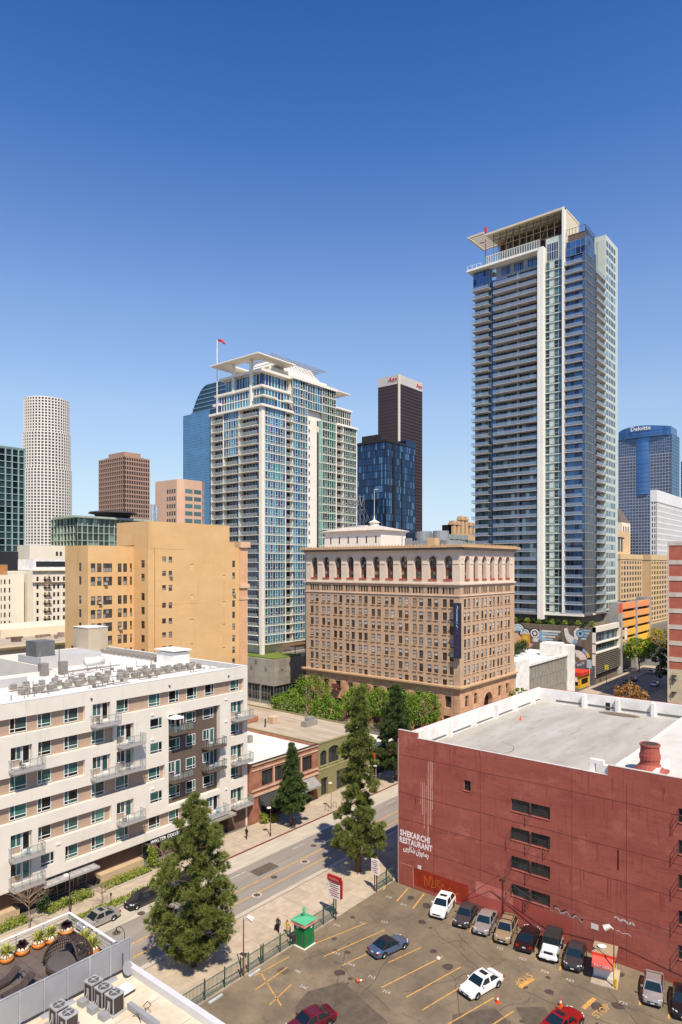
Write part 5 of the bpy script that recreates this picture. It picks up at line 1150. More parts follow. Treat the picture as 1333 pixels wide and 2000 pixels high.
# ================================================================== yellow brick block behind the apartments
m_yel = mat('yellow_ochre_brick', (214, 176, 124), .9, .03, .12, .12, fine=7, col2=(206, 166, 114), stretch=(1, 1, 2.5), layer=[((184, 138, 88), .5, (1, 1, .12), .56, .72, .5), ((220, 184, 132), .25, (1, 1, 1.4), .58, .66, .45), ((168, 126, 84), 2.2, (1, 1, .08), .64, .74, .45)])
yb = thing('ochre_brick_block', 'ochre painted brick block with stepped blank side walls and small sash windows', 'building', (72.3, 121.0, 0))
Y = lambda u: u - 72.3
LA = 38.7
def ywall(F, W, zt, ops, x=0, z0=0):
    F.put('wall', wall_mb(W, z0, zt, ops, .22).mesh('yellow_wall', m_yel), x)
    for a, b, c, d in ops: F.put('window', glazing(b - a, d - c, 3 if b - a > 1.6 else 1, 2, .08, 0, .06).mesh('sash', [m_hglass, m_sash]), x + a, c, .1)
# main gable wall (nearest plane), return wall, recessed wing, wing end wall
zr = [42.0, 38.9, 35.8, 32.0, 28.6, 25.6, 22.6]
opsR = [(Y(86.5) - 10.7, Y(87.5) - 10.7, z - 1.1, z) for z in zr] + [(Y(88.2) - 10.7, Y(89.1) - 10.7, z - 1.3, z) for z in zr]
opsR += [(Y(106.4) - 10.7, Y(107.25) - 10.7, z - 1.55, z) for z in (41.2, 38.4, 34.5, 31.7, 29.0, 26.2, 23.4, 20.6, 17.8)]
FM = Face(yb, 'A', LA, at=(0, 0, 0)); ywall(FM, 25.6, 44.4, opsR, 10.7)
st = MB(); st.box(10.72, 33.2, .003, 12, 44.4, 48.0); st.box(10.74, 33.2, .004, 12, 48.0, 49.5); st.box(33.2, 34.8, .003, 12, 44.4, 45.6); FM.put('stepped_wall', st.mesh('stepped_wall', m_yel))
FRt = Face(yb, 'B', 5.3, at=(10.7, 5.3, 0)); ywall(FRt, 5.3, 44.4, [(2.7, 4.0, z - 1.6, z) for z in (41.2, 38.3, 34.2, 31.2, 28.2, 25.2, 22.2)])
FW = Face(yb, 'A', 10.7, at=(0, 5.3, 0)); ywall(FW, 10.7, 44.2, [(a, b, z - 1.85, z) for z in (40.5, 37.7, 33.7, 30.9, 28.1, 25.3, 22.4) for a, b in ((.6, 1.65), (2.0, 3.05), (3.4, 5.5), (6.8, 7.75), (8.1, 9.05), (9.75, 10.25))])
FE = Face(yb, 'B', 9.2, at=(0, 14.5, 0)); ywall(FE, 9.2, 44.2, [(5.6, 6.6, z - 1.7, z) for z in (40.6, 37.8, 33.8, 31.0, 28.2, 25.4)] + [(2.4, 3.4, 21.3, 23.2), (4.4, 5.4, 21.0, 23.0)])
sd = MB(); sd.box(.02, LA, 14.2, 14.5, 0, 44.1); put('wall', sd.mesh('back_wall', m_yel), yb)
put('roof', MB().box(.3, 10.7, 5.6, 14.2, 43.0, 43.4).box(10.7, LA - 2, 12, 14.2, 43, 43.5).mesh('roof', m_troof), yb)
for u, zs in ((94.0, (40.4, 33.5, 28.0, 22.5)), (103.4, (37.8, 31.6, 26.3, 20.8))):
    for z in zs: FM.put('bricked_window', MB().box(0, .8, -.012, -.002, -.12, 0).mesh('lintel', m_sash), Y(u), z); FM.put('bricked_window', MB().box(0, .8, -.01, -.001, -1.3, -.2).mesh('infill', mat('pale_infill', (228, 186, 124), .9)), Y(u), z)
put('corner_pilaster', MB().box(LA - 2.4, LA, -.35, 14.2, 0, 45.2).mesh('cp', mat('pink_terracotta', (216, 170, 130), .85, .06)), yb); put('corner_cornice', MB().box(LA - 2.6, LA + .5, -.8, 14, 44.4, 45.8).box(LA - 2.6, LA + .4, -.7, 14, 34.6, 35.6).box(LA - 2.5, LA + .2, -.5, 14, 31.8, 32.3).mesh('cc', mat('pale_terracotta', (222, 186, 150), .85)), yb)

dp = MB()
for x in (12.2,): dp.box(x, x + .12, -.14, -.003, 0, 44)
for z, x1 in ((43.6, 20), (31.5, 27)): dp.box(10.8, x1, -.02, -.003, z, z + .06)
FM.put('drain_pipes', dp.mesh('drain_pipes', mat('ochre_pipe', (196, 150, 96), .8)))
for x, z, w, h in ((24.6, 37.6, 3.4, 2.8), (17.2, 29.0, 4.4, 3.2), (26.0, 21.5, 5.0, 2.6), (14.8, 44.8, 6.0, 1.8), (29.0, 40.2, 2.6, 2.2), (13.2, 18.4, 3.0, 2.4)): FM.put('repaint_patch', MB().face([(x, -.004, z), (x + w, -.004, z), (x + w, -.004, z + h), (x, -.004, z + h)]).mesh('patch', mat('repaint_ochre', (216, 176, 120), .9, .04, .4)))
acb = MB().box(0, .7, -.5, -.02, 0, .5).mesh('window_unit', mat('window_unit_grey', (176, 168, 152), .6))
for x, z in ((16.0, 37.55), (3.5, 36.0), (2.2, 32.1), (7.0, 26.4), (34.2, 32.95)): (FM if x > 10.7 else FW).put('window_unit', acb, x, z)
# ================================================================== skyline
def tower(name, label, at, LA, LB, H, nA, nB, nz, pier, span, proud, gm, fm, pp=0.0, z0=0, cat='skyscraper', roof=True):
    t = thing(name, label, cat, (at[0], at[1], 0))
    put('core', MB().box(.5 + proud, LA, .5 + proud, LB, 0, H - .2).mesh('core', fm), t)
    for F, Wd, n in ((Face(t, 'A', LA), LA, nA), (Face(t, 'B', LB), LB, nB)):
        stuff(F.put('window_grid', grid_facade(Wd, H - z0, n, nz, pier, span, proud, pp, z0).mesh('window_grid', [gm, fm])))
    return t
t = tower('slim_glass_tower', 'dark green glass tower with thin pale vertical fins beside a round white tower', (118, 330.6), 37.5, 30, 97, 12, 10, 31, .5, .35, .4, glass('slate_glass', (62, 92, 96), .5, .35, .06, tint=((26, 38, 44), .6)), mat('pale_fin', (150, 172, 170), .6), .3)
put('roof_rim', MB().box(-.2, 37.7, -.2, 30, 97, 98).mesh('rim', mat('grey_rim', (120, 140, 140), .6)), t)
# round tower: stacked drums of white grid over dark glass
rt = thing('round_white_tower', 'round white stone tower with small square windows and stepped drums', 'skyscraper', (443, 878.6, 0))
m_rw = mat('ivory_stone', (226, 220, 208), .8, .03, .05); m_rg = glass('bronze_glass', (76, 72, 70), .4, .2, .2)
for k, (r, z0, z1) in enumerate(((31.5, 0, 168), (30.2, 168, 216), (28.6, 216, 262))):
    N = 44; dr = put('drum', MB().prism([((r - .7) * math.cos(2 * math.pi * i / N), (r - .7) * math.sin(2 * math.pi * i / N)) for i in range(N)], z0, z1).mesh('drum', m_rg), rt)
    g_ = MB()
    for i in range(N):
        a = 2 * math.pi * i / N; ca, sa = math.cos(a), math.sin(a); w = .7
        p = [(r * ca - w * -sa, r * sa - w * ca), (r * ca + w * -sa, r * sa + w * ca), ((r - 1) * ca + w * -sa, (r - 1) * sa + w * ca), ((r - 1) * ca - w * -sa, (r - 1) * sa - w * ca)]
        g_.prism(p, z0, z1)
    nz = round((z1 - z0) / 4.0)
    for j in range(nz + 1):
        z = z0 + (z1 - z0) * j / nz; g_.prism([((r - .15) * math.cos(2 * math.pi * i / N), (r - .15) * math.sin(2 * math.pi * i / N)) for i in range(N)], max(z0, z - .62), min(z1 + 1, z + .62))
    stuff(put('window_grid', g_.mesh('window_grid', m_rw), dr))
t = tower('brown_office_tower', 'square brown stone office tower with deep grid windows behind a dark glass block', (367.9, 576.2), 29.2, 46.2, 147.5, 11, 14, 32, .8, 1.4, .5, glass('black_brown_glass', (26, 16, 16), .3, .1, .3), mat('brown_granite', (170, 138, 118), .8, .04, .05), 0)
put('roof_block', MB().box(5, 24, 8, 36, 147.3, 153).prism([(3, 5), (26, 5), (26, 40), (3, 40)], 147.3, 149).mesh('roof_block', MATS['brown_granite']), t)
t = tower('dark_glass_midrise', 'green-black glass mid-rise with pale frames seen over the ochre block', (171.8, 310.8), 42, 26, 64, 14, 8, 17, .35, .3, .6, glass('green_black_glass', (50, 66, 60), .6, .3, .06, tint=((120, 150, 136), .8)), mat('pale_green_frame', (176, 190, 172), .6), 0, cat='building')
put('roof_rim', MB().box(-1.5, 42.5, -1.5, 20, 64, 65).mesh('rim', MATS['pale_green_frame']), t); put('roof_canopy', MB().cyl(25, 8, 65, 67.6, 8, 10, 20).cyl(25, 8, 67.6, 68.3, 12.6, 12.0, 20).mesh('canopy', mat('dark_canopy', (58, 52, 54), .7)), t)
tag(put('flue_stack', MB().cyl(0, 0, 0, 76.9, 1.4, 1.4, 10).cyl(2.6, 0, 0, 76, 1.2, 1.2, 10).mesh('flue_stack', mat('stainless_stack', (206, 210, 212), .35, metal=.5)), None, (237.3, 341.3, 0)), 'pair of thin pale metal flue stacks beside the brown tower', 'chimney')
# pinkish banded offices with chamfered corner
tn = thing('pink_banded_offices', 'low pinkish stone office block with chamfered corner and teal ribbon windows', 'building', (297.2, 394.4, 0))
m_pk = mat('pink_stone', (216, 176, 146), .8, .04, .08); m_tl = glass('teal_ribbon', (92, 124, 126), .3, .4, .06)
poly = [(0, 30), (0, 3.6), (3.6, 0), (20, 0), (28.7, 8), (28.7, 30)]
put('wall', MB().prism(poly, 0, 102.8).mesh('wall', m_pk), tn)
def strip_on(p, q, z0, z1, a0, a1, d, m, name, par):
    d0 = Vector((q[0] - p[0], q[1] - p[1], 0)); n = Vector((d0.y, -d0.x, 0)).normalized() * d
    s, e = Vector((*p, 0)) + d0 * a0 + n, Vector((*p, 0)) + d0 * a1 + n
    put(name, MB().face([(s.x, s.y, z0), (e.x, e.y, z0), (e.x, e.y, z1), (s.x, s.y, z1)]).mesh(name, m), par)
for k in range(6):
    z = 66 + k * 5.4
    for a, b in ((.06, .46), (.54, .94)): strip_on((3.6, 0), (20, 0), z, z + 2.9, a, b, .12, m_tl, 'ribbon_window', tn)
    for q in range(4): strip_on((0, 16.5), (0, 3.6), z, z + 2.9, .08 + q * .22, .22 + q * .22, .12, m_rg, 'window', tn)
    for q in range(2): strip_on((20, 0), (28.7, 8), z, z + 2.9, .15 + q * .4, .4 + q * .4, .12, m_tl, 'window', tn)
# blue sail tower with curved crown
bl = thing('blue_sail_tower', 'pale blue glass skyscraper with dark curved crown behind the glass apartment tower', 'skyscraper', (647.5, 787.2, 0))
m_bg = glass('sky_blue_glass', (104, 150, 186), .12, .6, .06); m_bd = glass('dark_crown_glass', (60, 82, 98), .3, .5, .1)
f1 = grid_facade(40, 275, 20, 66, .2, .3, .1); F = Face(bl, 'B', 64.3); stuff(F.put('window_grid', grid_facade(64.3, 274, 22, 66, .25, .35, .1).mesh('window_grid', [m_bg, mat('blue_mullion', (120, 160, 186), .4)]))); stuff(Face(bl, 'A', 40).put('window_grid', f1.mesh('window_grid', [m_bd, MATS['blue_mullion']])))
put('core', MB().box(.3, 40, .3, 64.2, 0, 273.5).mesh('core', m_bd), bl)
cv = MB(); N = 14
prof = [(38 * k / N, 270 + 44 * math.sin(math.pi / 2 * k / N) ** .8) for k in range(N + 1)]
for (a, z), (b, w_) in zip(prof, prof[1:]):
    y0, y1 = 46 - a, 46 - b
    cv.face([(2, y0, z), (2, y1, w_), (30, y1, w_), (30, y0, z)]); cv.face([(2, y0, 268), (2, y1, 268), (2, y1, w_), (2, y0, z)]); cv.box(1.6, 2, y1, y0, min(z, w_) - 3, min(z, w_) - 2.3)
cv.box(2, 30, -40, 8, 268, 314)
put('crown', cv.mesh('crown', m_bd), bl)
for k in range(6): put('crown_band', MB().box(1.4, 1.9, -40, 46 - max(0, [a for a, z in prof if z <= 276 + k * 6.2][-1]), 275 + k * 6.2, 276.2 + k * 6.2).mesh('band', MATS['blue_mullion']), bl)
# dark blue hotel slab with projecting roof
db = tower('dark_blue_glass_slab', 'dark blue glass slab with black recessed seam and jutting dark roof', (310.1, 221.2), 30.4, 21.1, 111, 22, 16, 27, .14, .3, .12, glass('navy_curtain', (44, 74, 112), .5, .5, .04, tint=((92, 132, 164), .76)), mat('navy_mullion', (30, 42, 58), .5), 0)
put('seam', MB().box(6.4, 8.4, -.2, 1, 0, 111.5).box(15.5, 16.3, -.15, 1, 0, 107).mesh('seam', mat('black_seam', (26, 30, 36), .6)), db)
put('roof_mass', MB().box(-.6, 20, -.4, 21.5, 111, 112.2).box(3, 10, 6, 20, 112.2, 116.5).mesh('roof_mass', mat('dark_roof_metal', (50, 44, 44), .7)), db); put('upper_glazing', MB().box(20, 30.4, -.1, 8, 111, 114.6).mesh('ug', MATS['navy_curtain']), db)
# black tower with pale crown band and red lettering
bt = tower('black_office_tower', 'tall black office tower with pale corner strip and crown band with red letters', (828.2, 567.3), 64, 39, 314, 22, 22, 62, .5, 1.5, .4, glass('black_glass', (34, 30, 34), .3, .2, .1), mat('black_spandrel', (78, 66, 70), .6, .05, .05), .3)
m_crn = mat('pale_crown', (198, 192, 182), .7, .04, .05)
put('crown_band', MB().box(-.4, 64.4, -.4, 39.4, 314, 327.7).mesh('crown_band', m_crn), bt); put('corner_strip', MB().box(-1.2, 1.4, -1.2, 1.4, 40, 328).mesh('corner_strip', mat('ivory_strip', (236, 224, 200), .7)), bt)
m_rl = mat('red_sign_letters', (196, 44, 44), .5)
me = text_mesh('letters', 'Aon', 9.5, m_rl, .2, 'LEFT', shear=.25)
put('crown_letters', me, bt, (46, -.8, 316)); put('crown_letters', me, bt, (-.8, 20, 317), R(-90))
lg = tower('low_green_glass_block', 'low green glass block with pale piers seen beside the hotel roof', (342, 213.8), 57.6, 20, 57, 9, 4, 4, 1.0, .5, .6, glass('bottle_glass', (54, 84, 78), .5, .3, .06, tint=((128, 160, 150), .7)), mat('grey_green_pier', (146, 156, 148), .7), .2, cat='building')
put('parapet', MB().box(-.3, 50, -.3, 20, 57, 60).mesh('parapet', MATS['grey_green_pier']), lg)
dt = thing('ornate_tan_crown_block', 'distant tan building with ornate clustered roof turrets', 'building', (440, 252, 0))
put('wall', MB().box(0, 40, 0, 20, 0, 64).mesh('wall', m_hcorn), dt)
for k in range(6): put('turret', MB().box(k * 6.3, k * 6.3 + 3.6, 0, 4, 64, 74 + (k in (2, 3)) * 4).box(k * 6.3 - .5, k * 6.3 + 4.1, -.5, 4.5, 71 + (k in (2, 3)) * 4, 72.4 + (k in (2, 3)) * 4).mesh('turret', m_hcorn), dt)
put('dark_gap', MB().box(0, 37, 2, 10, 60, 71).mesh('dg', m_dark), dt)
# office tower with company name on a curved glass crown
de = thing('curved_crown_tower', 'blue-grey office tower with gently curved glass crown carrying white letters', 'skyscraper', (870.0, 200.8, 0))
m_dg = glass('steel_blue_glass', (70, 98, 134), .3, .5, .05); m_df = mat('grey_pink_stone', (150, 148, 152), .7, .04, .05); m_dcb = glass('bright_blue_bay', (70, 112, 162), .2, .5, .06)
DB = 61.7; FB_ = Face(de, 'B', DB); FA_ = Face(de, 'A', 40)
stuff(FB_.put('window_grid', grid_facade(DB, 176, 18, 46, .6, 1.0, .5).mesh('window_grid', [m_dg, m_df]))); stuff(FA_.put('window_grid', grid_facade(40, 200, 10, 50, .3, .5, .3).mesh('window_grid', [m_dg, MATS['blue_mullion']])))
put('core', MB().box(.8, 40, .8, DB - .5, 0, 199).mesh('core', m_df), de)
stuff(FB_.put('upper_grid', grid_facade(DB, 22, 24, 6, .3, .5, .3, 0, 176).mesh('upper_grid', [m_dg, m_df])))
N = 14
cr_ = MB(); arc = [(DB - .5 - (DB - 1) * k / N, -3.0 * math.sin(math.pi * k / N), 4.5 * math.sin(math.pi * (k / N) ** .7)) for k in range(N + 1)]
for (y0, x0, h0), (y1, x1, h1) in zip(arc, arc[1:]): cr_.face([(x0 - .4, y0, 198), (x1 - .4, y1, 198), (x1 - .4, y1, 208 + h1), (x0 - .4, y0, 208 + h0)]); cr_.face([(x0 - .4, y0, 208 + h0), (x1 - .4, y1, 208 + h1), (30, y1, 208 + h1), (30, y0, 208 + h0)])
cr_.face([(-.4, .5, 198), (30, .5, 198), (30, .5, 208), (-.4, .5, 208)]); cr_.face([(-.4, DB - .5, 198), (-.4, DB - .5, 208), (30, DB - .5, 208), (30, DB - .5, 198)])
put('crown', cr_.mesh('crown', m_dcb), de)
bb = MB(); arc = [(40 - 15 * k / N, -1.6 * math.sin(math.pi * k / N)) for k in range(N + 1)]; bb.prism([(x - .3, y) for y, x in arc] + [(2, 25), (2, 40)], 128, 198); put('glass_bay', bb.mesh('glass_bay', m_dcb), de)
for z in range(12): put('bay_line', MB().prism([(x - .45, y) for y, x in arc] + [(2, 25), (2, 40)], 132 + z * 5.5, 132.5 + z * 5.5).mesh('bay_line', m_dg), de)
for z in (201, 204.5): put('crown_line', MB().prism([(-3.2 * math.sin(math.pi * k / N) - .5, DB - .5 - (DB - 1) * k / N) for k in range(N + 1)] + [(2, .5), (2, DB - .5)], z, z + .35).mesh('crown_line', m_dg), de)
lt = text_mesh('letters', 'Deloitte', 7.0, m_vinyl, .3, 'CENTER', bold=.12); put('crown_letters', lt, de, (-4.2, 34, 205), R(-90))
wr = tower('white_finned_offices', 'white office block with tight vertical fins and plain top band', (601.3, 150.2), 115, 5, 96, 46, 2, 20, 1.0, 1.1, .3, glass('dim_glass', (60, 66, 72), .3, .2, .1), mat('white_precast', (228, 226, 222), .7, .03, .05), 0, cat='building')
put('top_band', MB().box(-.3, 115.3, -.3, 5, 94, 104).mesh('tb', MATS['white_precast']), wr)
# tan deco block with pointed-arch windows in two wings
dc = thing('tan_deco_block', 'tan art deco block with narrow piers, arched top windows and a dark light well', 'building', (415.6, 124.2, 0))
m_dc = mat('tan_deco_stone', (214, 182, 136), .85, .05, .2); m_dcw = glass('deco_window', (40, 30, 28), .3, .1, .2)
for x0, x1, top, n in ((0, 46, 46.5, 8), (66, 150, 47.0, 12)):
    put('wall', MB().box(x0, x1, .4, 30, 0, top).mesh('wall', m_dc), dc)
    gq = grid_facade(x1 - x0, 42, n, 12, (x1 - x0) / n * .34, 1.2, .15, .12, 2).mesh('window_grid', [m_dcw, m_dc]); stuff(put('window_grid', gq, dc, (x0, 0, 0)))
    put('parapet', MB().box(x0 - .3, x1 + .3, -.4, 30, 44, top + .6).mesh('parapet', m_dc), dc)
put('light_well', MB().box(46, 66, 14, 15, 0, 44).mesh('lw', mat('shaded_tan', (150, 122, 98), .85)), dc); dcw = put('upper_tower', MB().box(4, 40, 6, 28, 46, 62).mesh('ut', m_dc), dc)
for k in range(3): put('arched_window', MB().box(10 + k * 5.6, 13.6 + k * 5.6, 5.9, 5.99, 49, 58).cyl(11.8 + k * 5.6, 5.95, 57, 58, 1.8, 1.0, 12).mesh('aw', m_dcw), dcw)
gb = thing('gabled_white_tower', 'slim white stone tower top with steep dark gable roof', 'building', (541.1, 160.5, 0))
put('wall', MB().box(0, 22, 0, 12, 0, 74).mesh('wall', mat('white_gothic_stone', (232, 218, 196), .8, .05, .1)), gb)
gg = MB(); gg.face([(0, 0, 74), (22, 0, 74), (16, 6, 86), (6, 6, 86)]); gg.face([(0, 12, 74), (0, 0, 74), (6, 6, 86)]); gg.face([(22, 0, 74), (22, 12, 74), (16, 6, 86)]); gg.face([(22, 12, 74), (0, 12, 74), (6, 6, 86), (16, 6, 86)]); put('roof', gg.mesh('roof', mat('slate_roof', (110, 98, 90), .8)), gb)
for k in range(3): put('lancet_window', MB().box(3 + k * 6, 5.5 + k * 6, -.1, -.01, 64, 71).mesh('lancet', m_dcw), gb)
for at, h, lab in (((1050, 200), 190, 'distant blue glass slab just beside the curved crown tower'), ((1120, 205), 260, 'distant dark blue tower edge beyond the curved crown tower')):
    tower('distant_blue_slab', lab, at, 40, 30, h, 8, 8, 30, .3, .6, .3, m_dg, MATS['blue_mullion'])
# ================================================================== older pale blocks at the left
m_cr = mat('cream_plaster', (226, 212, 184), .85, .05, .3); m_crw = mat('pale_cream', (234, 224, 202), .85, .04, .2)
ob = thing('cream_corniced_block', 'old cream plaster block with dark cornice lines, patched roof and paired sashes', 'building', (52, 168, 0))
F = Face(ob, 'A', 56)
ops = [(x, x + 1.5, z, z + 2.2) for x in (6, 13, 20, 25.5, 31, 38, 44.5, 50) for z in (15.0, 10.5, 5.8)]
F.put('wall', wall_mb(56, 0, 20.2, ops, .3).mesh('wall', m_cr))
for o in ops: F.put('window', glazing(1.5, 2.2, 2, 2, .1, 0, .06).mesh('w', [m_dglass, m_sash]), o[0], o[2], .2)
put('cornice', MB().box(-.5, 56.5, -.9, 1, 19.3, 19.8).box(0, 56, -.3, -.01, 18.0, 18.3).box(0, 56, -.2, -.01, 13.8, 14).mesh('cornice', mat('olive_cornice', (128, 112, 84), .85)), ob); put('roof', MB().box(0, 56, .3, 44, 19.6, 20.1).mesh('roof', m_troof), ob)
jm = MB()
for k in range(40): x, y = random.uniform(4, 50), random.uniform(4, 38); jm.box(x, x + random.uniform(.6, 2.4), y, y + random.uniform(.5, 1.6), 20.1, 20.1 + random.uniform(.4, 1.5))
stuff(put('roof_clutter', jm.mesh('roof_clutter', mat('mixed_clutter', (150, 130, 116), .9, .25, .8, island=.4)), ob)); put('roof_house', MB().box(-6, 10, 12, 30, 20, 23.2).box(30, 56, 20, 40, 20, 22.4).mesh('rh', m_cr), ob)
w1 = thing('white_fire_escape_block', 'white plaster block with ledges, many small windows and a zigzag fire escape', 'building', (115, 238.1, 0))
F = Face(w1, 'A', 24)
xs_ = (1.2, 4.0, 5.6, 7.4, 9.0, 11.2, 12.8, 15, 17)
ops = [(x, x + .85, 34.4 - 2.9 * k, 36.0 - 2.9 * k) for x in xs_ for k in range(8)]
F.put('wall', wall_mb(24, 0, 38.5, ops, .3).mesh('wall', m_crw))
sw_ = glazing(.85, 1.6, 1, 2, .07, 0, .05).mesh('w', [m_dglass, m_sash])
for o in ops: F.put('window', sw_, o[0], o[2], .15)
for z in (37.8, 33.6, 18, 14.6): F.put('ledge', MB().box(-.3, 24, -.6, -.01, z, z + .4).mesh('ledge', MATS['olive_cornice']))
fe = MB()
for k in range(8): z = 15 + k * 2.9; fe.box(3.6, 6.4, -1, -.1, z, z + .08); fe.tube([(3.9, -.6, z), (6.1, -.6, z + 2.9)], .07, 4); fe.box(3.6, 6.4, -1.02, -.98, z + .8, z + .88)
stuff(F.put('fire_escape', fe.mesh('fe', m_hcorn))); put('penthouse', MB().box(1, 24, 2, 14, 38.5, 42.4).mesh('ph', m_white), w1); put('penthouse_window', MB().box(2, 22, 1.95, 1.99, 39.6, 41.6).mesh('pw', m_dglass), w1); put('side', MB().box(0, 24, .3, 24, 0, 38).mesh('s', m_crw), w1)
w2 = thing('white_striped_block', 'white block with columns of slit windows and an orange slatted roof screen', 'building', (98, 243, 0))
F = Face(w2, 'A', 16)
ops = [(x, x + w, 33.4 - 2.95 * k, 35.1 - 2.95 * k) for k in range(6) for x, w in ((1.2, 1.0), (3.4, .4), (4.6, .35), (5.4, .35), (6.2, .35), (7.0, .35), (7.8, .35), (8.9, .6), (10.6, .5))]
F.put('wall', wall_mb(16, 0, 37, ops, .3).mesh('wall', m_crw)); put('side', MB().box(0, 16, .3, 20, 0, 36.8).mesh('s', m_crw), w2)
for o in ops: F.put('window', MB().box(0, o[1] - o[0], 0, .04, 0, 1.7).mesh('w', m_dglass), o[0], o[2], .15)
sl_ = MB()
for k in range(16): sl_.box(3 + k * .45, 3.3 + k * .45, -.1, .1, 36.9, 40.4)
put('slat_screen', sl_.mesh('slats', mat('orange_slats', (206, 144, 84), .7)), w2)
w3 = thing('blank_white_block', 'plain white blank-walled block at the foot of the slim glass tower', 'building', (60, 232, 0))
put('wall', MB().box(0, 37, 0, 16, 0, 42.2).mesh('w', m_white), w3)
w4 = thing('small_cream_tower', 'small cream block with dark punched windows below the round white tower', 'building', (152, 318, 0))
put('wall', MB().box(0, 24, .2, 18, 0, 50).mesh('w', m_crw), w4)
for x in (13, 15, 18, 20.5):
    for z in (27, 31, 35, 39, 45): put('window', MB().box(x, x + 1.1, .1, .19, z, z + 2).mesh('w', m_dglass), w4)
w5 = thing('dark_flat_roof_shed', 'dark low roof mass beneath the round white tower', 'building', (136, 330, 0)); put('wall', MB().box(0, 30, 0, 12, 0, 47).mesh('w', mat('near_black_wall', (40, 40, 48), .7)), w5)
# ================================================================== cars
m_tyre = mat('tyre_rubber', (28, 28, 30), .9); m_rim = mat('alloy_rim', (170, 172, 174), .35, metal=.7); m_cglass = glass('car_glass', (30, 44, 48), .2, .2, .03)
m_hl = mat('headlight_lens', (226, 228, 226), .15); m_tl2 = mat('tail_light', (170, 24, 26), .25); m_trimb = mat('black_trim', (26, 26, 28), .5); m_plate = mat('number_plate', (222, 220, 212), .6)
def paint(n, c, metal=.25): return mat('paint_' + n, c, .28, .02, 1, metal=metal, spec=.5, coat=.7)
wheel_me = {}
def wheel_mesh(r, w):
    k = (r, w)
    if k not in wheel_me:
        a = MB().lathe(0, 0, [(r * .62, -w / 2), (r * .94, -w / 2), (r, -w / 2 + .03), (r, w / 2 - .03), (r * .94, w / 2), (r * .62, w / 2)], 18); t = a.mesh('tyre', m_tyre, True); t.transform(Matrix.Rotation(R(90), 4, 'X'))
        b = MB().cyl(0, 0, -w / 2 + .02, w / 2 - .015, r * .64, r * .64, 16)
        for q in range(5): b.box(-.03, .03, 0.02, r * .6, w / 2 - .02, w / 2 + .005)
        for q in range(5):
            an = 2 * math.pi * q / 5; b.tube([(0, 0, w / 2), (r * .6 * math.cos(an), r * .6 * math.sin(an), w / 2)], .03, 4)
        rm = b.mesh('rim', m_rim); rm.transform(Matrix.Rotation(R(90), 4, 'X')); wheel_me[k] = (t, rm)
    return wheel_me[k]
KIND = dict(  # length, width, height, belt, hood z, trunk z, (windscreen base, roof front, roof rear, rear base) from the nose, wheel radius
    sedan=(4.65, 1.8, 1.45, .92, .84, .95, (1.25, 1.95, 3.2, 4.05), .32), suv=(4.5, 1.84, 1.66, 1.06, .98, 1.05, (1.2, 1.85, 3.75, 4.4), .36),
    wagon=(4.55, 1.76, 1.62, 1.0, .92, 1.0, (1.15, 1.75, 3.9, 4.4), .34), coupe=(4.5, 1.82, 1.36, .88, .78, .9, (1.35, 2.05, 2.9, 3.9), .33), jeep=(4.3, 1.84, 1.84, 1.1, 1.08, 1.1, (1.5, 1.72, 4.05, 4.2), .4), hatch=(4.4, 1.74, 1.5, .98, .86, 1.05, (.95, 1.75, 3.2, 4.3), .31))
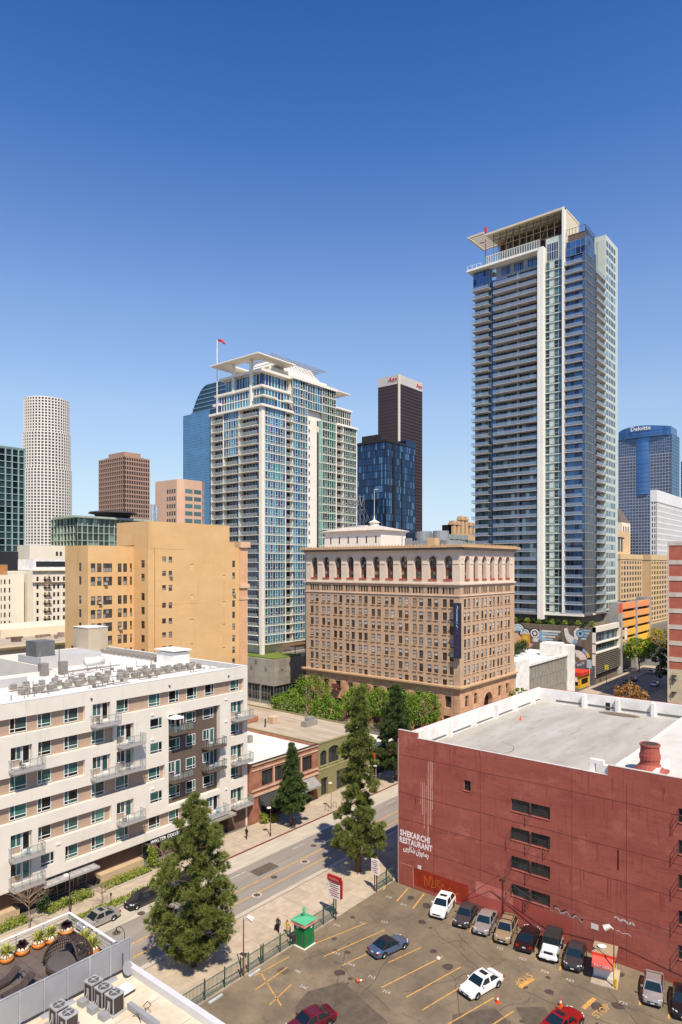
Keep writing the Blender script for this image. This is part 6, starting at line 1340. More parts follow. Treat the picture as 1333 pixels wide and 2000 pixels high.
def car(label, kind, pm, x, y, rz, z=.106, top=None, group='cars parked in the lot', name='parked_car'):
    L, Wd, H, belt, hood, trunk, cab, wr = KIND[kind]
    root = thing(name, label, 'car', (x, y, z), rz, group)
    X0 = L / 2; P = lambda d: X0 - d
    jeep = kind == 'jeep'
    # lower body loft: stations from nose to tail (d, half width, top z, bottom z)
    hw = Wd / 2
    st = [(0, hw * .74, hood * .66, .3), (.06, hw * .86, hood * .8, .22), (.3, hw * .95, hood * .93, .2), (.8, hw, hood, .19), (cab[0], hw, belt * .98, .19), ((cab[0] + cab[3]) / 2, hw, belt, .19), (cab[3], hw * .99, trunk, .2), (L - .3, hw * .95, trunk * .985, .22), (L - .06, hw * .88, trunk * .9, .26), (L, hw * .78, trunk * .74, .34)]
    if jeep: st = [(0, hw * .98, .62, .42), (.3, hw, .66, .4), (.32, hw * .82, 1.08, .4), (.8, hw * .84, 1.12, .4), (cab[0], hw * .9, 1.14, .38), (2.6, hw * .93, 1.14, .38), (cab[3], hw * .93, 1.14, .4), (L, hw * .92, 1.12, .42)]
    b = MB(); n = 10
    for d, w, zt, zb in st:
        zm = zb + (zt - zb) * .5
        b.v += [(P(d), y_, z_) for y_, z_ in ((-w * .9, zb), (-w, zb + .1), (-w, zm), (-w * .97, zt - .1), (-w * .84, zt), (w * .84, zt), (w * .97, zt - .1), (w, zm), (w, zb + .1), (w * .9, zb))]
    for i in range(len(st) - 1):
        for q in range(n):
            j = (q + 1) % n; b.f.append((i * n + q, i * n + j, (i + 1) * n + j, (i + 1) * n + q)); b.m.append(0)
    b.f.append(tuple(range(n))); b.m.append(0); b.f.append(tuple(reversed(range((len(st) - 1) * n, len(st) * n)))); b.m.append(0)
    me = b.mesh('body', pm, True); me.set_sharp_from_angle(angle=R(38)); put('body', me, root)
    # cabin shell, roof and glazing
    xb1, xt1, xt0, xb0 = (P(v) for v in cab); wb, wt = hw * .93, hw * (.74 if not jeep else .84); z0, z1 = belt - .03, H
    roofm = top or pm
    c = MB(); B = [(xb0, -wb, z0), (xb1, -wb, z0), (xb1, wb, z0), (xb0, wb, z0)]; T = [(xt0, -wt, z1 - .04), (xt1, -wt, z1 - .05), (xt1, wt, z1 - .05), (xt0, wt, z1 - .04)]
    for q in range(4): j = (q + 1) % 4; c.face([B[q], B[j], T[j], T[q]])
    xm = (xt0 + xt1) / 2
    c.face([T[0], T[1], (xm, -wt * .96, z1)]); c.face([T[1], T[2], (xt1 - .1, wt * .6, z1), (xt1 - .1, -wt * .6, z1)]); c.face([T[2], T[3], (xm, wt * .96, z1)]); c.face([T[3], T[0], (xt0 + .12, -wt * .6, z1), (xt0 + .12, wt * .6, z1)])
    c.face([T[1], (xt1 - .1, -wt * .6, z1), (xm, -wt * .96, z1)]); c.face([(xt1 - .1, wt * .6, z1), T[2], (xm, wt * .96, z1)]); c.face([T[3], (xt0 + .12, wt * .6, z1), (xm, wt * .96, z1)]); c.face([(xt0 + .12, -wt * .6, z1), T[0], (xm, -wt * .96, z1)])
    c.face([(xt1 - .1, -wt * .6, z1), (xt1 - .1, wt * .6, z1), (xm, wt * .96, z1), (xt0 + .12, wt * .6, z1), (xt0 + .12, -wt * .6, z1), (xm, -wt * .96, z1)])
    cabin = put('roof', c.mesh('roof', roofm), root)
    def gq(name, q, ins, off):
        q = [Vector(v) for v in q]; ce = sum(q, Vector()) / 4; nn = (q[1] - q[0]).cross(q[2] - q[0]).normalized()
        if nn.dot(ce - Vector((0, 0, .9))) < 0: nn = -nn
        put(name, MB().face([tuple(ce + (v - ce) * ins + nn * off) for v in q]).mesh(name, m_cglass), root)
    gq('windscreen', [B[1], B[2], T[2], T[1]], .9, .012); gq('rear_window', [B[3], B[0], T[0], T[3]], .86, .012)
    for s, (i, j) in ((0, (0, 1)), (1, (3, 2))):
        bb, bt, tb, tt = Vector(B[i]), Vector(B[j]), Vector(T[i]), Vector(T[j])
        m0, m1 = bb.lerp(bt, .5), tb.lerp(tt, .46)
        gq('side_window', [bb, m0, m1, tb], .84, .012); gq('side_window', [m0, bt, tt, m1], .84, .012)
    ax = (.82 if not jeep else .62, L - .92 if not jeep else L - .8); tm, rm = wheel_mesh(wr, .23 if not jeep else .28)
    for d in ax:
        for s in (-1, 1):
            w = put('wheel', tm, root, (P(d), s * (hw - .1), wr), R(180) if s > 0 else 0); put('rim', rm, w)
            a = MB(); N = 10
            for q in range(N):
                t0_, t1_ = math.pi * q / N, math.pi * (q + 1) / N; ra, rb_ = wr + .07, wr - .02
                yy = s * (hw + .004) if not jeep else s * (hw + .03)
                a.face([(P(d) + ra * math.cos(t0_), yy, wr + ra * math.sin(t0_)), (P(d) + ra * math.cos(t1_), yy, wr + ra * math.sin(t1_)), (P(d) + rb_ * math.cos(t1_), yy, wr + rb_ * math.sin(t1_)), (P(d) + rb_ * math.cos(t0_), yy, wr + rb_ * math.sin(t0_))])
            put('wheel_arch', a.mesh('arch', m_trimb), root)
    for s in (-1, 1):
        if jeep:
            h = MB().cyl(0, 0, 0, .05, .13, .13, 12).mesh('headlight', m_hl); h.transform(Matrix.Rotation(R(90), 4, 'Y')); put('headlight', h, root, (P(.29), s * .56, .9))
        else: put('headlight', MB().prism([(P(.05), s * hw * .52), (P(.34), s * hw * .95), (P(.46), s * hw * .93), (P(.16), s * hw * .5)], hood * .74, hood * .9).mesh('headlight', m_hl), root)
        put('tail_light', MB().box(P(L + .015), P(L - .2), s * hw * .56, s * hw * .93, trunk * .7, trunk * .86).mesh('tail_light', m_tl2), root)
        put('mirror', MB().box(P(cab[0] + .42), P(cab[0] + .28), s * (hw - .03), s * (hw + .17), belt + .0, belt + .13).mesh('mirror', pm if not jeep else m_trimb), root)
    put('number_plate', MB().box(P(-.02), P(.03), -.17, .17, .36, .47).mesh('plate', m_plate), root); put('number_plate', MB().box(P(L + .02), P(L - .02), -.17, .17, .6, .72).mesh('plate', m_plate), root)
    put('grille', MB().box(P(-.015) if not jeep else P(.295), P(.05) if not jeep else P(.34), -hw * .5, hw * .5, hood * .5 if not jeep else .74, hood * .64 if not jeep else 1.0).mesh('grille', m_trimb), root); put('bumper', MB().box(P(-.03), P(.1), -hw * .8, hw * .8, .26, .36).mesh('bumper', m_trimb), root)
    put('bumper', MB().box(P(L + .03), P(L - .1), -hw * .8, hw * .8, .3, .42).mesh('bumper', m_trimb if kind in ('jeep', 'suv') else pm), root)
    if kind == 'wagon':
        for s in (-1, 1): put('roof_rail', MB().box(P(3.9), P(1.9), s * wt * .9 - .02, s * wt * .9 + .02, H + .02, H + .07).mesh('rail', m_trimb), root)
        for d in (2.3, 3.4): put('roof_bar', MB().box(P(d) - .03, P(d) + .03, -wt * .9, wt * .9, H + .04, H + .08).mesh('bar', m_trimb), root)
    if jeep: put('spare_wheel', wheel_mesh(wr, .28)[0], root, (P(L + .1), 0, .95), R(90))
    return root
def sunroof(c, kind): H = KIND[kind][2]; put('sunroof', MB().box(-.55, -.05, -.42, .42, H + .002, H + .012).mesh('sunroof', m_cglass), c)
PW = R(192.2)
def stall(label, kind, pm, v, rev=False, u=64.75, **k):
    L = KIND[kind][0]; d = Vector((.978, .21)); c = Vector((u, v)) + d * L / 2
    return car(label, kind, pm, c.x, c.y, PW + (math.pi if rev else 0), **k)
sunroof(stall('white crossover with sunroof parked beside the rust red wall panel', 'suv', paint('white', (236, 236, 234), 0), 39.3), 'suv')
stall('charcoal sedan parked between the white crossover and a silver sedan', 'sedan', paint('charcoal', (70, 68, 72)), 36.3)
stall('silver sedan parked between a charcoal sedan and the beige wagon', 'sedan', paint('silver', (176, 172, 168), .5), 33.9)
stall('beige wagon with roof rack parked beside the thin rusty pole', 'wagon', paint('beige', (176, 154, 122), .4), 31.4)
stall('black cherry sedan parked nose to the red wall, tail lights showing', 'sedan', paint('black_cherry', (44, 28, 30)), 28.9, True)
stall('white off-roader with black hard top and round headlights', 'jeep', paint('white', (236, 236, 234), 0), 26.35, top=mat('black_hardtop', (44, 42, 42), .8))
stall('dark grey sedan parked beside the red pay booth', 'sedan', paint('graphite', (62, 62, 64)), 23.9)
stall('silver hatchback parked alone right of the pay booth', 'hatch', paint('silver', (176, 172, 168), .5), 16.4, u=64.2)
stall('black car parked beyond the silver hatchback at the red wall', 'sedan', paint('black', (30, 30, 34)), 13.8, u=63.9)
cv = car('blue grey convertible with black soft top alone mid-lot', 'coupe', paint('steel_blue', (84, 108, 138), .4), 56.5, 40.0, R(-13.4), top=mat('black_softtop', (34, 32, 36), .9))
sunroof(car('white sedan with sunroof parked alone mid-lot beside an orange cone', 'sedan', paint('white', (236, 236, 234), 0), 56.9, 29.6, R(166.6)), 'sedan')
car('maroon sedan parked across the patched asphalt near the flat white roof', 'sedan', paint('maroon', (104, 22, 34)), 42.7, 38.5, R(166))
sunroof(car('bright red coupe parked near the yellow stop bar', 'coupe', paint('red', (160, 20, 26)), 56.6, 21.7, R(-13.4)), 'coupe')
car('dark maroon sedan parked beside the bright red coupe', 'sedan', paint('dark_maroon', (70, 22, 26)), 55.8, 18.7, R(-13.4))
sunroof(car('silver sedan with dark sunroof parked at the planted kerb', 'sedan', paint('silver', (176, 172, 168), .5), 40.3, 68.2, R(180), .01, group='cars parked along the far kerb'), 'sedan')
car('black hatchback parked at the planted kerb behind the silver sedan', 'hatch', paint('black', (30, 30, 34)), 46.1, 68.2, R(180), .01, group='cars parked along the far kerb')
car('black sedan half hidden by the big pine at the planted kerb', 'sedan', paint('black', (30, 30, 34)), 51.6, 68.2, R(180), .01, group='cars parked along the far kerb')
for i, (x, y, r, p, lb) in enumerate(((236, 68.2, 0, ('graphite', (62, 62, 64)), 'dark grey car parked in shade below the mural podium'), (243, 68.2, 0, ('dark_blue', (40, 50, 80)), 'dark blue car parked in shade behind the dark grey one'), (264, 67.6, 0, ('silver', (176, 172, 168)), 'silver car parked under the street tree by the car park'), (262, 58.5, 180, ('pale_blue', (130, 146, 170)), 'pale blue car driving in the shaded far street'), (238, 60.0, 180, ('white', (236, 236, 234)), 'white car driving in the shaded street by the striped brick block'), (119.5, 80.5, 90, ('black', (30, 30, 34)), 'black car waiting on the cross street beside the white roof shop'), (124.5, 88, 90, ('white', (236, 236, 234)), 'white car on the cross street under the ficus trees'))):
    car(lb, 'sedan', paint(*p), x, y, R(r), .01, group='cars on the far streets')
# ================================================================== fence, gate, booth, signs, lamps
m_fg = mat('green_fence_paint', (48, 78, 62), .6, .08, 2); m_fgl = mat('grey_green_rail', (96, 112, 104), .6, .08, 2)
def fence(label, x0, x1, y, posts, rail_h=(.35, 1.7), group='green fences of the parking lot'):
    r = thing('picket_fence', label, 'fence', (x0, y, .1), 0, group)
    Lf = x1 - x0; n = int(Lf / .155)
    pk = MB().box(0, .028, -.014, .014, .12, 1.85).mesh('picket', m_fg)
    k0 = 0
    if n > 300: k0 = n - 300
    for k in range(n): put('picket', pk, r, (.06 + k * .155, 0, 0))
    for z in rail_h: put('rail', MB().box(0, Lf, -.03, .03, z, z + .06).mesh('rail', m_fgl), r)
    pm = MB().box(-.05, .05, -.05, .05, 0, 2.0).cyl(0, 0, 2.0, 2.12, .05, .01, 6).mesh('post', m_fg)
    for p in posts: put('post', pm, r, (p - x0, 0, 0))
    return r
fence('green picket fence between pavement and lot left of the green booth', 34.0, 50.6, 48.38, (34.1, 36.4, 39.2, 41.6, 43.6, 44.6, 46.3, 46.6, 49.0, 50.5))
fence('green sliding gate section between green booth and red parking sign', 52.9, 57.7, 48.38, (53.0, 55.8, 57.6), (.35, .8, 1.7))
fence('short green fence section against the red parking structure', 65.7, 69.2, 48.38, (65.75, 67.8, 69.1), (.35, .9, 1.7))
bo = thing('green_ticket_booth', 'small bright green ticket booth with pink lettered fascia and lantern on its roof', 'booth', (51.75, 47.55, .1), R(0))
m_bg2 = mat('booth_green', (18, 116, 66), .5, .06); m_brf = mat('booth_roof_green', (84, 176, 128), .6, .05)
put('body', MB().box(-.75, .75, -.75, .75, .1, 2.35).mesh('body', m_bg2), bo); put('plinth', MB().box(-.85, .85, -.85, .85, 0, .1).mesh('plinth', m_white), bo)
fs = put('fascia', MB().box(-.98, .98, -.98, .98, 2.35, 2.68).mesh('fascia', mat('pink_fascia', (226, 158, 148), .7)), bo)
lt = text_mesh('letters', 'PARKING', .26, mat('fascia_red', (186, 50, 44), .6), .005, 'CENTER'); put('fascia_letters', lt, fs, (0, -.99, 2.42)); put('fascia_letters', lt, fs, (-.99, 0, 2.42), R(-90))
rf = MB()
for q in range(4):
    a, c = [(-1.02, -1.02), (1.02, -1.02), (1.02, 1.02), (-1.02, 1.02)][q], [(-1.02, -1.02), (1.02, -1.02), (1.02, 1.02), (-1.02, 1.02)][(q + 1) % 4]; rf.face([(*a, 2.69), (*c, 2.69), (0, 0, 2.98)])
put('roof', rf.mesh('roof', m_brf), bo); put('lantern', MB().cyl(0, 0, 2.9, 3.7, .05, .05, 6).cyl(-.15, 0, 2.9, 3.6, .02, .02, 5).cyl(.15, 0, 2.9, 3.6, .02, .02, 5).cyl(0, 0, 3.6, 3.85, .22, .16, 8).mesh('lantern', m_brf), bo)
for s in (-.32, .32):
    d = MB().cyl(0, 0, 0, .03, .17, .17, 14).mesh('porthole', m_white); e = d.copy(); d.transform(Matrix.Rotation(R(90), 4, 'X')); put('porthole', d, bo, (s * 0 + (-.3 if s < 0 else .3), -.75, 2.05)) if s > 0 else None
    e.transform(Matrix.Rotation(R(-90), 4, 'Y')); put('porthole', e, bo, (-.75, .25, 2.05)) if s > 0 else None
for x in (-.45, .4): put('door_panel', MB().box(x - .03, x + .03, -.775, -.75, .15, 1.5).mesh('dp', mat('rust_strip', (120, 84, 66), .7)), bo); put('door_panel', MB().box(-.775, -.75, x - .03, x + .03, .15, 1.5).mesh('dp', MATS['rust_strip']), bo)
put('side_box', MB().box(-1.35, -.8, .35, .75, .9, 1.3).mesh('side_box', m_steel), bo)
def lot_sign(label, x, y, z0, z1, w, head):
    r = thing('lot_sign', label, 'sign', (x, y, .1))
    put('pole', MB().box(-.05, .05, -.3, -.2, 0, z1 - .3).box(-.05, .05, .0, .1, 0, z1 - .3).mesh('pole', mat('sign_pole', (84, 62, 56), .6)), r)
    pn_ = put('panel', MB().box(-.12, -.02, -w / 2 - .1, w / 2 - .1, z0, z1).mesh('panel', m_white), r)
    put('edge', MB().box(-.14, .16, -w / 2 - .24, -w / 2 - .1, z0 + .2, z1 - .2).mesh('edge', mat('sign_red', (172, 26, 24), .6)), r) if head else None
    if head:
        put('header', MB().box(-.2, .1, -w / 2 - .16, w / 2, z1 - .5, z1 + .12).mesh('header', MATS['sign_red']), r)
        t_ = text_mesh('letters', 'PARKING', .34, mat('pink_letters', (232, 170, 164), .6), .005, 'CENTER'); put('letters', t_, r, (-.21, -.1, z1 - .36), R(-90))
    for k in range(7): put('text_line', MB().box(-.125, -.121, -w / 2 + .1 + (k % 2) * .15, w / 2 - .5 + (k % 3) * .15, z0 + .25 + k * .24, z0 + .35 + k * .24).mesh('tl', mat('text_red', (160, 72, 76), .7)), pn_)
    ci = MB().cyl(0, 0, 0, .006, .24, .24, 14).mesh('clock_face', mat('pale_grey', (190, 190, 184), .7)); ci.transform(Matrix.Rotation(R(-90), 4, 'Y')); put('emblem', ci, pn_, (-.125, w / 2 - .45, z1 - .85)) if head else None
    return r
lot_sign('red headed white parking rate sign on pole at the end of the sliding gate', 57.65, 48.35, 2.35, 4.75, 1.75, True)
lot_sign('plain white rate sign on pole by the short fence section', 65.65, 48.55, 2.1, 4.0, 1.15, False)
def lamp_pole(label, x, y, h, m1, m2, z=.1, dirv=(0, -1)):
    r = thing('lamp_pole', label, 'lamp', (x, y, z), 0, 'lamp poles of the parking lot')
    put('pole', MB().cyl(0, 0, 0, h * .42, .08, .07, 8).mesh('pole', m1), r); put('upper_pole', MB().cyl(0, 0, h * .42, h, .07, .05, 8).mesh('upper_pole', m2), r)
    hd_ = MB().tube([(0, 0, h - .1), (dirv[0] * .5, dirv[1] * .5, h + .25)], .05, 6).tube([(dirv[0] * .4, dirv[1] * .4, h + .2), (dirv[0] * 1.0, dirv[1] * 1.0, h - .1)], .2, 8, r1=.3)
    put('floodlight', hd_.mesh('floodlight', mat('floodlight_white', (214, 208, 200), .5)), r); return r
m_rp = mat('red_pole', (172, 38, 30), .6, .1, 2); m_wp = mat('wood_brown_pole', (134, 74, 52), .7, .1, 2)
lamp_pole('red painted lamp pole rising from the green fence', 43.9, 48.3, 5.7, m_rp, m_wp, dirv=(.5, -.8))
r = thing('service_pole', 'thin rusty pole with cables standing at the red wall behind the beige wagon', 'pole', (68.95, 32.9, .1)); put('pole', MB().cyl(0, 0, 0, 5.6, .08, .06, 8).mesh('pole', m_wp), r); put('crossarm', MB().box(-.04, .04, -.4, .4, 5.4, 5.46).mesh('crossarm', m_wp), r)
pl_ = lamp_pole('red and yellow lamp pole standing beside the pay booth', 65.0, 20.0, 5.6, mat('yellow_bollard', (232, 190, 48), .6), m_wp, dirv=(-.3, .8))
pb = thing('pay_booth', 'white pay booth with red awning and flat tan roof against the red wall', 'booth', (66.4, 21.3, .1), R(12))
put('slab', MB().box(-1.9, 1.5, -1.3, 1.1, 0, .08).mesh('slab', m_walk), pb); put('body', MB().box(-.6, 1.3, -.95, .95, .08, 2.3).mesh('body', m_white), pb); put('roof', MB().box(-.75, 1.4, -1.1, 1.1, 2.3, 2.42).mesh('roof', mat('tan_board', (164, 144, 116), .85)), pb); put('roof_trim', MB().box(-.8, -.74, -1.1, 1.1, 2.1, 2.45).mesh('trim', mat('orange_red', (214, 70, 42), .6)), pb)
put('window', glazing(1.7, 1.2, 2, 1, .06, 0, .04).mesh('w', [m_dglass, m_steel]), pb, (-.64, .85, 1.0), R(-90)); put('side_window', MB().box(-.4, 1.1, -.98, -.951, 1.0, 2.1).mesh('w', m_dglass), pb)
aw_ = MB(); aw_.face([(-.62, -1.0, 2.25), (-.62, 1.0, 2.25), (-1.7, 1.0, 1.85), (-1.7, -1.0, 1.85)]); aw_.face([(-1.7, -1, 1.85), (-1.7, 1, 1.85), (-1.7, 1, 1.5), (-1.7, -1, 1.5)]); aw_.face([(-.62, -1, 2.25), (-1.7, -1, 1.85), (-1.7, -1, 1.5), (-.62, -1, 1.6)]); aw_.face([(-.62, 1, 2.25), (-.62, 1, 1.6), (-1.7, 1, 1.5), (-1.7, 1, 1.85)])
ao = put('awning', aw_.mesh('awning', mat('salmon_awning', (212, 92, 78), .8)), pb); put('awning_letters', text_mesh('letters', 'PAY HERE', .36, m_white, .004, 'CENTER'), ao, (-1.72, 0, 1.55), R(-90))
put('vent', MB().cyl(.4, .3, 2.42, 2.6, .3, .3, 10).cyl(.4, .3, 2.6, 2.72, .42, .1, 10).mesh('vent', m_white), pb); put('bollard', MB().cyl(-1.8, -1.2, 0, 1.0, .08, .08, 8).mesh('bollard', MATS['yellow_bollard']), pb)
m_cone = MATS['cone_orange']; cone_me = MB().box(-.19, .19, -.19, .19, 0, .04).cyl(0, 0, .04, .72, .15, .03, 12).mesh('cone', m_cone); band_me = MB().cyl(0, 0, .34, .52, .11, .078, 12).mesh('band', m_white)
for x, y, lb in ((56.0, 27.5, 'orange traffic cone with white collar beside the lone white sedan'), (59.2, 22.9, 'orange traffic cone behind the bright red coupe')):
    o = tag(put('traffic_cone', cone_me, None, (x, y, .106)), lb, 'cone', 'cones in the lot'); put('collar', band_me, o)
o = tag(put('traffic_cone', cone_me, None, (50.2, 39.3, .26)), 'orange traffic cone knocked over on the open asphalt', 'cone', 'cones in the lot'); o.rotation_euler = (R(86), 0, R(40)); put('collar', band_me, o)
tag(put('litter_bag', MB().lathe(0, 0, [(.1, 0), (.22, .08), (.2, .2), (.06, .3)], 8).mesh('bag', m_white), None, (58.4, 35.2, .1)), 'small white plastic bag lying on the asphalt near the yellow stripes', 'bag')
m_sl = mat('bronze_lamp_post', (92, 74, 66), .6); m_slp = mat('pinkish_lamp_post', (186, 148, 134), .6)
def street_lamp(label, x, y, h, m, z=.125):
    r = thing('street_lamp', label, 'street lamp', (x, y, z), 0, 'street lamps along the far pavement')
    put('post', MB().cyl(0, 0, 0, .5, .14, .1, 8).cyl(0, 0, .5, h - .5, .08, .06, 8).tube([(0, 0, h - .5), (0, 0, h - .1), (-.15, -.1, h + .1), (-.45, -.2, h + .15)], .05, 6).mesh('post', m), r)
    put('lamp_head', MB().cyl(-.5, -.2, h, h + .1, .34, .3, 12).cyl(-.5, -.2, h + .1, h + .22, .3, .05, 12).mesh('head', mat('lamp_cream', (222, 214, 200), .5)), r)
for x, y, h, m, lb in ((83.3, 70.5, 4.4, m_slp, 'pinkish street lamp with round cap before the olive green shop'), (95.5, 70.4, 4.4, m_slp, 'pinkish street lamp with round cap beside the white roof shop'), (69.3, 70.4, 4.3, m_sl, 'bronze street lamp before the brick shop'), (38.9, 71.9, 4.9, m_sl, 'dark street lamp standing in the pavement before the apartment canopy')): street_lamp(lb, x, y, h, m)
for x, y, h, lb in ((125, 131, 7, 'tall pale lamp mast on the cross street before the mesh podium'), (131.0, 119.5, 7, 'pale curved lamp mast among the ficus trees'), (205, 70.3, 8, 'white lamp mast at the far corner before the painted podium'), (255, 57, 8, 'white lamp mast standing in the shaded far street')):
    r = thing('lamp_mast', lb, 'lamp', (x, y, .1)); put('mast', MB().cyl(0, 0, 0, h, .1, .06, 8).tube([(0, 0, h), (.4, .2, h + .5), (1.8, .6, h + .6)], .05, 6).mesh('mast', mat('pale_mast', (206, 196, 176), .6)), r)
for x, lb in ((82.2, 'inverted-U bicycle rack before the olive green shop'), (84.2, 'second inverted-U bicycle rack before the olive green shop')):
    tag(put('bike_rack', MB().tube([(0, -.35, 0), (0, -.35, .75), (0, -.2, .9), (0, .2, .9), (0, .35, .75), (0, .35, 0)], .035, 6).mesh('rack', m_steel), None, (x, 70.5, .125)), lb, 'bike rack', 'bicycle racks')
tag(put('parking_meter', MB().cyl(0, 0, 0, 1.2, .04, .04, 8).lathe(0, 0, [(.09, 1.2), (.12, 1.3), (.12, 1.45), (.03, 1.55)], 8).mesh('meter', m_steel), None, (43.2, 70.4, .125)), 'grey parking meter on the planted kerb by the black hatchback', 'parking meter')
r = thing('street_name_post', 'post with yellow square sign at the far corner by the kiosk', 'sign', (232, 73.8, .1)); put('post', MB().cyl(0, 0, 0, 6, .1, .08, 6).mesh('post', m_steel), r); put('sign', MB().box(-.06, .06, -.6, .6, 4.6, 6.2).mesh('sign', mat('sign_yellow', (232, 206, 40), .6)), r)
# ================================================================== people
def person(label, x, y, rz, mats, stride, arms, h=1.76, z=.125, extra=None):
    """one skinned figure; mats = skin, top, legs, shoes, hair"""
    s = h / 1.76
    J = dict(pel=(0, 0, .95), chest=(.02, 0, 1.3), neck=(.02, 0, 1.5), head=(.05, 0, 1.64), crown=(.04, 0, 1.74), shL=(.01, .19, 1.42), shR=(.01, -.19, 1.42), hipL=(0, .1, .9), hipR=(0, -.1, .9))
    f = stride
    J.update(knL=(f * .45 + .05, .11, .5), anL=(f * .7 - .05, .11, .09), toL=(f * .7 + .14, .12, .04), knR=(-f * .2 + .03, -.11, .5), anR=(-f * .75, -.11, .1 + abs(f) * .12), toR=(-f * .75 + .17, -.12, .04))
    J.update(elL=(arms[0] * .12, .27, 1.14), haL=(arms[0] * .34, .27, .92), elR=(arms[1] * .12, -.27, 1.14), haR=(arms[1] * .34, -.27, .92), fiL=(arms[0] * .36, .26, .82), fiR=(arms[1] * .36, -.26, .82))
    rad = dict(pel=.15, chest=.16, neck=.065, head=.1, crown=.085, shL=.075, shR=.075, hipL=.1, hipR=.1, knL=.065, knR=.065, anL=.045, anR=.045, toL=.04, toR=.04, elL=.05, elR=.05, haL=.035, haR=.035, fiL=.025, fiR=.025)
    names = list(J); E = [('pel', 'chest'), ('chest', 'neck'), ('neck', 'head'), ('head', 'crown'), ('chest', 'shL'), ('chest', 'shR'), ('shL', 'elL'), ('elL', 'haL'), ('haL', 'fiL'), ('shR', 'elR'), ('elR', 'haR'), ('haR', 'fiR'), ('pel', 'hipL'), ('pel', 'hipR'), ('hipL', 'knL'), ('knL', 'anL'), ('anL', 'toL'), ('hipR', 'knR'), ('knR', 'anR'), ('anR', 'toR')]
    me = bpy.data.meshes.new('skel'); me.from_pydata([tuple(v * s for v in J[n]) for n in names], [(names.index(a), names.index(b)) for a, b in E], [])
    o = bpy.data.objects.new('skel', me); COL.objects.link(o); o.modifiers.new('s', 'SKIN'); o.modifiers.new('d', 'SUBSURF').levels = 1
    for i, n in enumerate(names): me.skin_vertices[0].data[i].radius = (rad[n] * s, rad[n] * s * (.8 if n in ('chest', 'pel') else 1)); me.skin_vertices[0].data[i].use_root = (n == 'pel')
    dg = bpy.context.evaluated_depsgraph_get(); bm_ = bpy.data.meshes.new_from_object(o.evaluated_get(dg)); bpy.data.objects.remove(o)
    for m in mats: bm_.materials.append(m)
    for p in bm_.polygons:
        c = p.center / s; p.use_smooth = True
        p.material_index = 3 if c.z < .1 else 2 if c.z < .96 and abs(c.y) < .2 else 0 if c.z < .95 else 1 if c.z < 1.5 else (4 if c.z > 1.66 or c.x < .0 else 0)
    r = tag(put('person', bm_, None, (x, y, z), rz), label, 'person'); return r
sk = mat('skin_tone', (150, 104, 80), .6); bk_ = mat('black_cloth', (30, 28, 32), .9); gy = mat('grey_cloth', (62, 66, 70), .9); yl = mat('mustard_cloth', (214, 166, 74), .9); hr = mat('dark_hair', (40, 30, 26), .8); red_ = mat('wine_cloth', (84, 34, 36), .9)
person('person in black walking along the pavement past the brick shop', 66.2, 72.2, R(20), (sk, bk_, bk_, bk_, hr), .42, (1, -1))
p = person('person in grey jacket carrying a black bag beyond the green fence', 51.6, 51.2, R(200), (sk, gy, bk_, bk_, sk), .2, (.3, -.3))
b_ = tag(put('shoulder_bag', MB().lathe(0, 0, [(.16, 0), (.22, .12), (.2, .4), (.08, .5)], 8).mesh('bag', bk_), None, (51.75, 51.65, .3)), 'black bulging bag held beside the person in grey jacket', 'bag')
person('person in long mustard coat walking beside the green booth', 51.9, 50.1, R(190), (sk, yl, yl, sk, hr), .22, (-.3, .3), 1.68)
# ================================================================== planting
def np_mesh(name, V, Fc, mt):
    me = bpy.data.meshes.new(name); nv, nf, k = len(V), len(Fc), Fc.shape[1]
    me.vertices.add(nv); me.vertices.foreach_set('co', V.astype(np.float32).ravel())
    me.loops.add(nf * k); me.loops.foreach_set('vertex_index', Fc.astype(np.int32).ravel())
    me.polygons.add(nf); me.polygons.foreach_set('loop_start', np.arange(0, nf * k, k, dtype=np.int32)); me.polygons.foreach_set('loop_total', np.full(nf, k, dtype=np.int32))
    me.materials.append(mt); me.update(calc_edges=True); me.validate(); return me
def unit(n):
    v = rng.normal(size=(n, 3)); return v / np.linalg.norm(v, axis=1, keepdims=True)
def leaf_mat(name, col, col2, var=.35, trans=.25):
    m = mat(name, col, .65, .1, 1.5, col2=col2, island=var, spec=.25)
    b = m.node_tree.nodes['Principled BSDF']; nt_ = m.node_tree; out = nt_.nodes['Material Output']
    tl_ = nt_.nodes.new('ShaderNodeBsdfTranslucent'); mx = nt_.nodes.new('ShaderNodeMixShader'); mx.inputs[0].default_value = trans
    src = b.inputs['Base Color'].links[0].from_socket; nt_.links.new(src, tl_.inputs[0]); nt_.links.new(b.outputs[0], mx.inputs[1]); nt_.links.new(tl_.outputs[0], mx.inputs[2]); nt_.links.new(mx.outputs[0], out.inputs[0]); return m
m_pine = leaf_mat('pine_needles', (140, 146, 72), (78, 92, 44), .18, .2); m_pine2 = leaf_mat('blue_pine_needles', (104, 122, 66), (60, 80, 44), .18, .2)
m_ficus = leaf_mat('ficus_leaves', (118, 146, 42), (74, 104, 32), .25, .2); m_hedge = leaf_mat('hedge_leaves', (146, 156, 58), (106, 126, 46), .35, .25); m_dark_leaf = leaf_mat('dark_leaves', (66, 84, 40), (46, 62, 34), .3, .2); m_rust_leaf = leaf_mat('rusty_leaves', (172, 124, 66), (130, 98, 60), .35, .2); m_yleaf = leaf_mat('yellow_leaves', (168, 150, 50), (132, 126, 46), .3, .25)
m_bark = mat('bark', (112, 88, 70), .95, .2, 2, .4); m_palebark = mat('pale_bark', (176, 158, 134), .9, .15, 2, .3); m_twig = mat('bare_twig', (158, 132, 112), .9, .15, 2)
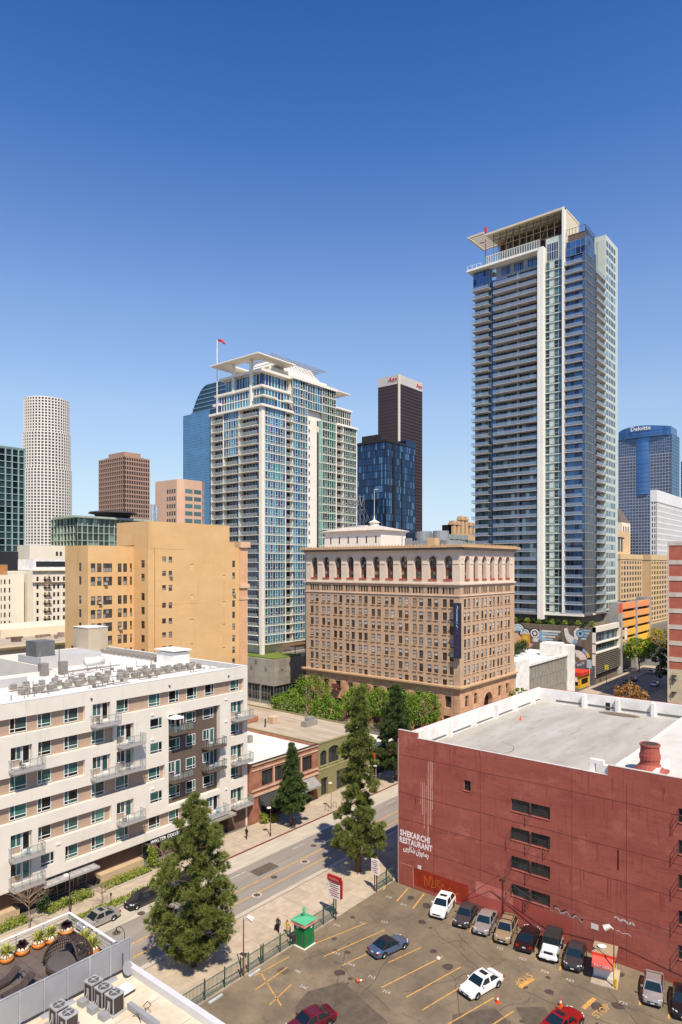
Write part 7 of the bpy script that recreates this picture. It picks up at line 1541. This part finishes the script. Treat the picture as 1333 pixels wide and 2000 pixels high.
def needles(C, D, n, ln, wd):
    """bursts of needles: C tuft centres, D tuft axes"""
    N = len(C); C = np.repeat(C, n, 0); D = np.repeat(D, n, 0)
    d = D * .75 + unit(N * n) * .8; d /= np.linalg.norm(d, axis=1, keepdims=True)
    s = np.cross(d, unit(N * n)); s /= np.linalg.norm(s, axis=1, keepdims=True) + 1e-9
    L = ln * rng.uniform(.65, 1.2, (N * n, 1)); a = C - d * L * .1
    V = np.stack([a - s * wd * .5, a + s * wd * .5, a + d * L], 1).reshape(-1, 3); return V, np.arange(len(V)).reshape(-1, 3)
def pine(label, at, h, prof, mt, clumps, per, name='pine_tree', lean=(0, 0), ln=.42, wd=.075, group='street pines'):
    r = thing(name, label, 'tree', (at[0], at[1], at[2]), 0, group)
    tr = MB(); pts = [(lean[0] * t * t + .12 * math.sin(t * 7), lean[1] * t * t + .1 * math.cos(t * 5), h * .97 * t) for t in np.linspace(0, 1, 9)]
    tr.tube(pts, h * .017, 8, r1=.03)
    C = []; D = []; zs = [p[0] for p in prof]; rs = [p[1] for p in prof]
    w = np.array([np.interp(z, zs, rs) for z in np.linspace(zs[0], zs[-1], 60)]) + .25; w /= w.sum(); cdf = np.cumsum(w)
    for k in range(clumps):
        t = np.searchsorted(cdf, (k + rng.uniform()) / clumps) / 60; z = (zs[0] + (zs[-1] - zs[0]) * min(t, .995)); Rz = np.interp(z, zs, rs)
        a = k * 2.39996 + rng.uniform(-.5, .5); rr = Rz * (rng.uniform(.3, 1.05) if k % 3 else rng.uniform(.8, 1.22))
        tz = z * h; base = Vector((lean[0] * z * z, lean[1] * z * z, tz - .18 * rr - .1)); tip = Vector((base.x + rr * math.cos(a), base.y + rr * math.sin(a), tz + .22 * rr))
        if rr > .5: tr.tube([base, base.lerp(tip, .5) - Vector((0, 0, .08 * rr)), tip], .03 + .012 * rr, 4, r1=.012)
        cr = (.3 + .17 * Rz ** .6) * rng.uniform(.6, 1.35)
        p = unit(per) * cr * (rng.uniform(0, 1, (per, 1)) ** .4) * np.array([1.15, 1.15, .75]) + np.array(tip)
        ax = p - np.array(base.lerp(tip, .55)); ax /= np.linalg.norm(ax, axis=1, keepdims=True); ax[:, 2] += .35
        C.append(p); D.append(ax)
    put('trunk', tr.mesh('trunk', m_bark, True), r)
    V, Fc = needles(np.concatenate(C), np.concatenate(D), 22, ln, wd); put('crown', np_mesh('crown', V, Fc, mt), r); return r
def leaves(C, Nrm, sz):
    N = len(C); a = unit(N); s = np.cross(Nrm, a); s /= np.linalg.norm(s, axis=1, keepdims=True) + 1e-9; t = np.cross(Nrm, s); t /= np.linalg.norm(t, axis=1, keepdims=True) + 1e-9
    k = sz * rng.uniform(.6, 1.25, (N, 1)); V = np.stack([C - s * k * .5, C - t * k * .9 * .5 + s * 0, C + s * k * .5, C + t * k * .5], 1).reshape(-1, 3); return V, np.arange(len(V)).reshape(-1, 4)
def cloud(clumps, n, sz, flat=1.0):
    C = []; Nn = []
    for c, r in clumps:
        u = unit(n); rad = r * rng.uniform(.55, 1.0, (n, 1)) ** .5; p = u * rad * np.array([1, 1, flat]) + np.array(c); C.append(p); Nn.append(u * .7 + unit(n) * .6 + np.array([0, 0, .35]))
    C = np.concatenate(C); Nn = np.concatenate(Nn); Nn /= np.linalg.norm(Nn, axis=1, keepdims=True); return leaves(C, Nn, sz)
def broad(label, at, zc, rx, rz, mt, nclump=60, per=75, sz=.42, trunk=m_palebark, name='ficus_tree', group=None, low=.1):
    r = thing(name, label, 'tree', (at[0], at[1], .1), 0, group)
    cl = []; tr = MB(); tr.tube([(0, 0, 0), (.1, .05, zc * .45), (0, .1, zc * .75)], .26, 8, r1=.16)
    for k in range(nclump):
        ph = math.acos(1 - 2 * (k + .5) / nclump); a = k * 2.39996; q = rng.uniform(.66, 1.08)
        x, y, z = rx * q * math.sin(ph) * math.cos(a), rx * q * math.sin(ph) * math.sin(a), rz * q * math.cos(ph)
        if z < -rz * .75: continue
        cl.append(((x, y, zc + z), rx * rng.uniform(.14, .32)))
        if k % 4 == 0: tr.tube([(0, .1, zc * .6), (x * .5, y * .5, zc + z * .4 - .3), (x * .9, y * .9, zc + z * .9)], .08, 5, r1=.02)
    put('trunk', tr.mesh('trunk', trunk, True), r); V, Fc = cloud(cl, per, sz, .8); put('crown', np_mesh('crown', V, Fc, mt), r); return r
pine('big bushy pine with a broad irregular cone standing on the near pavement', (41.9, 53.3, .1), 17.2, [(.05, 1.3), (.11, 2.6), (.18, 3.4), (.3, 3.5), (.4, 2.8), (.5, 3.2), (.6, 2.2), (.7, 2.3), (.82, 1.5), (.92, .8), (1, .1)], m_pine, 165, 42, ln=.5, wd=.06)
pine('tall slim two-tiered pine on the near pavement beside the red structure', (68.5, 53.3, .1), 24.4, [(.08, 1.9), (.14, 3.0), (.22, 3.0), (.3, 2.0), (.38, 1.5), (.46, 2.0), (.55, 1.5), (.64, 1.9), (.75, 1.3), (.86, .95), (.95, .5), (1, .1)], m_pine, 150, 40, ln=.5, wd=.065)
pine('small pointed pine growing in the pavement before the brick shop', (74.0, 70.6, .1), 12.6, [(.18, 1.4), (.27, 2.4), (.4, 1.9), (.52, 1.3), (.66, .8), (.8, .6), (.92, .4), (1, .1)], m_pine2, 85, 44, wd=.09)
pine('dark dense pine rising behind the corner of the red structure', (102.0, 70.6, .1), 18.2, [(.1, 2.2), (.2, 3.0), (.4, 2.6), (.6, 2.1), (.78, 1.4), (.9, .8), (1, .15)], m_pine2, 110, 42, ln=.5, wd=.11)
pine('slim dark pine between the hotel and the far shop', (112.6, 78.5, .1), 15.0, [(.12, 1.4), (.3, 1.8), (.6, 1.5), (.85, .9), (1, .12)], m_pine2, 60, 22, ln=.5, wd=.1)
for x, y, z, a, b, lb in ((114, 98, 7.0, 3.8, 3.0, 'round ficus tree on the near side of the cross street'), (114, 110, 6.9, 4.1, 3.2, 'broad ficus tree at the far end of the olive shop roof'), (132, 118.5, 6.4, 5.2, 4.3, 'large ficus tree at the left end of the hotel front'), (132, 103.0, 6.0, 4.3, 3.8, 'ficus tree before the hotel fire escape bay'), (132, 96.0, 6.0, 4.2, 3.9, 'ficus tree before the middle of the hotel front'), (132, 90.5, 6.2, 4.0, 3.8, 'ficus tree behind the dark dense pine'), (132, 84.0, 6.6, 4.6, 4.0, 'large ficus tree at the right end of the hotel front')):
    broad(lb, (x, y), z, a, b, m_ficus, 75, 60, .34, group='ficus trees along the cross street')
broad('young green street tree behind the red roof parapet', (161, 72.5), 6.0, 3.0, 2.6, m_ficus, 30, 50, name='street_tree'); broad('green street tree with pale trunk beside the orange car park', (264, 72), 8.6, 6.8, 3.6, m_ficus, 50, 70, .6, name='street_tree'); broad('large dark shaded street tree against the striped brick block', (236, 53.5), 8.5, 5.6, 6.4, m_dark_leaf, 60, 70, .6, name='street_tree'); broad('rusty orange street tree just beyond the red roof', (196, 56.0), 3.6, 4.4, 2.8, m_rust_leaf, 45, 55, .5, name='street_tree'); broad('yellowish street tree beyond the orange car park', (300, 74), 9.5, 7, 4, m_yleaf, 40, 60, .7, name='street_tree')
def bare(label, at, h, n):
    r = thing('bare_tree', label, 'tree', (at[0], at[1], .1), 0, 'leafless trees before the apartments'); b = MB(); b.tube([(0, 0, 0), (.04, .03, h * .5), (0, .05, h * .6)], .07, 6, r1=.05); put('trunk', b.mesh('trunk', m_twig), r); t = MB()
    for k in range(n):
        a = k * 2.4; z0 = h * random.uniform(.38, .6); l = h * random.uniform(.3, .48); p = Vector((0, .04, z0)); q = p + Vector((math.cos(a) * l * .75, math.sin(a) * l * .75, l * .6)); t.tube([p, p.lerp(q, .5) + Vector((0, 0, .1)), q], .035, 4, r1=.012)
        for j in range(5):
            s = p.lerp(q, .35 + .14 * j); e = s + Vector((math.cos(a + random.uniform(-1.2, 1.2)), math.sin(a + random.uniform(-1.2, 1.2)), random.uniform(.1, .9))) * l * .4; t.tube([s, e], .016, 3, r1=.008)
    put('branches', t.mesh('branches', m_twig), r)
bare('leafless spreading tree before the apartment base at the lower balconies', (34.6, 72.6), 6.0, 16); bare('small leafless tree in the kerb planting by the silver sedan', (42.4, 71.0), 3.6, 9); bare('leafless tree before the lettered apartment canopy', (52.3, 72.9), 4.6, 13)
def hedge(label, x0, x1, y0, y1, z0, z1, mt, dens=90, sz=.2, name='hedge'):
    n = int((x1 - x0) * (y1 - y0 + z1 - z0) * dens); C = rng.uniform(size=(n, 3)) * np.array([x1 - x0, y1 - y0, z1 - z0]) + np.array([x0, y0, z0]); f = np.sin(C[:, 0] * 2.3) * .12 + np.sin(C[:, 0] * .9 + 2) * .1; C[:, 2] += f * (C[:, 2] - z0) / (z1 - z0)
    Nn = unit(n) + np.array([0, -.3, .6]); Nn /= np.linalg.norm(Nn, axis=1, keepdims=True); V, Fc = leaves(C, Nn, sz); return tag(put(name, np_mesh(name, V, Fc, mt)), label, 'hedge')
hedge('low clipped hedge below the apartment storefront canopy', 37.4, 43.2, 73.8, 75.3, .1, .95, m_hedge); hedge('low hedge before the tan planter wall', 44.8, 51.5, 74.0, 75.6, .1, .8, m_hedge); hedge('low hedge under the leafless tree at the apartment base', 27.0, 35.4, 73.7, 75.6, .1, .8, m_hedge); hedge('hedge under the lettered canopy', 52.4, 59.0, 73.9, 75.2, .1, .9, m_hedge)
hedge('long strip of green ground planting along the far kerb', 36.8, 53.2, 69.7, 71.2, .1, .42, m_hedge, 130, .17)
put('planter_kerb', MB().box(27, 36.8, 73.5, 73.7, .1, .35).box(44.4, 51.8, 73.6, 73.8, .1, .35).box(52.2, 59.2, 73.6, 73.8, .1, .35).mesh('planter_kerb', m_gutter), apt, (-AU0, -AV, 0))
def shrub(label, x, y, z, r, h, mt, n=12, per=60, sz=.2, group=None, name='shrub'):
    cl = [((r * .6 * math.cos(k * 2.4) * (k % 3) / 2, r * .6 * math.sin(k * 2.4) * (k % 3) / 2, h * (.3 + .7 * k / n)), r * .55) for k in range(n)]; V, Fc = cloud(cl, per, sz, .9); o = tag(put(name, np_mesh(name, V, Fc, mt), None, (x, y, z)), label, 'shrub', group); return o
shrub('tall dark shrub at the corner of the storefront canopy', 37.2, 74.9, .1, .8, 2.4, m_dark_leaf); shrub('large leafy shrub beside the lettered canopy entrance', 51.9, 74.9, .1, .9, 2.6, m_hedge); shrub('leafy potted shrub beside the brick shop entrance', 72.0, 74.6, .1, .8, 1.4, m_hedge); shrub('yellowish shrub in the patio of the brick shop', 73.4, 73.9, .1, .7, 1.0, m_yleaf)
pod_sh = [shrub('rounded shrub in the planter along the podium roof edge', 227.6, 77.5 + k * 2.3, 19.3, 1.2, 1.7, m_dark_leaf if k % 2 else m_hedge, 8, 40, .4, 'shrubs along the podium roof') for k in range(13)]
for k in range(9): shrub('dark leafy tree-like shrub on the garage pool terrace', 176 + k * 2.6, 84 + (k * 5) % 9, 12.9, 1.7, 3.6, m_dark_leaf, 9, 45, .45, 'planting on the pool terrace')
shrub('dark clump of foliage beside the apartment balcony umbrella', 58.2, 75.7, hd[1] - 2.42, .32, .8, m_yleaf, 6, 30, .14)
# ================================================================== rooftop terrace in the foreground
m_rt = mat('weathered_white_roof', (214, 202, 180), .9, .1, .5, .15, col2=(190, 172, 142)); m_scr2 = mat('grey_screen_panel', (150, 150, 152), .5, .05, .8); m_alu = mat('aluminium_post', (198, 200, 202), .4, metal=.4); m_pav2 = mat('brown_porcelain_paver', (104, 92, 84), .7, .1, 1.2, island=.12)
ter = thing('foreground_flat_roof', 'white flat roof and paved terrace of the nearest building with pale parapet edge', 'building', (2.0, 10.0, 0))
TX, TY = 24.0, 38.0
put('wall', MB().box(0, TX, 0, TY, 0, 12.2).mesh('wall', m_cr), ter); put('roof', MB().box(0, TX - .4, 0, 30.2, 12.2, 12.5).mesh('roof', m_rt), ter)
pj = MB()
for k in range(9): pj.box(TX - .4, TX, .02 + k * 3.36, 3.36 + k * 3.36, 12.2, 13.0)
put('parapet', pj.mesh('parapet', mat('pale_metal_coping', (206, 204, 202), .5, .04)), ter)
put('terrace_base', MB().box(0, TX - .02, 30.3, TY - .02, 12.2, 12.52).mesh('tb', m_dark), ter)
pm_ = MB().box(.01, .79, .01, .79, 12.5, 12.6).mesh('paver', m_pav2)
for i in range(16):
    for j in range(9): put('paver', pm_, ter, (10.8 + i * .8 + .0, 30.45 + j * .8, 0))
for i in range(10): put('roof_seam', MB().box(0, TX - .5, 1 + i * 3.1, 1.05 + i * 3.1, 12.5, 12.512).mesh('seam', mat('roof_seam', (176, 164, 144), .9)), ter)
scn = thing('terrace_screen', 'row of grey translucent screen panels on metal posts dividing the flat roof', 'screen', (9.5, 40.0, 12.5))
for k in range(11):
    x = k * 1.5
    put('panel', MB().box(x + .06, x + 1.44, -.02, .02, .22, 2.05).mesh('panel', m_scr2), scn); put('post', MB().box(x - .04, x + .04, -.05, .05, 0, 2.12).box(x - .3, x + .3, -.5, .2, 0, .06).mesh('post', m_alu), scn)
put('post', MB().box(16.46, 16.54, -.05, .05, 0, 2.12).mesh('post', m_alu), scn); put('rail', MB().box(0, 16.5, -.04, .04, 2.1, 2.16).mesh('rail', m_alu), scn); put('kick_rail', MB().box(0, 16.5, -.06, .06, .12, .2).mesh('kick', m_steel), scn)
gd = thing('terrace_guard_rail', 'white tubular guard rail around the paved roof terrace', 'railing', (2, 40, 12.6)); rg_ = MB()
for z in (.35, .6, .85, 1.05): put('rail', MB().box(8, 23.9, 7.86, 7.92, z, z + .05).box(23.86, 23.92, .2, 7.86, z, z + .05).mesh('rail', m_alu), gd)
for k in range(9): put('post', MB().box(8 + k * 1.98, 8.06 + k * 1.98, 7.85, 7.93, 0, 1.1).mesh('post', m_alu), gd)
for k in range(5): put('post', MB().box(23.85, 23.93, .2 + k * 1.9, .26 + k * 1.9, 0, 1.1).mesh('post', m_alu), gd)
put('cap_rail', MB().box(8, 23.95, 7.8, 7.98, 1.1, 1.16).box(23.8, 23.98, .2, 7.8, 1.1, 1.16).mesh('cap', m_white), gd)
def spiky(mt, n, ln, wd):
    V = []; Fc = []
    for k in range(n):
        a = k * 2.4; e = rng.uniform(.25, 1.35); d = np.array([math.cos(a) * math.cos(e), math.sin(a) * math.cos(e), math.sin(e)]); s = np.array([-math.sin(a), math.cos(a), 0]) * wd; m_ = d * ln * .6 + np.array([0, 0, .05]); t = d * ln + np.array([0, 0, -.25 * ln * math.cos(e) ** 2]); i = len(V); V += [-s * .4, s * .4, m_ + s, m_ - s, t]; Fc += [(i, i + 1, i + 2), (i, i + 2, i + 3), (i + 3, i + 2, i + 4)]
    return np_mesh('leaves', np.array(V), np.array(Fc), mt)
m_agave = leaf_mat('striped_agave', (186, 178, 92), (120, 132, 62), .3, .2); m_purple = leaf_mat('purple_succulent', (62, 40, 48), (44, 30, 38), .3, .1)
m_pot = mat('orange_glaze', (226, 132, 48), .35, .08, 1.5); m_potw = mat('cream_glaze', (238, 214, 176), .4)
pot = MB(); 
pot.lathe(0, 0, [(.2, 0), (.36, .06), (.43, .22), (.41, .34)], 16, 0); pot.lathe(0, 0, [(.41, .34), (.36, .47), (.29, .54), (.25, .5)], 16, 1)
pot_me = pot.mesh('pot', [m_pot, m_potw], True); ag = spiky(m_agave, 40, .75, .06); pu = spiky(m_purple, 46, .5, .11)
for i, (x, y, l, lb) in enumerate(((20.9, 47.1, ag, 'orange and cream round pot with striped spiky plant farthest from the wicker daybed'), (22.0, 47.15, pu, 'orange round pot with dark purple succulent on the terrace'), (23.15, 47.1, ag, 'orange and cream round pot with striped spiky plant beside the purple one'), (24.0, 47.0, ag, 'orange round pot with spiky plant behind the wicker daybed'), (25.2, 43.4, ag, 'orange pot with spreading spiky plant in the terrace corner by the screen'), (25.3, 47.2, pu, 'pot with dark purple plant at the outer terrace corner'), (25.3, 44.6, ag, 'orange pot with spiky plant between daybed and white rail'), (19.7, 47.1, pu, 'orange pot with purple plant at the far end of the terrace row'))):
    t = thing('potted_plant', lb, 'potted plant', (x, y, 12.6), random.uniform(0, 3), 'potted plants on the roof terrace'); put('pot', pot_me, t, sc=1.14); put('leaves', l, t, (0, 0, .52), sc=1.12)
# wicker dome daybed
m_wick = mat('brown_wicker', (74, 60, 54), .7, .12, 3); m_cush = mat('grey_cushion', (88, 82, 80), .9, .08)
bed = thing('wicker_daybed', 'round brown wicker daybed with a woven half dome canopy and grey cushions', 'daybed', (23.3, 43.3, 12.6), R(-70))
put('base', MB().lathe(0, 0, [(1.25, 0), (1.4, .1), (1.42, .36)], 26).mesh('base', m_wick), bed); put('cushion', MB().lathe(0, 0, [(1.3, .36), (1.34, .44), (1.28, .56), (.2, .58)], 26).mesh('cushion', m_cush), bed)
for x in (-.55, .3): put('pillow', MB().box(x - .3, x + .3, .7, .95, .58, 1.0).mesh('pillow', m_cush), bed)
dm = MB(); RR = 1.62
for k in range(44):
    a = math.pi * (k / 43) * 1.25 - math.pi * .125
    pts = []
    for j in range(9): e = R(90) * j / 8; pts.append((RR * math.cos(a) * math.cos(e), RR * math.sin(a) * math.cos(e), .3 + 1.75 * math.sin(e)))
    dm.tube(pts, .022, 3)
for j in range(9):
    e = R(86) * j / 9; dm.tube([(RR * 1.01 * math.cos(t) * math.cos(e), RR * 1.01 * math.sin(t) * math.cos(e), .3 + 1.75 * math.sin(e)) for t in np.linspace(-math.pi * .125, math.pi * 1.125, 22)], .03, 3)
stuff(put('woven_canopy', dm.mesh('woven_canopy', m_wick), bed)); rim = MB()
for a in (-math.pi * .125, math.pi * 1.125): rim.tube([(RR * math.cos(a) * math.cos(R(90) * j / 10), RR * math.sin(a) * math.cos(R(90) * j / 10), .3 + 1.75 * math.sin(R(90) * j / 10)) for j in range(11)], .07, 6)
put('rim', rim.mesh('rim', m_wick, True), bed)
for i, (x, y) in enumerate(((19.6, 44.6), (19.9, 43.2))):
    lg_ = thing('sun_lounger', ['dark wicker sun lounger on the terrace near the orange pots', 'dark wicker sun lounger on the terrace near the grey screen'][i], 'lounger', (x, y, 12.6), R(8), 'sun loungers on the terrace'); put('frame', MB().box(-1.0, .3, -.33, .33, .12, .28).mesh('f', m_wick), lg_); bk2 = MB(); bk2.face([(.3, -.33, .28), (.3, .33, .28), (1.0, .33, .75), (1.0, -.33, .75)]); bk2.face([(.3, -.33, .2), (1.0, -.33, .67), (1.0, .33, .67), (.3, .33, .2)]); bk2.face([(.3, -.33, .2), (.3, -.33, .28), (1, -.33, .75), (1, -.33, .67)]); bk2.face([(.3, .33, .28), (.3, .33, .2), (1, .33, .67), (1, .33, .75)]); put('backrest', bk2.mesh('b', m_wick), lg_); put('leg', MB().box(-.95, -.88, -.3, .3, 0, .12).mesh('l', m_wick), lg_); put('leg', MB().box(.2, .27, -.3, .3, 0, .12).mesh('l', m_wick), lg_)
# roof condensers, skylight hatch, duct run
m_acs = mat('dark_louvre_steel', (70, 58, 56), .5, .08); m_act = mat('grey_fan_top', (172, 172, 168), .45)
ac = MB(); ac.box(-.38, .38, -.38, .38, .1, .92, 0)
for k in range(12): ac.box(-.39 + k * .068, -.37 + k * .068, -.395, .395, .12, .9, 0); ac.box(-.395, .395, -.39 + k * .068, -.37 + k * .068, .12, .9, 0)
for x in (-.4, .36):
    for y in (-.4, .36): ac.box(x, x + .05, y, y + .05, .08, .94, 1)
ac.box(-.42, .42, -.42, .42, .92, 1.0, 1); ac.box(-.5, .5, -.5, .5, 0, .09, 1)
ac_me = ac.mesh('condenser_body', [m_acs, m_act]); fan = MB().cyl(0, 0, 1.0, 1.015, .33, .33, 18)
for q in range(3): fan.box(-.02, .02, 0, .3, 1.018, 1.022)
fan_me = MB().cyl(0, 0, 1.001, 1.02, .34, .34, 20, 0).cyl(0, 0, 1.021, 1.05, .09, .09, 10, 1).tube([(.3, 0, 1.03), (-.3, 0, 1.03)], .025, 4, 1).tube([(0, .3, 1.03), (0, -.3, 1.03)], .025, 4, 1).mesh('fan', [mat('fan_disc_grey', (96, 92, 90), .5), m_act])  # darker grey disc below the hub and guard bars
for i, (x, y, rz, lb) in enumerate(((22.7, 39.0, 5, 'condenser nearest the grey screen in the row of three'), (22.75, 37.9, 3, 'middle condenser in the row of three on the flat roof'), (22.85, 36.85, 6, 'condenser nearest the pipe duct in the row of three'), (20.1, 38.4, 2, 'condenser nearer the screen of the separate pair'), (20.1, 37.3, 4, 'condenser farther from the screen of the separate pair'))):
    t = thing('air_conditioner', 'dark slatted ' + lb, 'air conditioner', (x, y, 12.5), R(rz), 'air conditioners on the foreground roof'); put('body', ac_me, t, sc=(1, 1, 1.2)); put('fan', fan_me, t, (0, 0, .2)); put('pipe_cover', MB().box(-.42, -.40, -.1, .12, .2, .85).tube([(-.45, 0, .6), (-.6, 0, .3), (-.6, -.1, .0)], .03, 5).mesh('pc', m_act), t); put('flashing', MB().box(-1.0, -.55, -.3, .3, 0, .35).mesh('fl', m_scr2), t)
sk_ = thing('skylight_hatch', 'low white square roof hatch with dark kerb beside the parapet', 'hatch', (24.3, 38.0, 12.5), R(4)); put('kerb', MB().box(-.45, .45, -.45, .45, 0, .2).mesh('k', m_steel), sk_); put('lid', MB().box(-.5, .5, -.5, .5, .2, .28).mesh('lid', m_white), sk_)
du = thing('cable_duct', 'pale box duct with looped black cables lying on the flat roof', 'duct', (23.6, 35.0, 12.5)); put('box', MB().box(-.15, .15, -1.6, 1.4, .08, .4).mesh('box', m_scr2), du); put('cable', MB().tube([(.3, .4, .4), (.5, .2, .7), (.4, -.3, .75), (.1, -.2, .5), (.3, .2, .42)], .025, 5).tube([(-.3, .6, .02), (-.2, .2, .3), (-.3, -.3, .02)], .02, 5).mesh('cable', m_trimb), du)
dsh = thing('satellite_dish', 'small grey dish and post in the roof corner at the end of the screen', 'dish', (25.3, 39.4, 12.5)); put('post', MB().cyl(0, .4, 0, 1.4, .04, .04, 6).mesh('post', m_steel), dsh); q = MB().lathe(0, 0, [(.05, 0), (.3, .05), (.45, .16)], 16).mesh('dish', m_scr2); d_ = put('dish', q, dsh, (0, 0, .5)); d_.rotation_euler = (R(60), 0, R(20))
for i, (x, lb) in enumerate(((25.6, 'curved black lamp on the outer end of the grey screen'), (22.9, 'curved black lamp on the screen post nearest the daybed'), (19.1, 'curved black lamp leaning over the terrace loungers'), (16.2, 'curved black lamp on the screen beyond the loungers'))):
    t = thing('gooseneck_lamp', lb, 'lamp', (x, 40.05, 14.6), 0, 'gooseneck lamps along the screen'); put('arm', MB().tube([(0, 0, -1.2), (0, 0, .5), (-.05, .2, .75), (-.1, .5, .8), (-.15, .72, .65), (-.15, .78, .5)], .022, 5).mesh('arm', m_trimb), t); put('shade', MB().lathe(-.15, .78, [(.04, .5), (.06, .42), (.17, .3)], 10).mesh('shade', m_trimb), t)
# balcony furniture and umbrella
tag(put('balcony_umbrella', MB().cyl(0, 0, 0, 2.3, .03, .03, 6).cyl(0, 0, 2.05, 2.5, 1.15, .04, 8).mesh('umb', m_white), None, (56.4, 75.75, hd[1] - 2.42)), 'open white umbrella on the dark bay balcony', 'umbrella'); tag(put('balcony_umbrella', MB().cyl(0, 0, 0, 2.2, .03, .03, 6).cyl(0, 0, .9, 2.1, .12, .05, 8).mesh('umb', m_white), None, (57.6, 75.7, hd[1] - 2.42)), 'closed white umbrella beside the open one on the dark bay balcony', 'umbrella')
seat_m = [mat('seat_brown', (110, 74, 58), .8), mat('seat_dark', (50, 44, 42), .8), mat('seat_blue', (150, 178, 186), .8)]
chair_me = [MB().box(-.25, .25, -.25, .25, .36, .42).box(-.25, .25, .2, .25, .42, .85).box(-.24, -.2, -.24, -.2, 0, .36).box(.2, .24, -.24, -.2, 0, .36).box(-.24, -.2, .2, .24, 0, .36).box(.2, .24, .2, .24, 0, .36).mesh('chair', m) for m in seat_m]
for i, (o, wide, z) in enumerate(balc):
    if i % 4 == 3: continue
    a = .8 + .5 * (i % 3)
    tag(put('balcony_chair', chair_me[i % 3], None, (wide[0] + a, AV - .6, z), R(40 * i)), ['brown', 'dark', 'pale blue'][i % 3] + ' chair standing on an apartment balcony', 'chair', ['brown', 'dark', 'pale blue'][i % 3] + ' balcony chairs')
